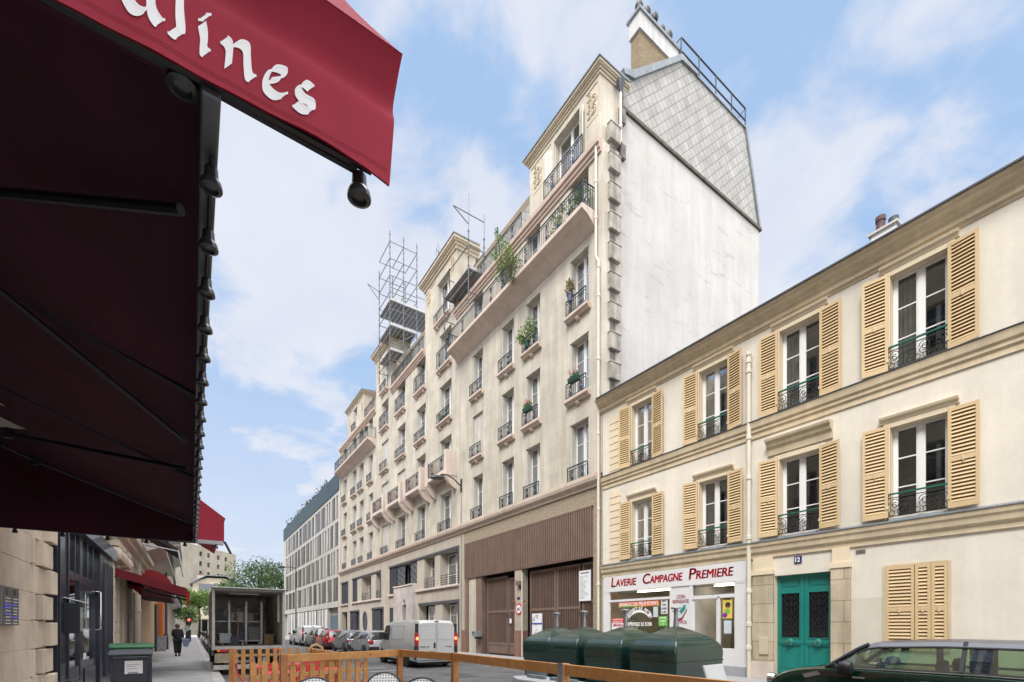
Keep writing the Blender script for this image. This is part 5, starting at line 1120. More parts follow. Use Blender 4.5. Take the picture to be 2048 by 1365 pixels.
for (ya_, yb_, ym_) in ((1.9, 2.9, 1.6), (3.0, 3.4, 4.3), (4.1, 5.1, 4.9), (1.2, 1.3, 2.2)):
    m = MB(); m.tube([(FLX + .05, ya_, 3.02), (FLX * .5, ym_, 2.74), (fx - .05, yb_, 2.44)], .012, 8); m.lathe([(.025, -.03), (.025, .03)], (FLX * .5, ym_, 2.74), 10); m.build('folding_arm', BLACK, AW, smooth=40)
for y in (2.3, 3.6): 
    m = MB(); m.tube([(FLX + .02, y, 3.22), (fx, y + .05, 2.45)], .012, 6); m.build('seam_rope', BLACK, AW)
# lettered awning
LA = thing('lettered_awning', 'burgundy awning with large white calligraphic letters across its valance at the upper left', 'awning', (-.4, .9, 2.35))
YV = .88; zb1 = 2.357; xr = .314; ztv = 2.586
m = MB(); n = 60; x0_ = -1.25
gv = []; 
for lay in (0, 1):
    for i in range(n + 1):
        for j in range(17):
            u = i / n; v = j / 16; x = x0_ + (xr + .017 * v - x0_) * u; wv = .004 * math.sin(x * 22) * (1 - v) + .002 * math.sin(x * 60 + 1) * (1 - v); zz = zb1 + (ztv - zb1) * v + .004 * math.sin(x * 9) * (1 - v)
            if u > .93: zz -= (u - .93) / .07 * .012 * (1 - v)
            gv.append((x, YV + wv * .5 + lay * .0035 + (-.022 * max(0, (v - .86) / .14) ** 1.5 if v > .86 else .016 * math.sin(math.pi * max(0, (v - .55) / .31)) if v > .55 else 0), zz))
fs = []; o_ = (n + 1) * 17
for i in range(n):
    for j in range(16): a = i * 17 + j; fs += [(a, a + 17, a + 18, a + 1), (o_ + a, o_ + a + 1, o_ + a + 18, o_ + a + 17)]
m.add(gv, fs); val = m.build('valance', BUR, LA, smooth=True)
HEM = M('hem_thread', (.26, .018, .035), .95)
m = MB(); nx, ny = 60, 14; gv = []
for lay in (0, 1):
    for i in range(nx + 1):
        for j in range(ny + 1):
            u, v = i / nx, j / ny; x = x0_ + (xr + .017 - x0_) * u
            yy = YV - .022 + 1.0 * v + lay * .004; zz = ztv - .001 + v * 1.42 - .03 * math.sin(math.pi * v)
            gv.append((x, yy, zz))
fs = []; w_ = ny + 1; o_ = (nx + 1) * w_
for i in range(nx):
    for j in range(ny): a = i * w_ + j; fs += [(a, a + w_, a + w_ + 1, a + 1), (o_ + a, o_ + a + 1, o_ + a + w_ + 1, o_ + a + w_)]
m.add(gv, fs); m.build('canopy', BUR, LA, smooth=True)
m = MB(); m.tube([(x0_, YV + .035, ztv - .012), (xr - .01, YV + .035, ztv - .012)], .026, 10); m.lathe([(.0, 0), (.035, 0), (.035, .02), (0, .02)], (xr - .012, YV + .035, ztv - .012), 10, axis='x'); m.build('front_bar', DKM, LA, smooth=40)
m = MB(); m.box(x0_, xr - .03, YV + .012, YV + .022, zb1 + .008, zb1 + .022); m.build('lower_bar', BLACK, LA)
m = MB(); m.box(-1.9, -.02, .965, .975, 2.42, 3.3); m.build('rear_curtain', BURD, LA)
# letters drawn with a broad nib; u, v are read off the photograph of the cloth and laid out in metres on it
def vy0(x, z):
    v = (z - zb1) / (ztv - zb1); wv = (.004 * math.sin(x * 22) + .002 * math.sin(x * 60 + 1)) * (1 - v)
    return YV + wv * .5 - .001
def nib(strokes, name, w_=26, ang=35):
    def vy(x, z):
        v = (z - zb1) / (ztv - zb1); wv = (.004 * math.sin(x * 22) + .002 * math.sin(x * 60 + 1)) * (1 - v)
        return YV + wv * .5 + (-.022 * max(0, (v - .86) / .14) ** 1.5 if v > .86 else .016 * math.sin(math.pi * max(0, (v - .55) / .31)) if v > .55 else 0) - .0014
    q = MB(); nx_, ny_ = math.cos(R(ang)) * w_ / 2, math.sin(R(ang)) * w_ / 2
    for st in strokes:
        pts = []
        for i in range(len(st) - 1):
            for k in range(6):
                t_ = k / 6; p0 = st[max(i - 1, 0)]; p1 = st[i]; p2 = st[i + 1]; p3 = st[min(i + 2, len(st) - 1)]
                pts.append(tuple(.5 * ((2 * p1[c]) + (-p0[c] + p2[c]) * t_ + (2 * p0[c] - 5 * p1[c] + 4 * p2[c] - p3[c]) * t_ ** 2 + (-p0[c] + 3 * p1[c] - 3 * p2[c] + p3[c]) * t_ ** 3) for c in (0, 1)))
        pts.append(st[-1]); L_ = [onY((a - nx_) / 2.4378, (b + ny_) / 2.4378, YV) for a, b in pts]; R_ = [onY((a + nx_) / 2.4378, (b - ny_) / 2.4378, YV) for a, b in pts]
        D = 4; L2 = [onY((a - D) / 2.4378, (b - D) / 2.4378, YV) for a, b in pts]
        for i in range(len(pts) - 1):
            for off, (P_, Q_) in enumerate(((L_, R_),)):
                a, b, c, d = P_[i], Q_[i], Q_[i + 1], P_[i + 1]; q.quad(*[(p_[0], vy(*p_), p_[1]) for p_ in (a, b, c, d)])
            for ps in (L_, R_):      # stroke caps give the thin parts some body
                a, b = ps[i], ps[i + 1]; t_ = .0022; q.quad(*[(p_[0], vy(*p_) - .0003, p_[1]) for p_ in ((a[0], a[1] - t_), (b[0], b[1] - t_), (b[0], b[1] + t_), (a[0], a[1] + t_))])
    return q.build(name, M('letter_white', (.86, .86, .88), .7, .03) if 'letter_white' not in bpy.data.materials else bpy.data.materials['letter_white'], val)
W_ = 50
for zz_ in (zb1 + .012, zb1 + .0165):
    q = MB(); xs_ = [x0_ + (xr - .004 - x0_) * k / 90 for k in range(91)]
    for a_, b_ in zip(xs_, xs_[1:]): q.quad(*[(x_1, vy0(x_1, z_1), z_1) for x_1, z_1 in ((a_, zz_), (b_, zz_), (b_, zz_ + .0009), (a_, zz_ + .0009))])
    q.build('hem', HEM, val)
nib([[(720, -160), (640, -170), (600, -80), (615, -10), (660, 60), (720, 60), (755, -30)], [(750, -180), (735, -60), (740, 60), (770, 118), (785, 122)]], 'letter', W_)
nib([[(880, -60), (876, 60), (884, 165), (868, 180), (838, 155)]], 'letter', W_)
nib([[(985, 118), (995, 180), (992, 245), (1008, 262)], [(985, 86), (1012, 88)]], 'letter', 46)
nib([[(1092, 195), (1118, 230), (1112, 325)], [(1118, 240), (1160, 215), (1200, 235), (1205, 300), (1212, 370), (1232, 385)]], 'letter', 44)
nib([[(1308, 395), (1370, 385), (1385, 350), (1330, 335), (1298, 380), (1300, 430), (1345, 470), (1388, 468)]], 'letter', 38)
nib([[(1515, 440), (1480, 415), (1452, 440), (1470, 480), (1515, 510), (1518, 548), (1480, 545), (1440, 510)]], 'letter', 38)
# next awning's end seen past the front bar
NA = thing('side_awning', 'small end of another burgundy awning showing beyond the front bar with its crank eye', 'awning', (0, 5.6, 2.3))
m = MB(); m.box(.0, .265, 5.47, 5.476, 2.35, 2.555); m.prism([(.0, 2.555), (.265, 2.555), (.28, 2.58), (.0, 2.79)], 'y', 5.47, 5.476); m.build('end_valance', BUR, NA)
canopy(NA, .275, FLX, 2.57, 4.0, 5.48, 8.1, sag=.02); m = MB(); m.box(.262, .268, 5.48, 5.62, 2.35, 2.57); m.build('valance', BUR, NA)
m = MB(); m.box(-.1, .26, 5.45, 5.50, 2.315, 2.35); m.build('lower_bar', GALV, NA); m = MB(); m.tube([(.27, 5.47, 2.35), (.29, 5.47, 2.31), (.325, 5.47, 2.235)], .012, 6); m.build('crank_eye', BLACK, NA)
# string of lamp holders
SLT = thing('string_lights', 'string of black lamp holders hung along the edges of the burgundy awnings', 'string lights', (0, 3, 2.34))
def holder(x, y, z, s=1.):
    m = MB(); m.lathe([(a_ * s, b_ * s) for a_, b_ in ((.004, 0), (.011, -.002), (.012, -.022), (.016, -.026), (.0185, -.034), (.0185, -.039), (.012, -.042), (.010, -.036), (.001, -.036))], (x, y, z), 18)
    return m.build('lamp_holder', M('holder_black', (.03, .032, .036), .3, .1, coat=.4) if 'holder_black' not in bpy.data.materials else bpy.data.materials['holder_black'], SLT, smooth=40)
for i in range(27): holder(fx + .0, 1.03 + i * .168, 2.345)
for px in (30, 125, 215, 293, 370): x, _ = onY(px, 1060, 5.44); holder(x, 5.44, 2.312)
for px, zz in ((365, 2.412), (720, 2.377)): x, _ = onY(px, 200, YV + .04); holder(x, YV + .045, zz, 1.2)
holder(.2, 5.47, 2.318)
m = MB(); m.tube([(fx, 1.0, 2.342), (fx, 5.4, 2.342)], .004, 5); m.tube([(x0_, YV + .045, 2.414), (xr - .05, YV + .045, 2.38)], .006, 5); m.build('cable', BLACK, SLT)
# lamp shade + fixture under the awning at the picture's left edge
WL_ = thing('wall_lamp', 'pale cone of a lamp shade hanging under the awning at the left edge', 'lamp', (-1.2, 4.4, 2.6))
x, z = onY(-14, 800, 4.2); m = MB(); m.lathe([(.04, .17), (.05, .17), (.24, 0), (.235, -.01), (.04, .15)], (x - .03, 4.2, z - .08), 22); m.build('lamp_shade', M('shade_grey', (.42, .40, .36), .6), WL_, smooth=40); m = MB(); m.tube([(x - .03, 4.2, z + .08), (x - .03, 4.2, 3.0)], .01, 6); m.build('lamp_cord', BLACK, WL_)
# street awnings further down
D1 = thing('shop_awning', 'sloping burgundy awning with a scarlet end flap over the left pavement', 'awning', (FLX, 20, 3))
canopy(D1, -.12, FLX, 2.66, 3.22, 17.45, 22.6, sag=.02, mat=M('burgundy_dusty', (.17, .014, .022), .9, .15, 2, trans=.2)); m = MB(); m.box(-.14, -.08, 17.45, 22.6, 2.56, 2.66); m.box(FLX, FLX + .14, 17.4, 22.7, 3.12, 3.3); m.build('front_bar', DKM, D1)
m = MB(); m.box(-.112, -.10, 17.46, 22.6, 2.22, 2.56); m.prism([(-.12, 2.6), (-.12, 2.15), (-.05, 2.3), (-.04, 2.6)], 'y', 17.44, 17.46); m.build('valance', M('scarlet_canvas', (.42, .01, .012), .8, .1, trans=.3), D1)
for y in (17.9, 22.2): m = MB(); m.tube([(FLX + .1, y, 3.05), (-1.1, y + .5, 2.82), (-.15, y + .1, 2.58)], .03, 6); m.build('folding_arm', WHITE if y < 20 else BLACK, D1)
D2 = thing('dome_awning', 'rounded burgundy canopy behind the sloping one on the left pavement', 'awning', (FLX, 30, 3))
m = MB(); pf = [(FLX, 4.3)] + [(FLX + 1.15 * math.sin(a * R(9)), 3.5 + .8 * math.cos(a * R(9))) for a in range(1, 11)] + [(FLX + 1.15, 3.4), (FLX, 3.4)]; m.prism(pf, 'y', 28.3, 34.0); m.build('canopy', M('burgundy_dome', (.24, .012, .02), .8, .1, 1.5), D2)
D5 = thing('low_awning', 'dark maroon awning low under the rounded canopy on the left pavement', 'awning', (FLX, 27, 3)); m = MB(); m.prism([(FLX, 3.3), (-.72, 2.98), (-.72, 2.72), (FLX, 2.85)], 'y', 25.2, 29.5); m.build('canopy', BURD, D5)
m = MB(); m.prism([(FLX, 3.24), (-.12, 2.70), (-.12, 2.44), (FLX, 3.0)], 'y', 17.40, 17.43); m.build('side_flap', bpy.data.materials['burgundy_dusty'], D1)
D3 = thing('small_awning', 'small bright red folded awning box on the cream stone wall', 'awning', (FLX, 21.6, 2.9))
m = MB(); m.box(FLX + .02, FLX + .45, 20.9, 22.5, 2.95, 3.05, 1); m.box(FLX + .40, FLX + .45, 20.9, 22.5, 2.68, 2.96); m.prism([(FLX + .05, 3.0), (FLX + .42, 2.95), (FLX + .42, 2.7)], 'y', 20.89, 20.92); m.build('canopy', [bpy.data.materials['scarlet_canvas'], BURD], D3)
D4 = thing('dark_awning', 'dark folded awning with angled arms high on the left facades', 'awning', (FLX, 20, 5))
m = MB(); m.prism([(FLX, 5.45), (-.42, 4.45), (-.42, 4.3), (FLX, 5.3)], 'y', 21.6, 23.6); m.build('canopy', M('charcoal_canvas', (.03, .022, .03), .9, .1), D4)
m = MB(); m.tube([(-.42, 21.7, 4.4), (-.25, 21.6, 3.4)], .03, 6); m.tube([(FLX, 21.6, 4.6), (-.42, 21.6, 4.35)], .035, 6); m.build('folding_arm', GALV, D4)
# ---------------------------------------------------------------- scaffolds
SCF = M('scaffold_steel', (.14, .15, .165), .5, .25, 6, metal=.3)
def scaffold(nm, lab, x0, x1, y0, y1, zb, zt, plats, nx=1, ny=1, lift=1.35, extra=()):
    o = thing(nm, lab, 'scaffolding', ((x0 + x1) / 2, (y0 + y1) / 2, zb)); xs = [x0 + (x1 - x0) * i / nx for i in range(nx + 1)]; ys = [y0 + (y1 - y0) * j / ny for j in range(ny + 1)]
    r = .036
    for j, y in enumerate(ys):
        for i, x in enumerate(xs):
            zz = zt - (0 if j == 0 else 1.6); m = MB(); m.tube([(x, y, zb), (x, y, zz)], r, 6)
            k = zb + .4
            while k < zz: m.lathe([(.028, -.03), (.06, -.02), (.06, .02), (.028, .03)], (x, y, k), 8); k += .5
            m.build('standard', SCF, o, smooth=40)
    z = zb + .9
    m = MB()
    while z < zt - .3:
        for y in ys: m.tube([(x0, y, z), (x1, y, z)], r * .85, 5)
        for x in xs: m.tube([(x, y0, z), (x, y1, z)], r * .85, 5)
        z += lift
    for e in extra: m.tube(e, r * .85, 5)
    m.build('ledger', SCF, o, smooth=40)
    for (a, b, c, d, z) in plats:
        m = MB(); n = max(2, round((b - a) / .33)); 
        for i in range(n):
            xa = a + (b - a) * i / n + .015; xb = a + (b - a) * (i + 1) / n - .015; m.box(xa, xb, c, d, z, z + .05)
            for q in range(3): xc = xa + (xb - xa) * (q + .5) / 3; m.box(xc - .02, xc + .02, c + .1, d - .1, z - .012, z - .001, 1)
        m.box(a, b, c - .03, c, z - .03, z + .16); m.box(a, b, d, d + .03, z - .03, z + .16); m.build('platform', [M('platform_alu', (.42, .43, .44), .5, .2, 4, metal=.3) if 'platform_alu' not in bpy.data.materials else bpy.data.materials['platform_alu'], BLACK], o)
    m = MB()
    for (x, y, z) in ((x0, y0, zb + 1.5), (xs[-1], y0, zb + 2.8)): m.lathe([(.034, 0), (.034, .16)], (x, y, z), 8)
    m.build('marker_band', RED, o); return o
scaffold('scaffold_tower', 'tall open scaffold tower with several platforms between the second and third roof blocks', 13.2, 15.5, 37.0, 39.6, 22.2, 33.4, [(13.2, 14.35, 37.0, 39.6, 23.9), (13.2, 15.5, 37.0, 39.6, 25.9), (13.2, 17.2, 37.0, 39.6, 27.9)], nx=2, ny=1,
         extra=[[(13.2, 39.6, 30.0), (12.2, 39.6, 30.3)], [(12.2, 39.6, 30.3), (13.2, 39.6, 29.3)], [(15.5, 37.0, 29.0), (17.8, 37.0, 29.0)], [(17.2, 37.0, 24.5), (17.2, 37.0, 29.6)], [(13.2, 37, 24.1), (15.5, 37, 25.9)], [(13.2, 37, 28.9), (15.5, 37, 28.9)]])
scaffold('hanging_scaffold', 'small scaffold with one platform in front of the second roof block', 13.3, 14.35, 24.15, 27.3, 20.1, 24.6, [(13.3, 14.35, 24.15, 27.3, 22.4)], nx=1, ny=1,
         extra=[[(13.3, 24.15, 24.4), (13.3, 24.15, 26.7)], [(12.3, 24.15, 25.5), (14.35, 24.15, 25.5)], [(12.3, 24.15, 25.5), (13.3, 24.15, 24.9)], [(14.35, 24.15, 24.5), (14.35, 24.15, 26.0)]])
an = thing('roof_antenna', 'small tv antenna on the roof edge of the second block', 'antenna', (14.2, 30.0, 26.3))
m = MB(); m.tube([(14.2, 30.0, 26.3), (14.2, 30.0, 27.6)], .02, 5); m.tube([(13.8, 29.6, 27.3), (14.6, 30.4, 27.5)], .015, 5)
for k in range(4): m.tube([(13.9 + k * .2, 29.9 + k * .1, 27.1), (13.9 + k * .2, 29.5 + k * .2, 27.7)], .01, 4)
m.build('aerial', IRON, an)
# ---------------------------------------------------------------- plants on balconies
LEAF1 = M('leaf_mid', (.06, .14, .03), .6, .35, 6, trans=.2); LEAF2 = M('leaf_light', (.13, .24, .05), .6, .3, 6, trans=.25); POTB = M('pot_blue', (.09, .11, .19), .5); POTG = M('planter_green', (.015, .06, .04), .5)
FR = M('petal_red', (.55, .015, .03), .6); FW = M('petal_pale', (.6, .4, .42), .6)
def plant(lab, x, y, z, blobs_, mat, size=.09, pot=None, potm=None, flowers=None, seed=1, nm='potted_plant', cat='plant', n=170):
    o = thing(nm, lab, cat, (x, y, z)); rg = random.Random(seed); m = MB()
    for (dx_, dy_, dz, r) in blobs_: leaves(m, (x + dx_, y + dy_, z + dz), r, int(n * r / .3), size, rg)
    m.build('foliage', mat, o)
    if pot == 'box': m = MB(); m.prism([(-.10, 0), (.10, 0), (.13, .17), (-.13, .17)], 'y', -.28, .28); m.v = [(a + x, b + y, c + z) for a, b, c in m.v]; m.build('planter', potm, o)
    elif pot: m = MB(); m.lathe([(.09, 0), (.14, .26), (.16, .26), (.16, .3), (.13, .3)], (x, y, z), 14); m.build('pot', potm, o, smooth=40)
    m = MB()
    for (dx_, dy_, dz, r) in blobs_: m.tube([(x, y, z + .1), (x + dx_, y + dy_, z + dz)], .012, 4)
    m.build('stem', M('stem', (.05, .05, .02), .8) if 'stem' not in bpy.data.materials else bpy.data.materials['stem'], o)
    if flowers:
        m = MB()
        for k in range(16): leaves(m, (x + rg.uniform(-.14, .08), y + rg.uniform(-.26, .26), z + .3 + rg.uniform(0, .22)), .05, 7, .06, rg, k % 4 == 0)
        m.build('flower', [flowers, FW], o)
    return o
plant('dense green shrub filling the right end of the long balcony', 13.62, 14.95, 18.9, [(0, 0, .5, .42), (-.1, .3, .35, .35), (.1, -.2, .75, .3), (0, .1, .9, .25)], LEAF1, pot=1, potm=POTG, seed=2, n=240)
plant('pale green climbing plant on the long balcony railing left of the dense shrub', 13.45, 16.1, 18.9, [(0, 0, .4, .3), (0, .3, .8, .25), (0, -.2, .95, .22), (0, .5, .3, .25)], LEAF2, pot=1, potm=POTB, seed=3)
plant('tall leafy young tree growing out of the long balcony', 13.45, 20.6, 18.9, [(0, 0, 1.2, .36), (0, .3, 1.9, .42), (0, -.3, 2.0, .36), (-.1, .1, 2.6, .3), (0, .5, 1.3, .4), (-.1, .45, 3.2, .22), (0, .75, 3.75, .16), (0, .9, 2.6, .25), (-.1, -.6, 1.5, .3), (0, -1.0, .9, .35)], LEAF2, size=.13, pot=1, potm=POTB, seed=4, nm='balcony_tree', cat='tree', n=85)
plant('yellowing trailing plant spilling over the long balcony beside the young tree', 13.1, 19.3, 18.4, [(0, 0, .2, .2), (0, .2, .6, .35), (0, -.3, .8, .32), (0, .1, 1.1, .3)], M('leaf_olive', (.14, .15, .05), .7, .3, 5), seed=5)
plant('light green bush growing through an upper window railing', 13.72, 18.95, 15.35, [(0, .1, .75, .4), (0, -.3, 1.0, .3), (-.1, .4, .55, .28), (0, -.4, .5, .28)], LEAF2, pot=1, potm=POTG, seed=6, size=.12)
plant('spiky dry grass in a blue-grey pot hung on an upper window railing', 13.68, 15.7, 15.75, [(0, 0, .55, .22), (0, 0, .75, .18)], M('grass_dry', (.30, .27, .15), .8, .3, 6), pot=1, potm=POTB, seed=7, size=.16)
plant('red geraniums in a green trough on the window railing nearest the white gable', 13.68, 15.45, 12.15, [(0, .1, .28, .16), (0, -.15, .28, .16)], LEAF1, pot='box', potm=POTG, flowers=FR, seed=8, nm='flower_box', cat='flower box')
plant('bright red geraniums in a green trough one window further left', 13.68, 18.85, 12.15, [(0, .1, .28, .16), (0, -.15, .28, .16)], LEAF1, pot='box', potm=POTG, flowers=FR, seed=9, nm='flower_box', cat='flower box')
plant('low green plants behind a railing of the second roof block column', 13.82, 28.6, 15.3, [(0, .4, .35, .25), (0, -.4, .3, .22)], LEAF1, pot='box', potm=POTG, seed=10)
plant('orange and red flowers on the corner of the far left long balcony', 13.3, 43.6, 19.6, [(0, 0, .3, .2)], LEAF1, pot=1, potm=POTG, flowers=M('petal_orange', (.6, .1, .02), .6), seed=11, nm='flower_pot')
# ---------------------------------------------------------------- wall lamp, street lamps, signs
LH = M('lamp_head_grey', (.05, .055, .06), .45, .15, 4, metal=.3)
wl_ = thing('wall_street_lamp', 'grey street lamp on a curved bracket fixed to the tall stone facade', 'street lamp', (14, 26.3, 10.4))
m = MB(); m.box(13.93, 14.0, 26.22, 26.36, 10.0, 10.8); m.build('bracket_plate', LH, wl_)
m = MB(); m.tube([(13.93, 26.29, 10.35), (13.5, 26.4, 10.75), (13.1, 26.6, 11.0), (12.75, 26.75, 10.98)], .045, 8); m.build('arm', LH, wl_, smooth=40)
m = MB(); m.lathe([(.0, .14), (.16, .12), (.34, .02), (.36, -.04), (.3, -.10), (.0, -.13)], (0, 0, 0), 16); m.v = [(12.55 + x * 1.35, 26.8 + y * .75, 10.78 + z + x * .1) for x, y, z in m.v]; m.build('lamp_head', LH, wl_, smooth=40)
def lamp_mast(lab, x, y, h, two=True):
    o = thing('street_lamp', lab, 'street lamp', (x, y, 0)); m = MB(); m.lathe([(.14, 0), (.13, 1.0), (.08, 1.1), (.05, h)], (x, y, 0), 10); m.build('pole', LH, o, smooth=40)
    for k in range(2 if two else 1):
        m = MB(); yy = y + k * .9; m.tube([(x, y, h), (x - .7, yy, h + .15), (x - 1.3, yy, h + .05)], .03, 6); m.build('arm', LH, o)
        m = MB(); m.prism([(-1.9, 0), (-1.2, .0), (-1.2, .12), (-1.5, .2), (-1.9, .1)], 'y', yy - .15, yy + .15); m.v = [(a + x, b, c + h - .03) for a, b, c in m.v]; m.build('lamp_head', LH, o, bev=.02)
    return o
lamp_mast('dark double-headed street lamp mast in front of the concrete building', 10.6, 62.9, 8.8); lamp_mast('slim brown lamp mast standing against the peach building', -1.45, 40.5, 8.6, False)
tl = thing('traffic_light', 'traffic light showing red at the end of the left pavement', 'traffic light', (-.22, 58, 0))
m = MB(); m.tube([(-.22, 58, 0), (-.22, 58, 3.0)], .07, 8); m.box(-.38, -.04, 57.9, 58.15, .1, 1.3); m.build('pole', BLACK, tl)
m = MB(); m.box(-.42, -.02, 57.85, 58.1, 1.75, 2.55); m.build('signal_head', BLACK, tl, bev=.03)
m = MB(); m.lathe([(0, 0), (.12, 0), (.12, .02), (0, .02)], (-.22, 57.82, 2.3), 14, axis='y'); m.build('red_lens', M('red_lens', (1, .06, .03), .4, 0, emit=3), tl)
m = MB(); m.lathe([(0, 0), (.26, 0), (.26, .02), (0, .02)], (-.4, 57.8, 1.4), 16, axis='y'); m.build('round_sign', M('sign_grey', (.35, .37, .4), .5), tl)
def flat(nm, lab, cat, px0, px1, py0, py1, X, mat, th=.02, bev=0):
    a, b = YX(px1, X), YX(px0, X); zt, zb = onX(px0, py0, X)[1], onX(px0, py1, X)[1]; o = thing(nm, lab, cat, (X, (a + b) / 2, zb)); m = MB(); m.box(X, X + th, a, b, zb, zt); m.build('panel', mat, o, bev=bev); return o, a, b, zb, zt
o, a, b, zb, zt = flat('notice_board', 'white printed notice fixed high on the brown lattice gate by the corner', 'notice', 1158, 1181.5, 1143, 1203, 14.18, PW); GP = M('print_grey', (.30, .31, .33), .7)
fit_text('Permis de construire', (b - a) * .7, .06, MX(14.176, b - (b - a) * .15, zt - .13), BK, o, bold=.02); m = MB(); rg = random.Random(2)
for k in range(20): z = zt - .25 - k * (zt - zb - .3) / 20; w_ = (b - a) * rg.uniform(.2, .75); m.box(14.176, 14.18, b - .06 - w_, b - .06, z, z + .014)
m.build('print_line', GP, o)
o, a, b, zb, zt = flat('wall_poster', 'blue and white poster with scribbles on the brown lattice gate behind the green containers', 'poster', 1063.5, 1084.5, 1228, 1282, 14.16, PW)
m = MB(); m.box(14.154, 14.16, a, b, zb + (zt - zb) * .60, zb + (zt - zb) * .66); m.box(14.154, 14.16, b - .03, b, zb, zt); m.box(14.154, 14.16, a, a + .02, zb, zt); m.build('blue_band', M('print_blue', (.05, .08, .35), .6), o)
for k in range(12): m = MB(); y_ = rg.uniform(a + .1, b - .1); z_ = rg.uniform(zb + .2, zt - .1); m.tube([(14.155, y_, z_), (14.155, y_ + .06, z_ + .05), (14.155, y_ + .1, z_ - .03), (14.155, y_ + .02, z_ - .06)], .008, 4); m.build('scribble', BK, o)
o = thing('height_limit_sign', 'round red-rimmed height limit sign on the pillar between the two garage gates', 'sign', (13.93, 17.8, 2.5)); cy_, cz_ = onX(1037, 1218.5, 13.92)
m = MB(); m.lathe([(0, 0), (.29, 0), (.29, .02), (0, .02)], (13.92, cy_, cz_), 28, axis='x'); m.build('rim', RP, o); m = MB(); m.lathe([(0, 0), (.215, 0), (.215, .005), (0, .005)], (13.913, cy_, cz_), 28, axis='x'); m.build('face', PW, o); fit_text('3m1', .26, .17, MX(13.909, cy_ + .13, cz_ - .085), BK, o, bold=.02)
o, a, b, zb, zt = flat('number_plate', 'tiny blue number plate above the height limit sign', 'sign', 1034.5, 1039.5, 1195, 1200, 13.935, BLUE); 
o = thing('flood_light', 'small brown flood light box near the top of the garage pillar', 'lamp', (13.8, 17.7, 3.6)); cy_, cz_ = onX(1036, 1167, 13.8); m = MB(); m.box(13.75, 13.9, cy_ - .16, cy_ + .16, cz_ - .1, cz_ + .12); m.build('housing', BROWN, o, bev=.01); m = MB(); m.box(13.9, 13.95, cy_ - .04, cy_ + .04, cz_ - .3, cz_ + .05); m.build('bracket', IRON, o)
for px in (1028, 1047.5): cy_, cz_ = onX(px, 1203, 13.85); q = MB(); q.lathe([(0, -.05), (.06, -.04), (.07, 0), (.06, .04), (0, .05)], (13.86, cy_, cz_), 12); o = q.build('warning_light', M('orange_lens', (.35, .08, .03), .4) if 'orange_lens' not in bpy.data.materials else bpy.data.materials['orange_lens'], smooth=40); tag(o, 'small orange warning light %s of the garage pillar' % ('left' if px < 1030 else 'right'), 'lamp')
o = thing('letter_box', 'grey letter box on a bracket beside the left garage gate', 'letter box', (13.7, 22.5, 1.2)); cy_, cz_ = onX(953, 1268, 13.75); m = MB(); m.box(13.6, 13.98, cy_ - .28, cy_ + .28, cz_ - .17, cz_ + .17); m.build('box', M('letterbox_grey', (.22, .23, .24), .5, .1), o, bev=.015); m = MB(); m.box(13.59, 13.6, cy_ + .05, cy_ + .22, cz_ + .02, cz_ + .1); m.build('label', BK, o); m = MB(); m.box(13.7, 13.98, cy_ - .15, cy_ + .15, cz_ - .3, cz_ - .171); m.build('bracket', IRON, o)
o, a, b, zb, zt = flat('small_notice', 'small white paper on the left garage gate', 'notice', 1019, 1023, 1238, 1247, 14.2, PW)
# ---------------------------------------------------------------- green recycling containers
GC = M('container_green', (.011, .045, .038), .22, .3, 1.6, coat=.6, streak=.25); GCD = M('container_rim', (.008, .03, .026), .5)
def container(lab, cx, cy_, seed):
    o = thing('recycling_container', lab, 'recycling container', (cx, cy_, -.13), 0, 'green domed recycling containers'); a, b = .83, .615
    m = MB(); N_ = 12; rings = []
    prof = [(0.93, .0), (.95, .3), (.985, .8), (1.0, 1.05), (1.0, 1.12)] + [(.995, 1.17), (.975, 1.225), (.94, 1.275), (.89, 1.32), (.82, 1.365), (.70, 1.43), (.52, 1.51), (.33, 1.58), (.15, 1.64), (.04, 1.665)]
    sec = []
    for k in range(4):
        cx_, cy2 = ((a, -b), (a, b), (-a, b), (-a, -b))[k]; nx_, ny_ = ((a, b), (-a, b), (-a, -b), (a, -b))[k]
        for t_ in (0, .02, .2, .5, .8, .98): x = cx_ + (nx_ - cx_) * t_; y = cy2 + (ny_ - cy2) * t_; sec.append((x, y, t_))
    vs = []; 
    for (s_, z) in prof:
        for (x, y, t_) in sec:
            k_ = .97 if t_ in (0,) else 1.; vs.append((cx + x * s_ * k_, cy_ + y * s_ * k_, z - .13))
    n = len(sec); fs = []
    for i in range(len(prof) - 1):
        for j in range(n): fs.append((i * n + j, i * n + (j + 1) % n, (i + 1) * n + (j + 1) % n, (i + 1) * n + j))
    fs += [tuple(range(n))[::-1], tuple((len(prof) - 1) * n + j for j in range(n))]; m.add(vs, fs); m.build('body', GC, o, smooth=20)
    m = MB(); w_ = .985
    m.box(cx - a * w_ - .012, cx + a * w_ + .012, cy_ - b * w_ - .012, cy_ + b * w_ + .012, .80, .815); m.build('seam', GCD, o)
    m = MB(); m.lathe([(.06, 1.54), (.045, 1.78), (.045, 1.86), (.085, 1.87), (.085, 1.885), (.045, 1.89), (.045, 1.92), (.11, 1.925), (.11, 1.95), (.09, 1.965), (0, 1.97)], (cx, cy_, -.01), 18); m.build('lifting_post', GALV, o, smooth=30)
    return o
for i, (cx, cy_) in enumerate(((8.82, 6.6), (8.82, 8.06), (8.82, 9.54), (9.15, 11.1))):
    container(['nearest green domed container, its whole end face in view by the white board', 'second green domed container from the right, in front of the laundrette window', 'third green domed container from the right', 'farthest green domed container, beside the brown garage gates'][i], cx, cy_, i)
o = thing('loading_plinth', 'low light grey plinth with metal bars at the foot of the green containers', 'plinth', (7.4, 8.8, -.13)); m = MB()
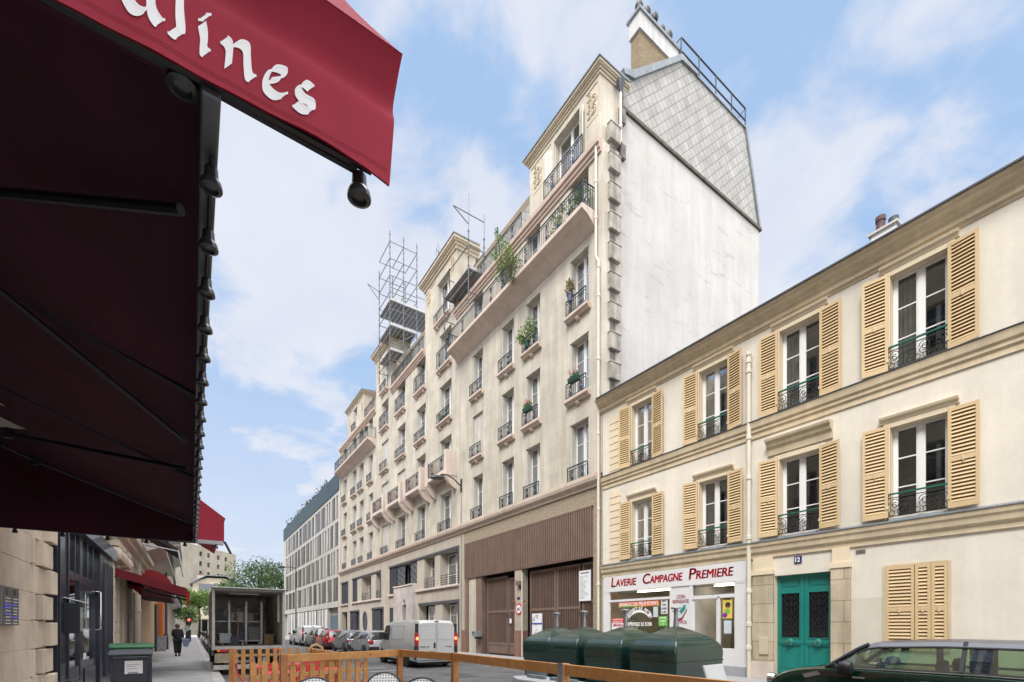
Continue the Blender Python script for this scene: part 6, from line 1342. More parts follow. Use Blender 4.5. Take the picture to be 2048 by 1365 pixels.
m.prism([(7.0, 8.2), (7.85, 7.6), (7.85, 10.4), (7.2, 10.6), (6.9, 10.0)], 'z', -.13, .20); m.build('slab', M('grey_plinth_top', (.36, .38, .40), .6, .12, 3), o, bev=.03); m = MB(); m.box(7.35, 7.5, 8.3, 9.2, .2, .28); m.box(7.3, 7.42, 9.4, 10.1, .2, .28); m.box(7.86, 7.93, 10.0, 10.9, .1, .3); m.build('metal_bar', ZINC, o, bev=.01)
o = thing('white_board', 'white panel board leaning on the nearest green container', 'board', (9.2, 5.3, -.13)); x0, z1 = onY(1421, 1332, 5.3); x1, _ = onY(1458, 1332, 5.3); m = MB(); m.add([(x0, 5.15, -.1), (x1, 5.15, -.1), (x1 + .02, 5.45, z1), (x0, 5.45, z1 - .01), (x0, 5.18, -.1), (x1, 5.18, -.1), (x1 + .02, 5.48, z1), (x0, 5.48, z1 - .01)], [(0, 1, 2, 3), (7, 6, 5, 4), (0, 3, 7, 4), (1, 5, 6, 2), (3, 2, 6, 7), (0, 4, 5, 1)]); m.build('panel', M('board_white', (.6, .62, .63), .5, .1, 3), o)
# ---------------------------------------------------------------- timber terrace enclosure
WD = Mwood('fence_pine', (.54, .28, .10), (.43, .20, .06)); WD2 = Mwood('fence_pine_dark', (.42, .19, .06), (.31, .13, .04)); WDP = Mwood('pale_pine', (.5, .33, .15), (.42, .26, .11))
def orient(p, q): d = Vector((q[0] - p[0], q[1] - p[1], 0)); return Matrix.Translation((p[0], p[1], 0)) @ Matrix.Rotation(math.atan2(d.y, d.x), 4, 'Z'), d.length
TF = thing('terrace_fence', 'honey-coloured wooden rail fence with square posts running along the terrace', 'fence', (3.5, 5, -.13))
P_ = [(1.19, 8.1), (3.31, 8.73), (3.60, 7.0), (3.55, 4.18), (3.50, 1.6), (3.45, -1.0)]
for i in range(5):
    mm, ln = orient(P_[i], P_[i + 1]); m = MB(); m.box(.055, ln - .055, -.022, .022, .955, 1.082, m=mm); m.build('rail', WD, TF, bev=.006)
for i, p in enumerate(P_):
    m = MB(); w_ = .05; m.box(p[0] - w_, p[0] + w_, p[1] - w_, p[1] + w_, -.13, 1.09); m.build('post', WD2 if i < 3 else WD, TF, bev=.005)
m = MB(); m.box(3.49, 3.50, 4.13, 4.23, .85, 1.095); m.build('metal_strap', GALV, TF)
def picket(m, mm, s_, z0, z1, w_=.092, th=.02, off=0.):
    pr_ = [(s_ - w_ / 2, z0), (s_ + w_ / 2, z0), (s_ + w_ / 2, z1 - .045)] + [(s_ + w_ / 2 * math.cos(R(a)), z1 - .045 + .045 * math.sin(R(a))) for a in (30, 60, 90, 120, 150)] + [(s_ - w_ / 2, z1 - .045)]
    k = len(m.v); m.prism(pr_, 'y', off, off + th); m.v[k:] = [tuple(mm @ Vector(p)) for p in m.v[k:]]
def picket_panel(par, p, q, z0, z1, step, bars, t0=0., t1=1., wd=.092, side=0.):
    mm, ln = orient(p, q); s_ = ln * t0 + wd / 2
    while s_ < ln * t1: m = MB(); picket(m, mm, s_, z0, z1 + rnd.uniform(-.006, .006), wd, off=side); m.build('picket', WD, par, bev=.003); s_ += step * rnd.uniform(.97, 1.03)
    for z in bars: m = MB(); m.box(ln * t0, ln * t1, side + .022, side + .05, z, z + .06, m=mm); m.build('cross_bar', WDP, par)
picket_panel(TF, (1.19, 8.1), (3.31, 8.73), -.05, .95, .168, (.72, .1), .05, .70, side=.03)
picket_panel(TF, (.72, 7.95), (1.14, 8.08), -.05, .985, .16, (.72, .1), 0, 1)
FF = thing('picket_fence', 'round-topped orange picket fence behind the red tables, in front of the open truck', 'fence', (1.8, 14.7, -.13))
picket_panel(FF, (.92, 14.7), (2.65, 14.7), -.1, .94, .196, (.72, .15), 0, 1, .1); picket_panel(FF, (2.72, 14.5), (2.86, 11.4), -.1, .94, .17, (.72, .15), 0, 1, .1)
m = MB(); m.box(.82, .92, 14.62, 14.72, -.13, .95); m.build('post', WD2, FF)
m = MB(); c_ = onY(632, 1300, 14.0); m.tube([(c_[0] - .22, 14.0, .6), (c_[0] - .20, 14.0, .85), (c_[0] - .1, 14.0, 1.0), (c_[0] + .02, 14.0, 1.03), (c_[0] + .14, 14.0, .95), (c_[0] + .2, 14.0, .8), (c_[0] + .22, 14.0, .55)], .04, 6); m.build('arch', WDP, FF, smooth=40)
# red folding furniture
RDM = M('red_metal', (.62, .035, .05), .45, .08, 3, coat=.2)
def red_table():
    o = thing('folding_table', None, 'table', (0, 0, 0)); 
    for k in range(6): m = MB(); m.box(-.35, .35, -.34 + k * .115, -.34 + k * .115 + .095, .70, .715); m.build('slat', RDM, o, bev=.003)
    m = MB(); m.tube([(-.33, -.35, .69), (.33, -.35, .69), (.33, .35, .69), (-.33, .35, .69)], .012, 6, closed=True); m.build('frame', RDM, o)
    for s_ in (-1, 1): m = MB(); m.tube([(s_ * .28, -.3, 0), (s_ * .28, .3, .68)], .012, 6); m.tube([(s_ * .26, .3, 0), (s_ * .26, -.3, .68)], .012, 6); m.build('leg', RDM, o)
    return proto(o)
def red_chair():
    o = thing('folding_chair', None, 'chair', (0, 0, 0))
    for k in range(4): m = MB(); m.box(-.19, .19, -.2 + k * .1, -.2 + k * .1 + .085, .44, .452); m.build('seat_slat', RDM, o)
    for k in range(2): m = MB(); m.box(-.2, .2, .21 + k * .01, .222 + k * .01, .66 + k * .11, .74 + k * .11); m.build('back_slat', RDM, o)
    for s_ in (-1, 1):
        m = MB(); m.tube([(s_ * .2, -.22, 0), (s_ * .2, .2, .6), (s_ * .2, .235, .86)], .011, 6); m.build('leg', RDM, o)
        m = MB(); m.tube([(s_ * .18, .24, 0), (s_ * .18, -.2, .44)], .011, 6); m.build('leg', RDM, o)
    return proto(o)
rt, rc = red_table(), red_chair()
for (x, y, a, lab) in ((1.45, 12.3, 0, 'red slatted folding table nearest the box truck'), (2.2, 12.7, 4, 'red slatted folding table at the back by the picket fence corner'), (1.5, 10.5, 2, 'red slatted folding table behind the two front pickets'), (2.35, 10.8, -3, 'red slatted folding table behind the pickets under the rail')):
    o = copy_tree(rt); o.location = (x, y, -.13 + .03); o.rotation_euler = (0, 0, R(a)); o['label'] = lab; o['group'] = 'red folding tables on the terrace'
k = 0
for (x, y, a, lab) in ((1.0, 11.4, 90, 'red folding chair left of the middle tables'), (1.45, 11.3, 175, 'red folding chair between the two left tables'), (2.3, 11.7, 185, 'red folding chair between the two right tables'), (2.75, 10.2, 250, 'red folding chair at the right end of the terrace'), (1.9, 9.6, 10, 'red folding chair in front of the nearest red table'), (1.85, 12.0, 80, 'red folding chair in the middle of the red tables')):
    o = copy_tree(rc); o.location = (x, y, -.13 + .03); o.rotation_euler = (0, 0, R(a)); o['label'] = lab; o['group'] = 'red folding chairs on the terrace'
# woven bistro chairs
WV = bpy.data.materials.new('woven_rattan'); t = nt(WV); L = t.links.new
tc_ = N(t, 'ShaderNodeTexCoord'); sp = N(t, 'ShaderNodeSeparateXYZ'); L(tc_.outputs['Object'], sp.inputs[0])
def MT(op, a, b=None, c=None):
    n = N(t, 'ShaderNodeMath', operation=op)
    for i, v in enumerate((a, b, c)):
        if v is None: continue
        if isinstance(v, (int, float)): n.inputs[i].default_value = v
        else: L(v, n.inputs[i])
    return n.outputs[0]
def cross(ox, oz):
    fx_ = MT('ABSOLUTE', MT('SUBTRACT', MT('FRACT', MT('ADD', MT('MULTIPLY', sp.outputs[0], 26.), ox)), .5)); fz_ = MT('ABSOLUTE', MT('SUBTRACT', MT('FRACT', MT('ADD', MT('MULTIPLY', sp.outputs[2], 26.), oz)), .5))
    h = MT('MULTIPLY', MT('LESS_THAN', fx_, .3), MT('LESS_THAN', fz_, .085)); v = MT('MULTIPLY', MT('LESS_THAN', fz_, .3), MT('LESS_THAN', fx_, .085)); return MT('MAXIMUM', h, v)
cr_ = cross(100.0, 100.0)
mx_ = N(t, 'ShaderNodeMix', data_type='RGBA'); L(cr_, mx_.inputs['Factor']); mx_.inputs['A'].default_value = (.68, .69, .68, 1); mx_.inputs['B'].default_value = (.02, .025, .04, 1)
b_ = N(t, 'ShaderNodeBsdfPrincipled', Roughness=.55); L(mx_.outputs['Result'], b_.inputs['Base Color']); o_ = N(t, 'ShaderNodeOutputMaterial'); L(b_.outputs[0], o_.inputs[0])
def bistro():
    o = thing('bistro_chair', None, 'chair', (0, 0, 0)); H_ = .86; w_ = .225
    arc = [(w_ * math.sin(R(a)) * 1.0, H_ - .17 + .17 * math.cos(R(a))) for a in range(-90, 91, 10)]
    out = [(-w_ * .9, .46)] + arc + [(w_ * .9, .46)]
    yb = lambda x, z: .22 + (z - .45) * .16 - x * x * .9
    m = MB(); n = len(out); f_ = [(x * .97, yb(x, z), z - .005) for x, z in out]; m.add(f_ + [(x, y + .012, z) for x, y, z in f_] , [tuple(range(n)), tuple(range(2 * n - 1, n - 1, -1))]); m.build('back_weave', WV, o)
    m = MB(); m.tube([(x, yb(x, z) + .006, z) for x, z in out] + [(w_ * .85, .2, .2), (w_ * .9, .26, 0)], .014, 8); m.tube([(-w_ * .9, .2, .46), (-w_ * .85, .22, .2), (-w_ * .9, .26, 0)], .014, 8); m.build('back_frame', M('chair_black', (.015, .018, .028), .4) if 'chair_black' not in bpy.data.materials else bpy.data.materials['chair_black'], o, smooth=40)
    fr_ = bpy.data.materials['chair_black']
    m = MB(); m.lathe([(0, .44), (.22, .44), (.225, .455), (.0, .46)], (0, 0, 0), 24); m.build('seat', WV, o, smooth=30)
    m = MB(); m.tube([(.225 * math.cos(R(a)), .225 * math.sin(R(a)), .448) for a in range(0, 360, 20)], .014, 6, closed=True); m.build('seat_frame', fr_, o)
    for s_ in (-1, 1): m = MB(); m.tube([(s_ * .17, -.13, .44), (s_ * .2, -.2, 0)], .013, 6); m.build('leg', fr_, o)
    return proto(o)
bc = bistro()
for (x, y, a, lab) in ((2.28, 6.75, -28, 'black and white woven bistro chair at the middle, its back highest'), (1.33, 6.55, -10, 'black and white woven bistro chair on the left below the fence corner post'), (2.42, 5.75, -35, 'black and white woven bistro chair lowest and furthest right')):
    o = copy_tree(bc); o.location = (x, y, -.10); o.rotation_euler = (0, 0, R(a)); o['label'] = lab; o['group'] = 'woven bistro chairs at the bottom of the picture'; o.scale = (1.08, 1.08, 1.07)
o = thing('bistro_table', 'small brown round cafe table between the woven chairs', 'table', (2.65, 6.2, -.13)); m = MB(); m.lathe([(0, .70), (.3, .70), (.3, .725), (0, .725)], (2.62, 6.25, -.1), 28); m.build('table_top', WDP, o); m = MB(); m.lathe([(.2, 0), (.2, .02), (.03, .05), (.03, .7)], (2.62, 6.25, -.1), 14); m.build('pedestal', BLACK, o)
m = MB(); m.box(.82, 3.75, 1.2, 14.8, -.129, -.09); tag(m.build('terrace_floor', Mwood('deck_wood', (.26, .19, .12), (.20, .14, .09))), kind='structure')
# ---------------------------------------------------------------- wheelie bins
def wheelie(lab, x, y, rz, body, lidc, w_=.66, d_=.62, h_=1.12, lidopen=0):
    o = thing('wheelie_bin', lab, 'bin', (x, y, 0), 0); mm = Matrix.Translation((x, y, 0)) @ Matrix.Rotation(R(rz), 4, 'Z'); hz = h_ - .12
    def T(m): m.v = [tuple(mm @ Vector(p)) for p in m.v]; return m
    m = MB(); a, b, c, d = w_ / 2 * .74, d_ / 2 * .72, w_ / 2, d_ / 2
    m.add([(-a, -b, .08), (a, -b, .08), (a, b, .08), (-a, b, .08), (-c * .97, -d * .97, hz), (c * .97, -d * .97, hz), (c * .97, d * .97, hz), (-c * .97, d * .97, hz)], [(0, 3, 2, 1), (0, 1, 5, 4), (1, 2, 6, 5), (2, 3, 7, 6), (3, 0, 4, 7), (4, 5, 6, 7)])
    m.box(-c, c, -d, d, hz - .07, hz); m.box(-c * .94, -c * .86, -d * .99, -d * .9, .3, hz - .07); m.box(c * .86, c * .94, -d * .99, -d * .9, .3, hz - .07); T(m).build('body', body, o, bev=.015)
    m = MB(); m.prism([(-d - .03, hz + .004), (d + .03, hz + .004), (d + .03, hz + .05), (d * .6, hz + .10), (-d * .7, hz + .085), (-d - .03, hz + .04)], 'x', -c - .02, c + .02); T(m).build('lid', lidc, o, bev=.012)
    m = MB(); m.tube([(-c * .8, -d - .07, hz - .02), (c * .8, -d - .07, hz - .02)], .016, 8); m.box(-c * .8, -c * .7, -d - .07, -d, hz - .04, hz); m.box(c * .7, c * .8, -d - .07, -d, hz - .04, hz); T(m).build('handle', lidc, o)
    for s_ in (-1, 1): m = MB(); m.lathe([(0, -.03), (.1, -.03), (.1, .03), (0, .03)], (s_ * (a + .04), b - .02, .1), 16, axis='x'); T(m).build('wheel', RUB, o, smooth=30)
    return o, mm, c, d, hz
BG = M('bin_grey', (.035, .042, .056), .5, .12, 3, streak=.1); BGN = M('bin_green', (.008, .10, .035), .45, .1, 3)
o, mm, c, d, hz = wheelie('dark grey wheelie bin with a white label on its front', -.865, 10.5, 3, BG, BG, .56, .5, 1.14)
m = MB(); m.box(-.08, .16, -d * .97, -d * .93, .72, .94); m.v = [tuple(mm @ Vector(p)) for p in m.v]; st = m.build('label_sticker', PW, o); m = MB(); m.box(-.04, .1, -d * .975, -d * .97, .72, .75); m.box(-.05, .06, -d * .975, -d * .97, .84, .85); m.box(-.05, .12, -d * .975, -d * .97, .87, .88); m.box(-.05, .1, -d * .975, -d * .97, .80, .81); m.v = [tuple(mm @ Vector(p)) for p in m.v]; m.build('print', GP, st)
wheelie('green wheelie bin standing just behind the dark grey one', -.99, 12.1, 6, BG, BGN, .66, .56, 1.21)
o = thing('street_cabinet', 'grey metal cabinet against the facades on the left pavement', 'cabinet', (-1.65, 38, 0)); m = MB(); m.box(-1.9, -1.35, 37.5, 38.2, 0, .92); m.build('box', GALV, o, bev=.03); m = MB(); m.box(-1.95, -1.3, 37.45, 38.25, .92, .97); m.build('lid', GALV, o, bev=.02)
# ---------------------------------------------------------------- pedestrian
PX_, PY_ = -.61, 30.6
pe = thing('person', 'person in a dark coat and trousers walking away, holding a blue shopping bag', 'person', (PX_, PY_, 0))
def skin(nm, verts, edges, radii, mat, par, sub=1, root=0):
    me = bpy.data.meshes.new(nm); me.from_pydata([(v[0], v[1], v[2]) for v in verts], edges, []); ob = bpy.data.objects.new(nm, me); COL.objects.link(ob)
    s = ob.modifiers.new('skin', 'SKIN'); sb = ob.modifiers.new('sub', 'SUBSURF'); sb.levels = sub; sb.render_levels = sub
    for i, r in enumerate(radii): me.skin_vertices[0].data[i].radius = (r, r) if not isinstance(r, tuple) else r
    me.skin_vertices[0].data[root].use_root = True
    dg = bpy.context.evaluated_depsgraph_get(); m2 = bpy.data.meshes.new_from_object(ob.evaluated_get(dg)); bpy.data.objects.remove(ob); m2.materials.clear(); m2.materials.append(mat); m2.shade_smooth(); o = bpy.data.objects.new(nm, m2); COL.objects.link(o); o.parent = par; return o
SKN = M('skin_tone', (.35, .2, .14), .6, .05); COAT = M('dark_coat', (.012, .014, .022), .8, .2, 8); TRO = M('dark_trousers', (.01, .01, .013), .8, .2, 8); HAIR = M('grey_brown_hair', (.12, .09, .07), .7, .3, 20)
V_ = [(0, 0, .95), (.0, 0, 1.15), (0, -.01, 1.36), (0, -.01, 1.46), (0, .01, 1.56), (0, .02, 1.64), (.17, 0, 1.37), (.22, -.03, 1.12), (.24, .06, .92), (-.17, 0, 1.37), (-.21, -.02, 1.12), (-.14, .14, 1.02), (.09, 0, .88), (.08, .06, .50), (.07, .0, .08), (.07, .12, .04), (-.09, 0, .88), (-.07, -.02, .50), (-.06, -.12, .10), (-.06, 0.0, .04)]
E_ = [(0, 1), (1, 2), (2, 3), (3, 4), (4, 5), (2, 6), (6, 7), (7, 8), (2, 9), (9, 10), (10, 11), (0, 12), (12, 13), (13, 14), (14, 15), (0, 16), (16, 17), (17, 18), (18, 19)]
Rr_ = [.13, .13, .14, .055, .085, .075, .065, .05, .035, .065, .05, .035, .085, .06, .045, .035, .085, .06, .045, .035]
skin('body', V_, E_, Rr_, SKN, pe, 1)
skin('coat', [(0, 0, .80), (0, -.005, 1.05), (0, -.01, 1.30), (0, -.01, 1.42), (.18, 0, 1.36), (.225, -.03, 1.12), (.243, .055, .95), (-.18, 0, 1.36), (-.22, -.02, 1.12), (-.15, .13, 1.03)], [(0, 1), (1, 2), (2, 3), (2, 4), (4, 5), (5, 6), (2, 7), (7, 8), (8, 9)], [(.22, .17), (.20, .16), (.20, .16), .08, .085, .065, .05, .085, .065, .05], COAT, pe)
skin('trousers', [(0, 0, .92), (.10, 0, .84), (.085, .055, .5), (.075, 0, .12), (-.10, 0, .84), (-.075, -.02, .5), (-.065, -.115, .14)], [(0, 1), (1, 2), (2, 3), (0, 4), (4, 5), (5, 6)], [.15, .12, .10, .085, .12, .10, .085], TRO, pe)
m = MB(); m.lathe([(0, .125), (.06, .115), (.1, .06), (.112, 0), (.10, -.07), (.06, -.10)], (0, -.005, 1.60), 14); m.v = [(x + 0, y, z) for x, y, z in m.v]
hr_ = bpy.data.meshes.new('hair'); hr_.from_pydata(m.v, [], m.f); hr_.materials.append(HAIR); hr_.shade_smooth(); ho = bpy.data.objects.new('hair', hr_); COL.objects.link(ho); ho.parent = pe
for s_, (hx_, hy_, hz_) in ((1, (.243, .07, .88)), (-1, (-.13, .17, 1.0))):
    vs = [(hx_, hy_, hz_ + .03), (hx_, hy_, hz_ - .03)]; es = [(0, 1)]; rs = [.022, .034]
    for k in range(4): b = len(vs); vs += [(hx_ - .0, hy_ - .03 + k * .02, hz_ - .06), (hx_ - .012 * s_, hy_ - .03 + k * .02, hz_ - .10 - .006 * (k in (1, 2)))]; es += [(1, b), (b, b + 1)]; rs += [.009, .008]
    b = len(vs); vs += [(hx_ - .03 * s_, hy_ + .035, hz_ - .03)]; es += [(0, b)]; rs += [.009]; skin('hand', vs, es, rs, SKN, pe, 1)
for s_, (x_, y_) in ((1, (.075, .07)), (-1, (-.065, -.06))):
    q = MB(); q.prism([(-.11, 0), (.14, 0), (.13, .05), (.02, .09), (-.05, .13), (-.11, .12)], 'x', x_ - .045, x_ + .045); me = bpy.data.meshes.new('shoe'); me.from_pydata([(a, b + y_, c) for a, b, c in q.v], [], q.f); me.materials.append(BLACK); so_ = bpy.data.objects.new('shoe', me); COL.objects.link(so_); so_.parent = pe
bg_ = thing('shopping_bag', 'big blue and white shopping bag held at the side of the walking person', 'bag', (PX_ + .34, PY_ + .05, .5)); m = MB(); bx, by = PX_ + .32, PY_ + .05
m.add([(bx - .06, by - .2, .50), (bx + .16, by - .2, .50), (bx + .16, by + .2, .50), (bx - .06, by + .2, .50), (bx - .14, by - .25, .92), (bx + .22, by - .25, .90), (bx + .22, by + .25, .90), (bx - .14, by + .25, .92)], [(0, 3, 2, 1), (0, 1, 5, 4), (1, 2, 6, 5), (2, 3, 7, 6), (3, 0, 4, 7), (4, 5, 6, 7)])
m.build('bag_body', M('bag_blue', (.22, .28, .45), .7, .6, 12), bg_, bev=.03); m = MB(); m.tube([(bx - .07, by - .12, .84), (bx - .08, by - .03, .98), (bx - .08, by + .05, .98), (bx - .07, by + .14, .84)], .012, 6); m.build('bag_handle', POTB, bg_)
# ---------------------------------------------------------------- vehicles
def paint(nm, c, metal=.35, rough=.3): return M(nm, c, rough, .04, 1, metal=metal, coat=.8)
CGL = Mdarkglass('car_glass', (.035, .042, .048), .05); CHR = M('car_chrome', (.55, .56, .58), .18, .05, metal=1.); TLR = M('tail_red', (.42, .01, .015), .25, .1, 5, coat=.6); TLL = M('tail_lit', (1., .12, .04), .4, 0, emit=3.); PLB = M('car_plastic', (.022, .023, .025), .6, .1); RIM = M('rim_silver', (.42, .43, .45), .3, .1, metal=.8)
def interp(tab, s):
    for (a, va), (b, vb) in zip(tab, tab[1:]):
        if a <= s <= b: k = (s - a) / (b - a); k = k * k * (3 - 2 * k) if False else k; return va + (vb - va) * k
    return tab[0][1] if s < tab[0][0] else tab[-1][1]
def loft(rings, cap=True):
    n = len(rings[0]); m = MB(); vs = [p for r in rings for p in r]; fs = []
    for i in range(len(rings) - 1):
        for j in range(n): fs.append((i * n + j, (i + 1) * n + j, (i + 1) * n + (j + 1) % n, i * n + (j + 1) % n))
    if cap: fs += [tuple(range(n)), tuple((len(rings) - 1) * n + j for j in range(n))[::-1]]
    m.add(vs, fs); return m
def boolean_cut(ob, cutters):
    for c in cutters:
        md = ob.modifiers.new('cut', 'BOOLEAN'); md.object = c; md.operation = 'DIFFERENCE'; md.solver = 'EXACT'
    dg = bpy.context.evaluated_depsgraph_get(); m2 = bpy.data.meshes.new_from_object(ob.evaluated_get(dg)); ob.modifiers.clear(); ob.data = m2
    for c in cutters: bpy.data.objects.remove(c)
def wheel(par, x, y, r, w_=.2, z0=0, side=1, dark=False, spokes=5):
    m = MB(); s_ = side; prof = [(r * .62, -w_ / 2), (r * .93, -w_ / 2), (r, -w_ / 2 + .04), (r, w_ / 2 - .04), (r * .93, w_ / 2), (r * .62, w_ / 2)]
    m.lathe(prof, (x, y, z0 + r), 28, axis='x'); t_ = m.build('tyre', RUB, par, smooth=35)
    m = MB(); xo = x + s_ * (w_ / 2 - .012)
    m.lathe([(r * .66, 0), (r * .66, s_ * .014), (r * .60, s_ * .016), (r * .58, -s_ * .03), (r * .58, -s_ * .05)], (xo, y, z0 + r), 28, axis='x', closed=False); m.lathe([(0, s_ * .004), (r * .13, s_ * .004), (r * .15, -s_ * .04)], (xo, y, z0 + r), 12, axis='x')
    for k in range(spokes):
        a = k * 6.28318 / spokes; c, s2 = math.cos(a), math.sin(a); p = lambda rr, ww: (y + rr * c - ww * s2, z0 + r + rr * s2 + ww * c)
        pts = [p(r * .1, r * .09), p(r * .62, r * .05), p(r * .62, -r * .05), p(r * .1, -r * .09)]; m.prism(pts, 'x', xo - s_ * .03, xo + s_ * .004)
    m.box(xo - .07, xo - .065 if s_ > 0 else xo - .06, y, y + .001, z0 + r, z0 + r + .001); m.build('rim', RIM if not dark else PLB, t_, smooth=35)
    m = MB(); m.lathe([(0, 0), (r * .6, 0), (r * .6, .01), (0, .01)], (xo - s_ * .075, y, z0 + r), 20, axis='x'); m.build('brake_disc', PLB, t_)
NVRB = paint('pillar_black', (.015, .017, .022), .1, .25)
STY = {   # s: 0 rear .. 1 front   (heights above road, half widths)
 'hatch': dict(L=4.0, W=1.76, belt=[(0, .60), (.015, .86), (.05, .97), (.3, .98), (.6, .96), (.68, .95), (.8, .90), (.92, .80), (.985, .62), (1, .5)], roof=[(.03, .98), (.09, 1.30), (.14, 1.41), (.25, 1.46), (.45, 1.48), (.55, 1.44), (.63, 1.26), (.72, .96)], wid=[(0, .80), (.03, .90), (.12, .98), (.3, 1), (.8, 1), (.93, .93), (1, .74)], wh=(.165, .80), r=.32),
 'suv': dict(L=4.2, W=1.80, belt=[(0, .66), (.015, .95), (.05, 1.06), (.3, 1.07), (.6, 1.05), (.70, 1.03), (.82, .99), (.93, .90), (.985, .7), (1, .55)], roof=[(.025, 1.05), (.08, 1.40), (.12, 1.52), (.25, 1.58), (.45, 1.59), (.56, 1.54), (.65, 1.34), (.73, 1.04)], wid=[(0, .82), (.03, .92), (.12, .99), (.3, 1), (.8, 1), (.93, .94), (1, .78)], wh=(.17, .80), r=.35),
 'mini': dict(L=4.05, W=1.70, belt=[(0, .60), (.01, .90), (.03, 1.0), (.3, 1.02), (.6, 1.02), (.70, 1.015), (.75, 1.01), (.82, .98), (.89, .91), (.94, .80), (.98, .62), (1, .48)], roof=[(.02, 1.0), (.045, 1.32), (.07, 1.40), (.2, 1.445), (.4, 1.455), (.585, 1.425), (.625, 1.39), (.745, 1.02)], wid=[(0, .84), (.03, .94), (.12, .99), (.3, 1), (.78, 1), (.9, .95), (.96, .88), (1, .70)], wh=(.17, .83), r=.31),
}
def car(lab, style, col, x, y_rear, rz=0, group=None, glassy=False, rail=False, roofc=None, tail='tall', cat='car', nm='parked_car', pm=None):
    P = STY[style]; Ln, Wd = P['L'], P['W']; o = thing(nm, lab, cat, (0, 0, 0), 0, group); pm = pm or paint('paint_' + lab[:18].replace(' ', '_'), col); hw = Wd / 2
    rings = []; ns = 34
    for i in range(ns + 1):
        s = i / ns; s = .5 - .5 * math.cos(math.pi * s) if True else s; w_ = hw * interp(P['wid'], s); zb = interp(P['belt'], s); zl = .20 + .12 * max(0, (.05 - s) / .05) + .08 * max(0, (s - .95) / .05); y = s * Ln
        half = [(w_ * .80, zl), (w_ * .93, zl + .05), (w_ * .99, zl + (zb - zl) * .30), (w_ * 1.0, zl + (zb - zl) * .55), (w_ * .985, zl + (zb - zl) * .80), (w_ * .95, zb - .025), (w_ * .88, zb), (w_ * .45, zb + .022), (0, zb + .03)]
        rings.append([(a, y, z) for a, z in half] + [(-a, y, z) for a, z in half[-2::-1]])
    m = loft(rings); body = m.build('body', pm, o, smooth=32)
    cuts = []
    for f_ in P['wh']:
        for s_ in (-1, 1):
            c = MB(); c.lathe([(0, 0), (P['r'] * 1.13, 0), (P['r'] * 1.13, .3), (0, .3)], (s_ * (hw - .16) - .15, f_ * Ln, P['r']), 28, axis='x'); cuts.append(c.build('cutter', PLB))
    boolean_cut(body, cuts); 
    for q in body.data.polygons: q.use_smooth = True
    body.data.set_sharp_from_angle(angle=R(32))
    # greenhouse
    def off(p, e=.006):
        c = Vector((0, p[1], .9)); v = Vector(p) - c; return tuple(Vector(p) + v.normalized() * e)
    R_ = P['roof']; s0, s1 = R_[0][0], R_[-1][0]; gr = []; ins = []; N_ = 22
    for i in range(N_ + 1):
        s = s0 + (s1 - s0) * i / N_; zr = interp(R_, s); bz = interp(P['belt'], s); k = max(0, (zr - bz)) / .5; k = min(k, 1); wb = hw * interp(P['wid'], s) * .90; wt = wb - .20 * k - .02
        h2 = [(wb, bz - .03), (wb - .01, bz + .02), (wt + .03 * k, max(bz + .021, zr - .09)), (wt - .05, zr - .022), (wt * .55, zr), (0, zr + .012)]
        gr.append([(a, s * Ln, z) for a, z in h2] + [(-a, s * Ln, z) for a, z in h2[-2::-1]])
    if not glassy: g_ = loft(gr).build('window_glass', CGL, o, smooth=25)
    else:
        n = len(gr[0])
        for j in (1, n - 3):
            q = MB()
            for i in range(N_): q.quad(gr[i][j], gr[i + 1][j], gr[i + 1][j + 1], gr[i][j + 1])
            g_ = q.build('window_glass', glassy, o, smooth=25)
        q = MB()
        for i in range(N_ - 6, N_):
            for j in range(2, n - 3): q.quad(gr[i][j], gr[i + 1][j], gr[i + 1][j + 1], gr[i][j + 1])
        q.build('windscreen', glassy, o, smooth=25)
        for j in (2, n - 3):
            q = MB(); q.tube([off(gr[i][j], .006) for i in range(1, N_ - 2)], .016, 5); q.build('window_trim', PLB, o)
            q = MB(); q.tube([off(gr[i][1 if j == 2 else n - 2], .004) for i in range(1, N_ - 1)], .014, 5); q.build('window_trim', PLB, o)
    pass
    # roof skin + pillars follow the same loft, 4 mm proud
    def off(p, e=.006): 
        c = Vector((0, p[1], .9)); v = Vector(p) - c; return tuple(Vector(p) + v.normalized() * e)
    rf = MB(); n = len(gr[0])
    i0 = next(i for i in range(N_ + 1) if interp(R_, s0 + (s1 - s0) * i / N_) > R_[2][1] - .06); i1 = max(i for i in range(N_ + 1) if interp(R_, s0 + (s1 - s0) * i / N_) > R_[-3][1] - .03)
    js = [2, 3, 4, 5, 6, 7, 8]
    for i in range(i0, i1):
        for j in range(2, n - 3): rf.quad(off(gr[i][j]), off(gr[i + 1][j]), off(gr[i + 1][j + 1]), off(gr[i][j + 1]))
    rf.build('roof', roofc or pm, o, smooth=30)
    pl = MB(); mats_ = [pm if style != 'mini' else NVRB, PLB]
    def flush():
        nonlocal pl
        if pl.v: pl.build('window_pillar', mats_, o, smooth=30); pl = MB()
    def pillar(i, side, w_=.05, mi=0, lean=0): 
        a, b = gr[i][1], gr[min(N_, max(0, i + lean))][3]; a2 = off(a, .008); b2 = off(b, .008); sx_ = 1 if side > 0 else -1
        pl.tube([(sx_ * a2[0], a2[1], a2[2]), (sx_ * b2[0], b2[1], b2[2])], w_, 4, mi)
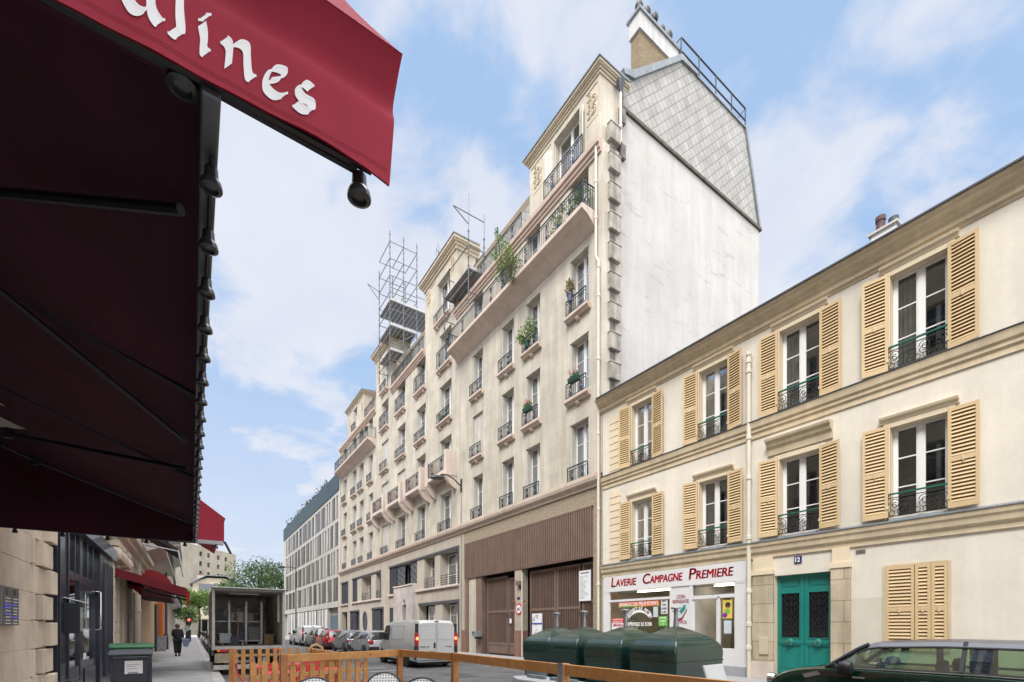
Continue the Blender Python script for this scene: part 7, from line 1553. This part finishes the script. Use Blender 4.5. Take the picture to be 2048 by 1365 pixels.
    for side in (-1, 1):
        # a-pillar and c-pillar run along the screen edges
        for rng, ww in ((range(i1, N_ + 1), .035), (range(0, i0 + 1), .06)):
            pts = [off(gr[i][3], .004) for i in rng]; pts = [(side * abs(p[0]), p[1], p[2]) for p in pts]; pl.tube(pts, ww, 6, 0); flush()
        ib = (i0 + i1) // 2 + 1; pillar(ib, side, .03, 1); flush()
        if style != 'mini': pillar(max(1, i0 - 1), side, .085, 0); flush()
        else: pillar(i0 + 4, side, .03, 1); flush(); pillar(i0, side, .05, 1); flush()
    if pl.v: pl.build('window_pillar', mats_, o, smooth=30)
    if rail:
        q = MB()
        for s_ in (-1, 1): q.tube([(s_ * abs(p[0]) * .97, p[1], p[2] + .05) for p in (gr[i][3] for i in range(i0, i1))], .018, 6)
        q.build('roof_rail', CHR, o)
    # sills, bumpers, lights, mirrors
    q = MB(); q.box(-hw * .86, hw * .86, -.025, .12, .28, .56); q.box(-hw * .8, hw * .8, Ln - .12, Ln + .015, .24, .48)
    for s_ in (-1, 1): q.box(*sorted((s_ * (hw - .03), s_ * (hw - .002))), P['wh'][0] * Ln + .45, P['wh'][1] * Ln - .45, .2, .30)
    q.build('bumper', PLB if style != 'mini' else pm, o, bev=.03)
    zb0 = interp(P['belt'], .05)
    for s_ in (-1, 1):
        q = MB(); 
        if tail == 'round': q.lathe([(0, -.03), (.13, -.02), (.15, .05), (.15, .2)], (s_ * hw * .70, .015, zb0 - .16), 18, axis='y')
        elif tail == 'slim': q.box(*sorted((s_ * hw * .42, s_ * hw * .955)), -.0, .3, zb0 - .20, zb0 - .11)
        else: q.box(*sorted((s_ * hw * .62, s_ * hw * .945)), -.005, .26, zb0 - .24, zb0 - .05)
        q.build('tail_light', TLR, o, bev=.03)
        q = MB(); q.lathe([(0, -.02), (.10, 0), (.12, .06), (.12, .1)][::-1], (s_ * hw * .56, Ln - .15, interp(P['belt'], .93) - .10), 16, axis='y'); q.build('headlight', CHR, o, smooth=40)
        q = MB(); im = i1 + 1; mp_ = gr[min(N_, im + 2)][1]; q.lathe([(0, -.08), (.07, -.07), (.095, 0), (.07, .09), (0, .13)] if style != 'mini' else [(0, -.08), (.085, -.07), (.12, 0), (.09, .09), (0, .14)], (s_ * (hw + .09), mp_[1] - (.06 if style != 'mini' else .24), mp_[2] + (.09 if style != 'mini' else .0)), 14, axis='y'); q.tube([(s_ * (hw - .06), mp_[1] - .03, mp_[2] + .02), (s_ * (hw + .04), mp_[1] - .05, mp_[2] + .06)], .022, 6); q.build('mirror', BLACK if style != 'hatch' or True else pm, o, smooth=45)
        for yy in (P['wh'][0] * Ln + .95, P['wh'][0] * Ln + 1.75):
            q = MB(); zz = interp(P['belt'], yy / Ln) - .14; q.box(*sorted((s_ * (hw - .012), s_ * (hw + .014))), yy, yy + .16, zz, zz + .028); q.build('door_handle', CHR if style == 'mini' else pm, o)
        q = MB()
        for yy in (P['wh'][0] * Ln + .58, P['wh'][0] * Ln + 1.28, P['wh'][0] * Ln + 2.1): q.box(*sorted((s_ * (hw - .03), s_ * (hw - .004))), yy, yy + .006, .34, interp(P['belt'], yy / Ln) - .05)
        q.build('door_gap', PLB, o)
        for f_ in P['wh']: wheel(o, s_ * (hw - .10), f_ * Ln, P['r'], .19, 0, s_)
        q = MB(); q.tube([(s_ * (hw * .905), yy_, interp(P['belt'], yy_ / Ln) + .004) for yy_ in [Ln * (.06 + .62 * k / 12) for k in range(13)]], .009, 5); q.build('waist_trim', CHR if style == 'mini' else PLB, o)
    q = MB(); q.box(-.26, .26, -.034, -.022, .62 if style != 'suv' else .70, .73 if style != 'suv' else .81); q.build('number_plate', PW, o)
    o.location = (x, y_rear, -.13); o.rotation_euler = (0, 0, R(rz)); return o
gp = 'cars parked along the right kerb'
def yr_(px, X): d = F / CT * X / (px - VX); return (d - ST * X) / CT
car('pale silver hatchback with round red tail lights, nearest the white panel van', 'hatch', (.42, .44, .48), 8.95, yr_(733, 8.05), 0, gp, tail='round')
car('mid grey hatchback with slim tail lights, second car behind the white van', 'hatch', (.26, .28, .32), 8.95, yr_(691, 8.05), 0, gp, tail='slim')
car('bright red hatchback between two grey cars', 'hatch', (.50, .015, .03), 8.95, yr_(650, 8.05), 0, gp, tail='tall')
car('dark grey estate car with silver roof rails beside the red hatchback', 'suv', (.10, .105, .11), 8.95, yr_(628, 8.05), 0, gp, rail=True, tail='tall')
car('small white car at the far end of the row beyond the white van', 'hatch', (.6, .62, .64), 8.9, 47.8, 0, gp)
# left kerb row beyond the truck
gl_ = 'cars parked along the left kerb'
cols_l = [((.02, .022, .03), 'black', 'first'), ((.04, .045, .05), 'charcoal', 'second'), ((.10, .09, .08), 'brown-grey', 'third'), ((.45, .46, .48), 'silver', 'fourth'), ((.03, .03, .04), 'near-black', 'fifth'), ((.5, .5, .52), 'white', 'sixth'), ((.12, .12, .14), 'grey', 'seventh')]
for i, (c, nm_, od) in enumerate(cols_l): car('%s car, %s in the left kerb row counting from the box truck' % (nm_, od), 'hatch' if i % 2 else 'suv', c, 1.78, 27.4 + i * 5.0, 0, gl_)
# foreground green car
MG = paint('racing_green', (.004, .035, .022), .5, .22); NVR = M('dark_roof', (.055, .062, .085), .38, .05, 1, metal=.2, coat=.25)
CG = Mglass('tinted_car_glass', (.50, .66, .50), .30)
mn = car('dark green compact estate with a black roof and chrome waistline in the foreground', 'mini', None, 9.0, 0.40, 0, None, glassy=CG, roofc=NVR, pm=MG, tail='tall')
q = MB(); sx0 = mn.location
def seat(x, y):
    m = MB(); m.prism([(-.02, .34), (.5, .30), (.5, .42), (.1, .46), (.0, .9), (-.12, .92), (-.14, .5)], 'x', x - .23, x + .23); m.prism([(-.11, .98), (-.02, .97), (-.01, 1.12), (-.04, 1.18), (-.1, 1.16)], 'x', x - .12, x + .12); m.tube([(x, -.06, .9), (x, -.06, 1.0)], .02, 6)
    m.v = [(a, b + y, c) for a, b, c in m.v]; me = bpy.data.meshes.new('seat'); me.from_pydata(m.v, [], m.f); me.materials.append(PLB); o_ = bpy.data.objects.new('seat', me); COL.objects.link(o_); o_.parent = mn
for x, y in ((-.38, 1.75), (.38, 1.75), (-.38, .75), (.38, .75)): seat(x, y)
def loc_part(m, nm, mat, par, smooth=False):
    me = bpy.data.meshes.new(nm); me.from_pydata(m.v, [], m.f); me.materials.append(mat); me.shade_smooth() if smooth else None; o_ = bpy.data.objects.new(nm, me); COL.objects.link(o_); o_.parent = par; return o_
m = MB(); m.tube([(-.38 + .18 * math.cos(R(a)), 2.36 + .06 * math.sin(R(a)), .93 + .17 * math.sin(R(a))) for a in range(0, 360, 18)], .014, 6, closed=True); m.tube([(-.38, 2.36, .93), (-.38, 2.6, .85)], .03, 6); loc_part(m, 'steering_wheel', PLB, mn)
m = MB(); m.box(-.72, .72, 2.45, 2.9, .80, .99); loc_part(m, 'dashboard', PLB, mn); m = MB(); m.box(-.12, .12, 2.20, 2.23, 1.28, 1.35); m.tube([(0, 2.22, 1.34), (0, 2.28, 1.41)], .01, 5); loc_part(m, 'rear_view_mirror', PLB, mn)
m = MB(); m.box(-.07, -.01, 2.5, 2.52, 1.06, 1.16); m.tube([(-.04, 2.52, 1.1), (-.04, 2.6, 1.0)], .01, 5); loc_part(m, 'phone_holder', PLB, mn)
m = MB(); m.wall(.05, 2.0, .9, 1.42, [(1.62, 1.92, 1.03, 1.33, .02), (1.0, 1.32, 1.03, 1.33, .02), (.3, .8, 1.03, 1.32, .02)], FX(.60)); loc_part(m, 'inner_lining', PLB, mn)
m = MB(); m.box(-.80, .80, .2, 3.3, .24, .3); loc_part(m, 'cabin_floor', PLB, mn)
m = MB(); m.prism([(3.02, .90), (3.26, .83), (3.3, .89), (3.08, .955)], 'x', -.853, -.846); loc_part(m, 'side_vent', CHR, mn)
m = MB(); m.tube([(-.62, .02, 1.36), (-.62, -.16, 1.52), (-.5, -.2, 1.5)], .02, 6); m.lathe([(0, 0), (.07, 0), (.07, .12), (0, .12)], (-.62, -.16, 1.40), 12, axis='y'); loc_part(m, 'rear_wiper_mount', PLB, mn)
# ---- vans
def van(lab, col, x, y, Ln=4.85, W=1.9, H=1.95, rz=0, lit=True, seed=1, high=False):
    o = thing('panel_van', lab, 'van', (0, 0, 0), 0); pm = paint('van_%d' % seed, col, .05, .4); hw = W / 2; rings = []
    top = [(0, H - .12), (.015, H - .03), (.05, H), (.5, H + .01), (.66, H), (.73, H - .07), (.80, H - .45), (.845, H - .80), (.86, H - .86), (.93, H - .98), (.975, H - 1.15), (1, H - 1.35)]
    wid = [(0, .97), (.03, .995), (.1, 1), (.8, 1), (.92, .95), (.97, .88), (1, .74)]
    for i in range(41):
        s = i / 40; s = .5 - .5 * math.cos(math.pi * s); zt = interp(top, s); w_ = hw * interp(wid, s); y_ = s * Ln; mid = min(zt - .12, 1.05); k = max(0, zt - 1.05)
        h2 = [(w_ * .86, .24), (w_ * .97, .30), (w_, .52), (w_ * .997, mid * .9), (w_ * .985, mid), (w_ - .04 - .10 * k, mid + (zt - mid) * .72), (w_ - .10 - .12 * k, zt - .045), (w_ * .72 - .05 * k, zt - .008), (w_ * .4, zt), (0, zt + .005)]
        rings.append([(a, y_, z) for a, z in h2] + [(-a, y_, z) for a, z in h2[-2::-1]])
    body = loft(rings).build('body', pm, o, smooth=30); cuts = []
    for f_ in (.20, .82):
        for s_ in (-1, 1): c = MB(); c.lathe([(0, 0), (.37, 0), (.37, .34), (0, .34)], (s_ * (hw - .15) - .17, f_ * Ln, .33), 28, axis='x'); cuts.append(c.build('cutter', PLB))
    boolean_cut(body, cuts)
    for q in body.data.polygons: q.use_smooth = True
    body.data.set_sharp_from_angle(angle=R(30))
    P2 = lambda m, nm, mat, bev=0: m.build(nm, mat, o, bev=bev)
    for s_ in (-1, 1):
        k = .87
        m = MB(); m.add([(s_ * (hw + .004), .62 * Ln + .02, 1.08), (s_ * (hw + .004), .80 * Ln, 1.10), (s_ * (hw - .075), .735 * Ln, H - .22), (s_ * (hw - .085), .62 * Ln + .02, H - .2)], [(0, 1, 2, 3)] if s_ > 0 else [(3, 2, 1, 0)]); P2(m, 'door_window', CGL)
        m = MB()
        for (a, b) in ((.27 * Ln, .57 * Ln),): m.tube([(s_ * (hw + .0), a, 1.12), (s_ * (hw + .0), b, 1.12), (s_ * (hw - .08), b, H - .25), (s_ * (hw - .08), a, H - .25)], .008, 4, closed=True)
        m.box(*sorted((s_ * (hw - .02), s_ * (hw + .001))), .605 * Ln, .608 * Ln, .45, 1.05); P2(m, 'panel_seam', PLB)
        m = MB(); zl = (.90, 1.42); m.box(*sorted((s_ * (hw - .165), s_ * (hw - .005))), -.02, .05, zl[0], zl[1]); lt = P2(m, 'tail_light', TLR, .015)
        m = MB(); m.box(*sorted((s_ * (hw - .145), s_ * (hw - .045))), -.026, -.018, zl[0] + .24, zl[0] + .36); m.build('lit_lamp', TLL if lit else PW, lt)
        m = MB(); m.box(*sorted((s_ * (hw - .165), s_ * (hw - .0))), -.012, .10, .35, zl[0] - .004); P2(m, 'corner_trim', PLB, .01); m = MB(); m.box(*sorted((s_ * (hw - .155), s_ * (hw - .03))), -.012, .06, zl[1] + .004, H - .15); P2(m, 'corner_trim', PLB, .01)
        m = MB(); m.prism([(-.06, 0), (.06, 0), (.07, .26), (-.05, .30)], 'x', s_ * (hw + .10) - .1, s_ * (hw + .10) + .1); m.v = [(a, b + .76 * Ln, c + 1.12) for a, b, c in m.v]; m.tube([(s_ * (hw - .05), .77 * Ln, 1.13), (s_ * (hw + .08), .77 * Ln, 1.16)], .03, 6); P2(m, 'mirror', PLB, .02)
        for f_ in (.20, .82): wheel(o, s_ * (hw - .12), f_ * Ln, .33, .21, 0, s_, dark=True)
        m = MB(); m.box(*sorted((s_ * .0, s_ * .006)), -.012, .0, .45, H - .12); P2(m, 'rear_door_gap', PLB) if s_ > 0 else None
        m = MB(); y0, y1 = sorted((s_ * .06, s_ * (hw - .22))); m.tube([(y0, -.004, 1.15), (y1, -.004, 1.15), (y1 - (.03 if s_ > 0 else 0), .0, H - .22), (y0 + (.03 if s_ < 0 else 0), .0, H - .22)], .006, 4, closed=True); P2(m, 'window_recess', M('van_seam', (.35, .36, .37), .5) if 'van_seam' not in bpy.data.materials else bpy.data.materials['van_seam'])
        m = MB(); m.lathe([(0, -.02), (.1, 0), (.13, .08), (.13, .1)][::-1], (s_ * hw * .7, Ln - .2, .72), 16, axis='y'); P2(m, 'headlight', CHR)
    m = MB(); m.add([(-hw * .78, .852 * Ln, H - .83), (hw * .78, .852 * Ln, H - .83), (hw * .70, .735 * Ln, H - .10), (-hw * .70, .735 * Ln, H - .10)], [(0, 1, 2, 3)]); P2(m, 'windscreen', CGL)
    m = MB(); m.box(-hw * .95, hw * .95, -.07, .1, .30, .48); P2(m, 'bumper', M('van_bumper', (.30, .31, .32), .6) if 'van_bumper' not in bpy.data.materials else bpy.data.materials['van_bumper'], .03)
    m = MB(); m.box(-.14, -.05, -.02, .0, .80, 1.02); P2(m, 'door_handle', PLB, .03); m = MB(); m.box(-.09, .09, -.0, .06, H - .085, H - .045); P2(m, 'brake_light', TLR, .01)
    m = MB(); m.box(-.55, -.15, -.014, 0, .56, .66); P2(m, 'number_plate_recess', PLB)
    m = MB(); m.box(-hw * .8, hw * .8, .15, Ln - .2, .14, .26); P2(m, 'underside', PLB)
    for (t_, xx, w_) in (('TRAFIC 100', -.75, .42), ('Renault', .42, .26)) if seed == 1 else (): fit_text(t_, w_, .05, MY(xx, -.016, .84), PLB, o, bold=.01, name='badge')
    if seed == 1:
        m = MB()
        for (a, b) in (((-.28, .68), (-.05, .68)), ((-.2, .68), (-.2, .56)), ((-.12, .66), (-.12, .57)), ((-.08, .66), (-.02, .60)), ((-.02, .60), (-.08, .57)), ((.02, .66), (.06, .58)), ((-.32, .70), (-.30, .66))): m.tube([(a[0], -.012, a[1]), (b[0], -.012, b[1])], .008, 4)
        P2(m, 'graffiti', PLB)
    o.location = (x, y, -.13); o.rotation_euler = (0, 0, R(rz)); return o
van('white panel van with lit red tail lights and scribbled rear doors', (.58, .60, .61), 8.3, 17.75, seed=1)
v2 = van('small white van with a red vertical logo strip, further along the right kerb', (.66, .67, .69), 8.95, yr_(604, 8.05), 4.4, 1.83, 1.82, lit=False, seed=2)
# ---- open box truck
TK = thing('box_truck', 'open-backed box truck with shelves, crates and tools inside, parked at the left kerb', 'truck', (1.7, 19, -.13))
TX0, TX1, TY0, TY1, TZ0, TZ1 = .60, 2.80, 19.0, 23.6, .86, 2.82
ALU = M('truck_alu', (.30, .31, .31), .45, .2, 3, metal=.4); INS = M('truck_inside', (.60, .57, .53), .8, .35, 2.5)
m = MB(); t_ = .05
m.box(TX0, TX0 + t_, TY0, TY1, TZ0, TZ1); m.box(TX1 - t_, TX1, TY0, TY1, TZ0, TZ1); m.box(TX0, TX1, TY0, TY1, TZ1, TZ1 + .05); m.box(TX0, TX1, TY0, TY1, TZ0 - .1, TZ0); m.box(TX0, TX1, TY1 - .05, TY1, TZ0, TZ1); m.build('box_body', ALU, TK)
m = MB(); e = .004; m.box(TX0 + t_ + e, TX1 - t_ - e, TY1 - .07, TY1 - .055, TZ0 + e, TZ1 - e); m.box(TX0 + t_, TX0 + t_ + .012, TY0 + .1, TY1 - .08, TZ0 + e, TZ1 - e); m.box(TX1 - t_ - .012, TX1 - t_, TY0 + .1, TY1 - .08, TZ0 + e, TZ1 - e); m.box(TX0 + t_ + .02, TX1 - t_ - .02, TY0 + .1, TY1 - .08, TZ1 - .02, TZ1 - e); m.build('inner_lining', INS, TK)
m = MB(); m.box(TX0 + .06, TX1 - .06, TY0 + .02, TY1 - .1, TZ0 + .003, TZ0 + .02); m.build('floor_plate', M('truck_floor', (.10, .09, .08), .8, .3, 4), TK)
m = MB(); m.box(TX0 - .03, TX0 + .06, TY0 - .03, TY0 + .05, TZ0 - .12, TZ1 + .07); m.box(TX1 - .06, TX1 + .03, TY0 - .03, TY0 + .05, TZ0 - .12, TZ1 + .07); m.box(TX0 + .06, TX1 - .06, TY0 - .03, TY0 + .05, TZ1 - .03, TZ1 + .07); m.box(TX0 + .06, TX1 - .06, TY0 - .04, TY0 + .04, TZ0 - .12, TZ0 - .0); m.box(TX0 - .05, TX1 + .05, TY0 - .35, TY0 - .03, TZ1 + .02, TZ1 + .06); m.build('rear_frame', M('truck_frame', (.42, .42, .40), .5, .2, 4, metal=.3), TK, bev=.01)
m = MB(); m.box(1.15, 2.1, 20.1, 20.2, TZ1 - .09, TZ1 - .04); m.build('interior_lamp', M('lamp_tube_off', (.6, .6, .58), .4), TK)
m = MB(); m.box(TX0 + .1, TX1 - .55, 20.6, 21.3, 1.72, 1.76); m.build('shelf', M('shelf_pale', (.42, .41, .38), .6), TK)
for x in (1.13, 1.68, 2.2): m = MB(); m.box(x, x + .06, 20.5, 20.56, TZ0 + .02, 2.55); 
for x in (1.13, 1.68, 2.2):
    m = MB(); m.box(x, x + .07, 20.5, 20.56, TZ0 + .02, 2.5, 0)
    for k in range(22): m.box(x + .025, x + .045, 20.495, 20.5, .95 + k * .07, .98 + k * .07, 1)
    m.build('slotted_upright', [ALU, PW], TK)
def crate(lab, nm, x, y, z, a, b, h, mat, cat='crate'):
    o = thing(nm, lab, cat, (x, y, z)); m = MB(); s_ = .9
    m.add([(x - a * s_, y - b * s_, z), (x + a * s_, y - b * s_, z), (x + a * s_, y + b * s_, z), (x - a * s_, y + b * s_, z), (x - a, y - b, z + h), (x + a, y - b, z + h), (x + a, y + b, z + h), (x - a, y + b, z + h)], [(0, 3, 2, 1), (0, 1, 5, 4), (1, 2, 6, 5), (2, 3, 7, 6), (3, 0, 4, 7), (4, 5, 6, 7)])
    m.build('body', mat, o); m = MB(); m.box(x - a - .015, x + a + .015, y - b - .015, y + b + .015, z + h - .03, z + h + .01); m.build('rim', mat, o, bev=.005); return o
m = MB(); m.box(.80, 1.3, 20.0, 20.5, .95, .98); m.box(1.45, 2.2, 20.2, 20.8, 1.0, 1.03)
for x in (.9, 1.2, 1.55, 2.1): m.box(x, x + .06, 20.2, 20.26, .88, .95)
m.build('dolly', ALU, TK)
crate('pale blue-grey plastic crate on the floor at the left of the open truck', 'plastic_crate', 1.02, 20.25, .99, .19, .2, .30, M('crate_bluegrey', (.30, .33, .36), .6)); crate('brown cardboard box at the right of the open truck', 'cardboard_box', 2.46, 20.4, .885, .17, .18, .36, M('cardboard', (.26, .18, .10), .85, .1), 'box')
crate('dark blue bucket in the middle of the open truck', 'bucket', 1.33, 20.0, .885, .12, .12, .28, M('bucket_navy', (.02, .025, .05), .5), 'bucket'); crate('black crate on the truck shelf at the left', 'plastic_crate', .86, 20.9, 1.765, .14, .15, .42, BLACK); crate('dark navy crate on the truck floor between the uprights', 'plastic_crate', 1.52, 20.8, 1.035, .14, .15, .36, bpy.data.materials['bucket_navy']); crate('beige box standing on the truck shelf', 'storage_box', 1.25, 21.0, 1.765, .10, .12, .32, M('beige_box', (.34, .27, .2), .8), 'box'); crate('dark grey box on the dolly inside the truck', 'storage_box', 1.98, 20.7, 1.035, .2, .18, .5, M('grey_box', (.13, .13, .13), .8), 'box')
for i_, (x_, z_, a_, h_, nm_, cl_) in enumerate(((1.55, 1.765, .12, .34, 'pale', (.42, .40, .36)), (1.86, 1.765, .14, .30, 'grey', (.2, .2, .2)), (2.14, 1.765, .09, .24, 'dark', (.05, .05, .06)), (.90, 1.03, .1, .24, 'black', (.02, .02, .02)))):
    crate('%s box in the truck, number %s along the shelves from the left' % (nm_, ('two', 'three', 'four', 'one')[i_]) if i_ < 3 else 'small black box low at the left corner inside the truck', 'storage_box', x_, 20.95, z_, a_, .12, h_, M('box_' + nm_, cl_, .7, .2, 5), 'box')
m = MB(); m.tube([(1.40, 20.1, 1.1), (1.46, 20.3, 2.25)], .018, 6); o = m.build('broom_handle', M('wood_handle', (.22, .12, .07), .7)); tag(o, 'brown wooden broom handle standing in the dark blue bucket', 'broom')
for zz_ in (1.95, 2.1):
    m = MB(); m.box(TX0 + .1, TX1 - .1, TY1 - .12, TY1 - .09, zz_, zz_ + .05); m.build('lashing_rail', ALU, TK)
m = MB(); m.box(2.60, 2.66, TY0 + .1, TY0 + .13, 1.7, 2.7); m.build('strap', M('strap_pale', (.36, .32, .30), .8), TK)
m = MB(); m.tube([(1.16, 20.45, 2.45), (1.3, 20.4, 2.3), (1.5, 20.4, 2.25), (1.7, 20.45, 2.4)], .014, 5); m.build('cable', BLACK, TK)
for x0 in (TX0 + .12, TX1 - .42): 
    m = MB(); m.box(x0, x0 + .32, TY0 - .05, TY0 + .02, .66, .76); l_ = m.build('tail_light', TLR, TK, bev=.01); m = MB(); m.box(x0 + (.0 if x0 < 1.5 else .24), x0 + (.08 if x0 < 1.5 else .32), TY0 - .056, TY0 - .05, .68, .75); m.build('indicator', M('amber', (.8, .22, .02), .4) if 'amber' not in bpy.data.materials else bpy.data.materials['amber'], l_)
m = MB(); m.box(TX0 + .05, TX0 + .75, TY0 - .04, TY0 + .0, .30, .62); m.build('mud_panel', M('dusty_yellow', (.36, .30, .22), .8, .4, 4), TK); m = MB(); m.box(TX0 + .02, TX1 - .3, TY0 - .05, TY0 + .02, .06, .22); m.build('underrun_bar', M('bar_pale', (.45, .44, .40), .7, .2, 5), TK, bev=.01)
m = MB(); m.box(TX0 + .3, TX1 - .3, TY0 + .05, TY1 + 1.9, .45, .74); m.build('chassis', BLACK, TK)
m = MB(); m.prism([(TY1 + .1, .3), (TY1 + 2.0, .3), (TY1 + 2.05, 1.2), (TY1 + 1.6, 2.1), (TY1 + .1, 2.2)], 'x', TX0 + .1, TX1 - .1); cb_ = m.build('cab', paint('truck_white', (.5, .5, .5), 0), TK, bev=.05); m = MB(); m.box(TX0 - .22, TX0 - .02, TY1 + 1.2, TY1 + 1.3, 1.35, 1.85); m.tube([(TX0 - .05, TY1 + 1.25, 1.8), (TX0 + .15, TY1 + 1.25, 1.8)], .02, 6); m.build('mirror', BLACK, TK)
for y_ in (TY0 + 1.0, TY1 + 1.3):
    for x_, s_ in ((TX0 + .2, -1), (TX1 - .2, 1)): wheel(TK, x_, y_, .42, .26, -.13, s_, dark=True)
# ---------------------------------------------------------------- remove the prototypes that were only copied from
def kill(o):
    for c in list(o.children): kill(c)
    bpy.data.objects.remove(o)
for o in PROTO:
    try: kill(o)
    except ReferenceError: pass
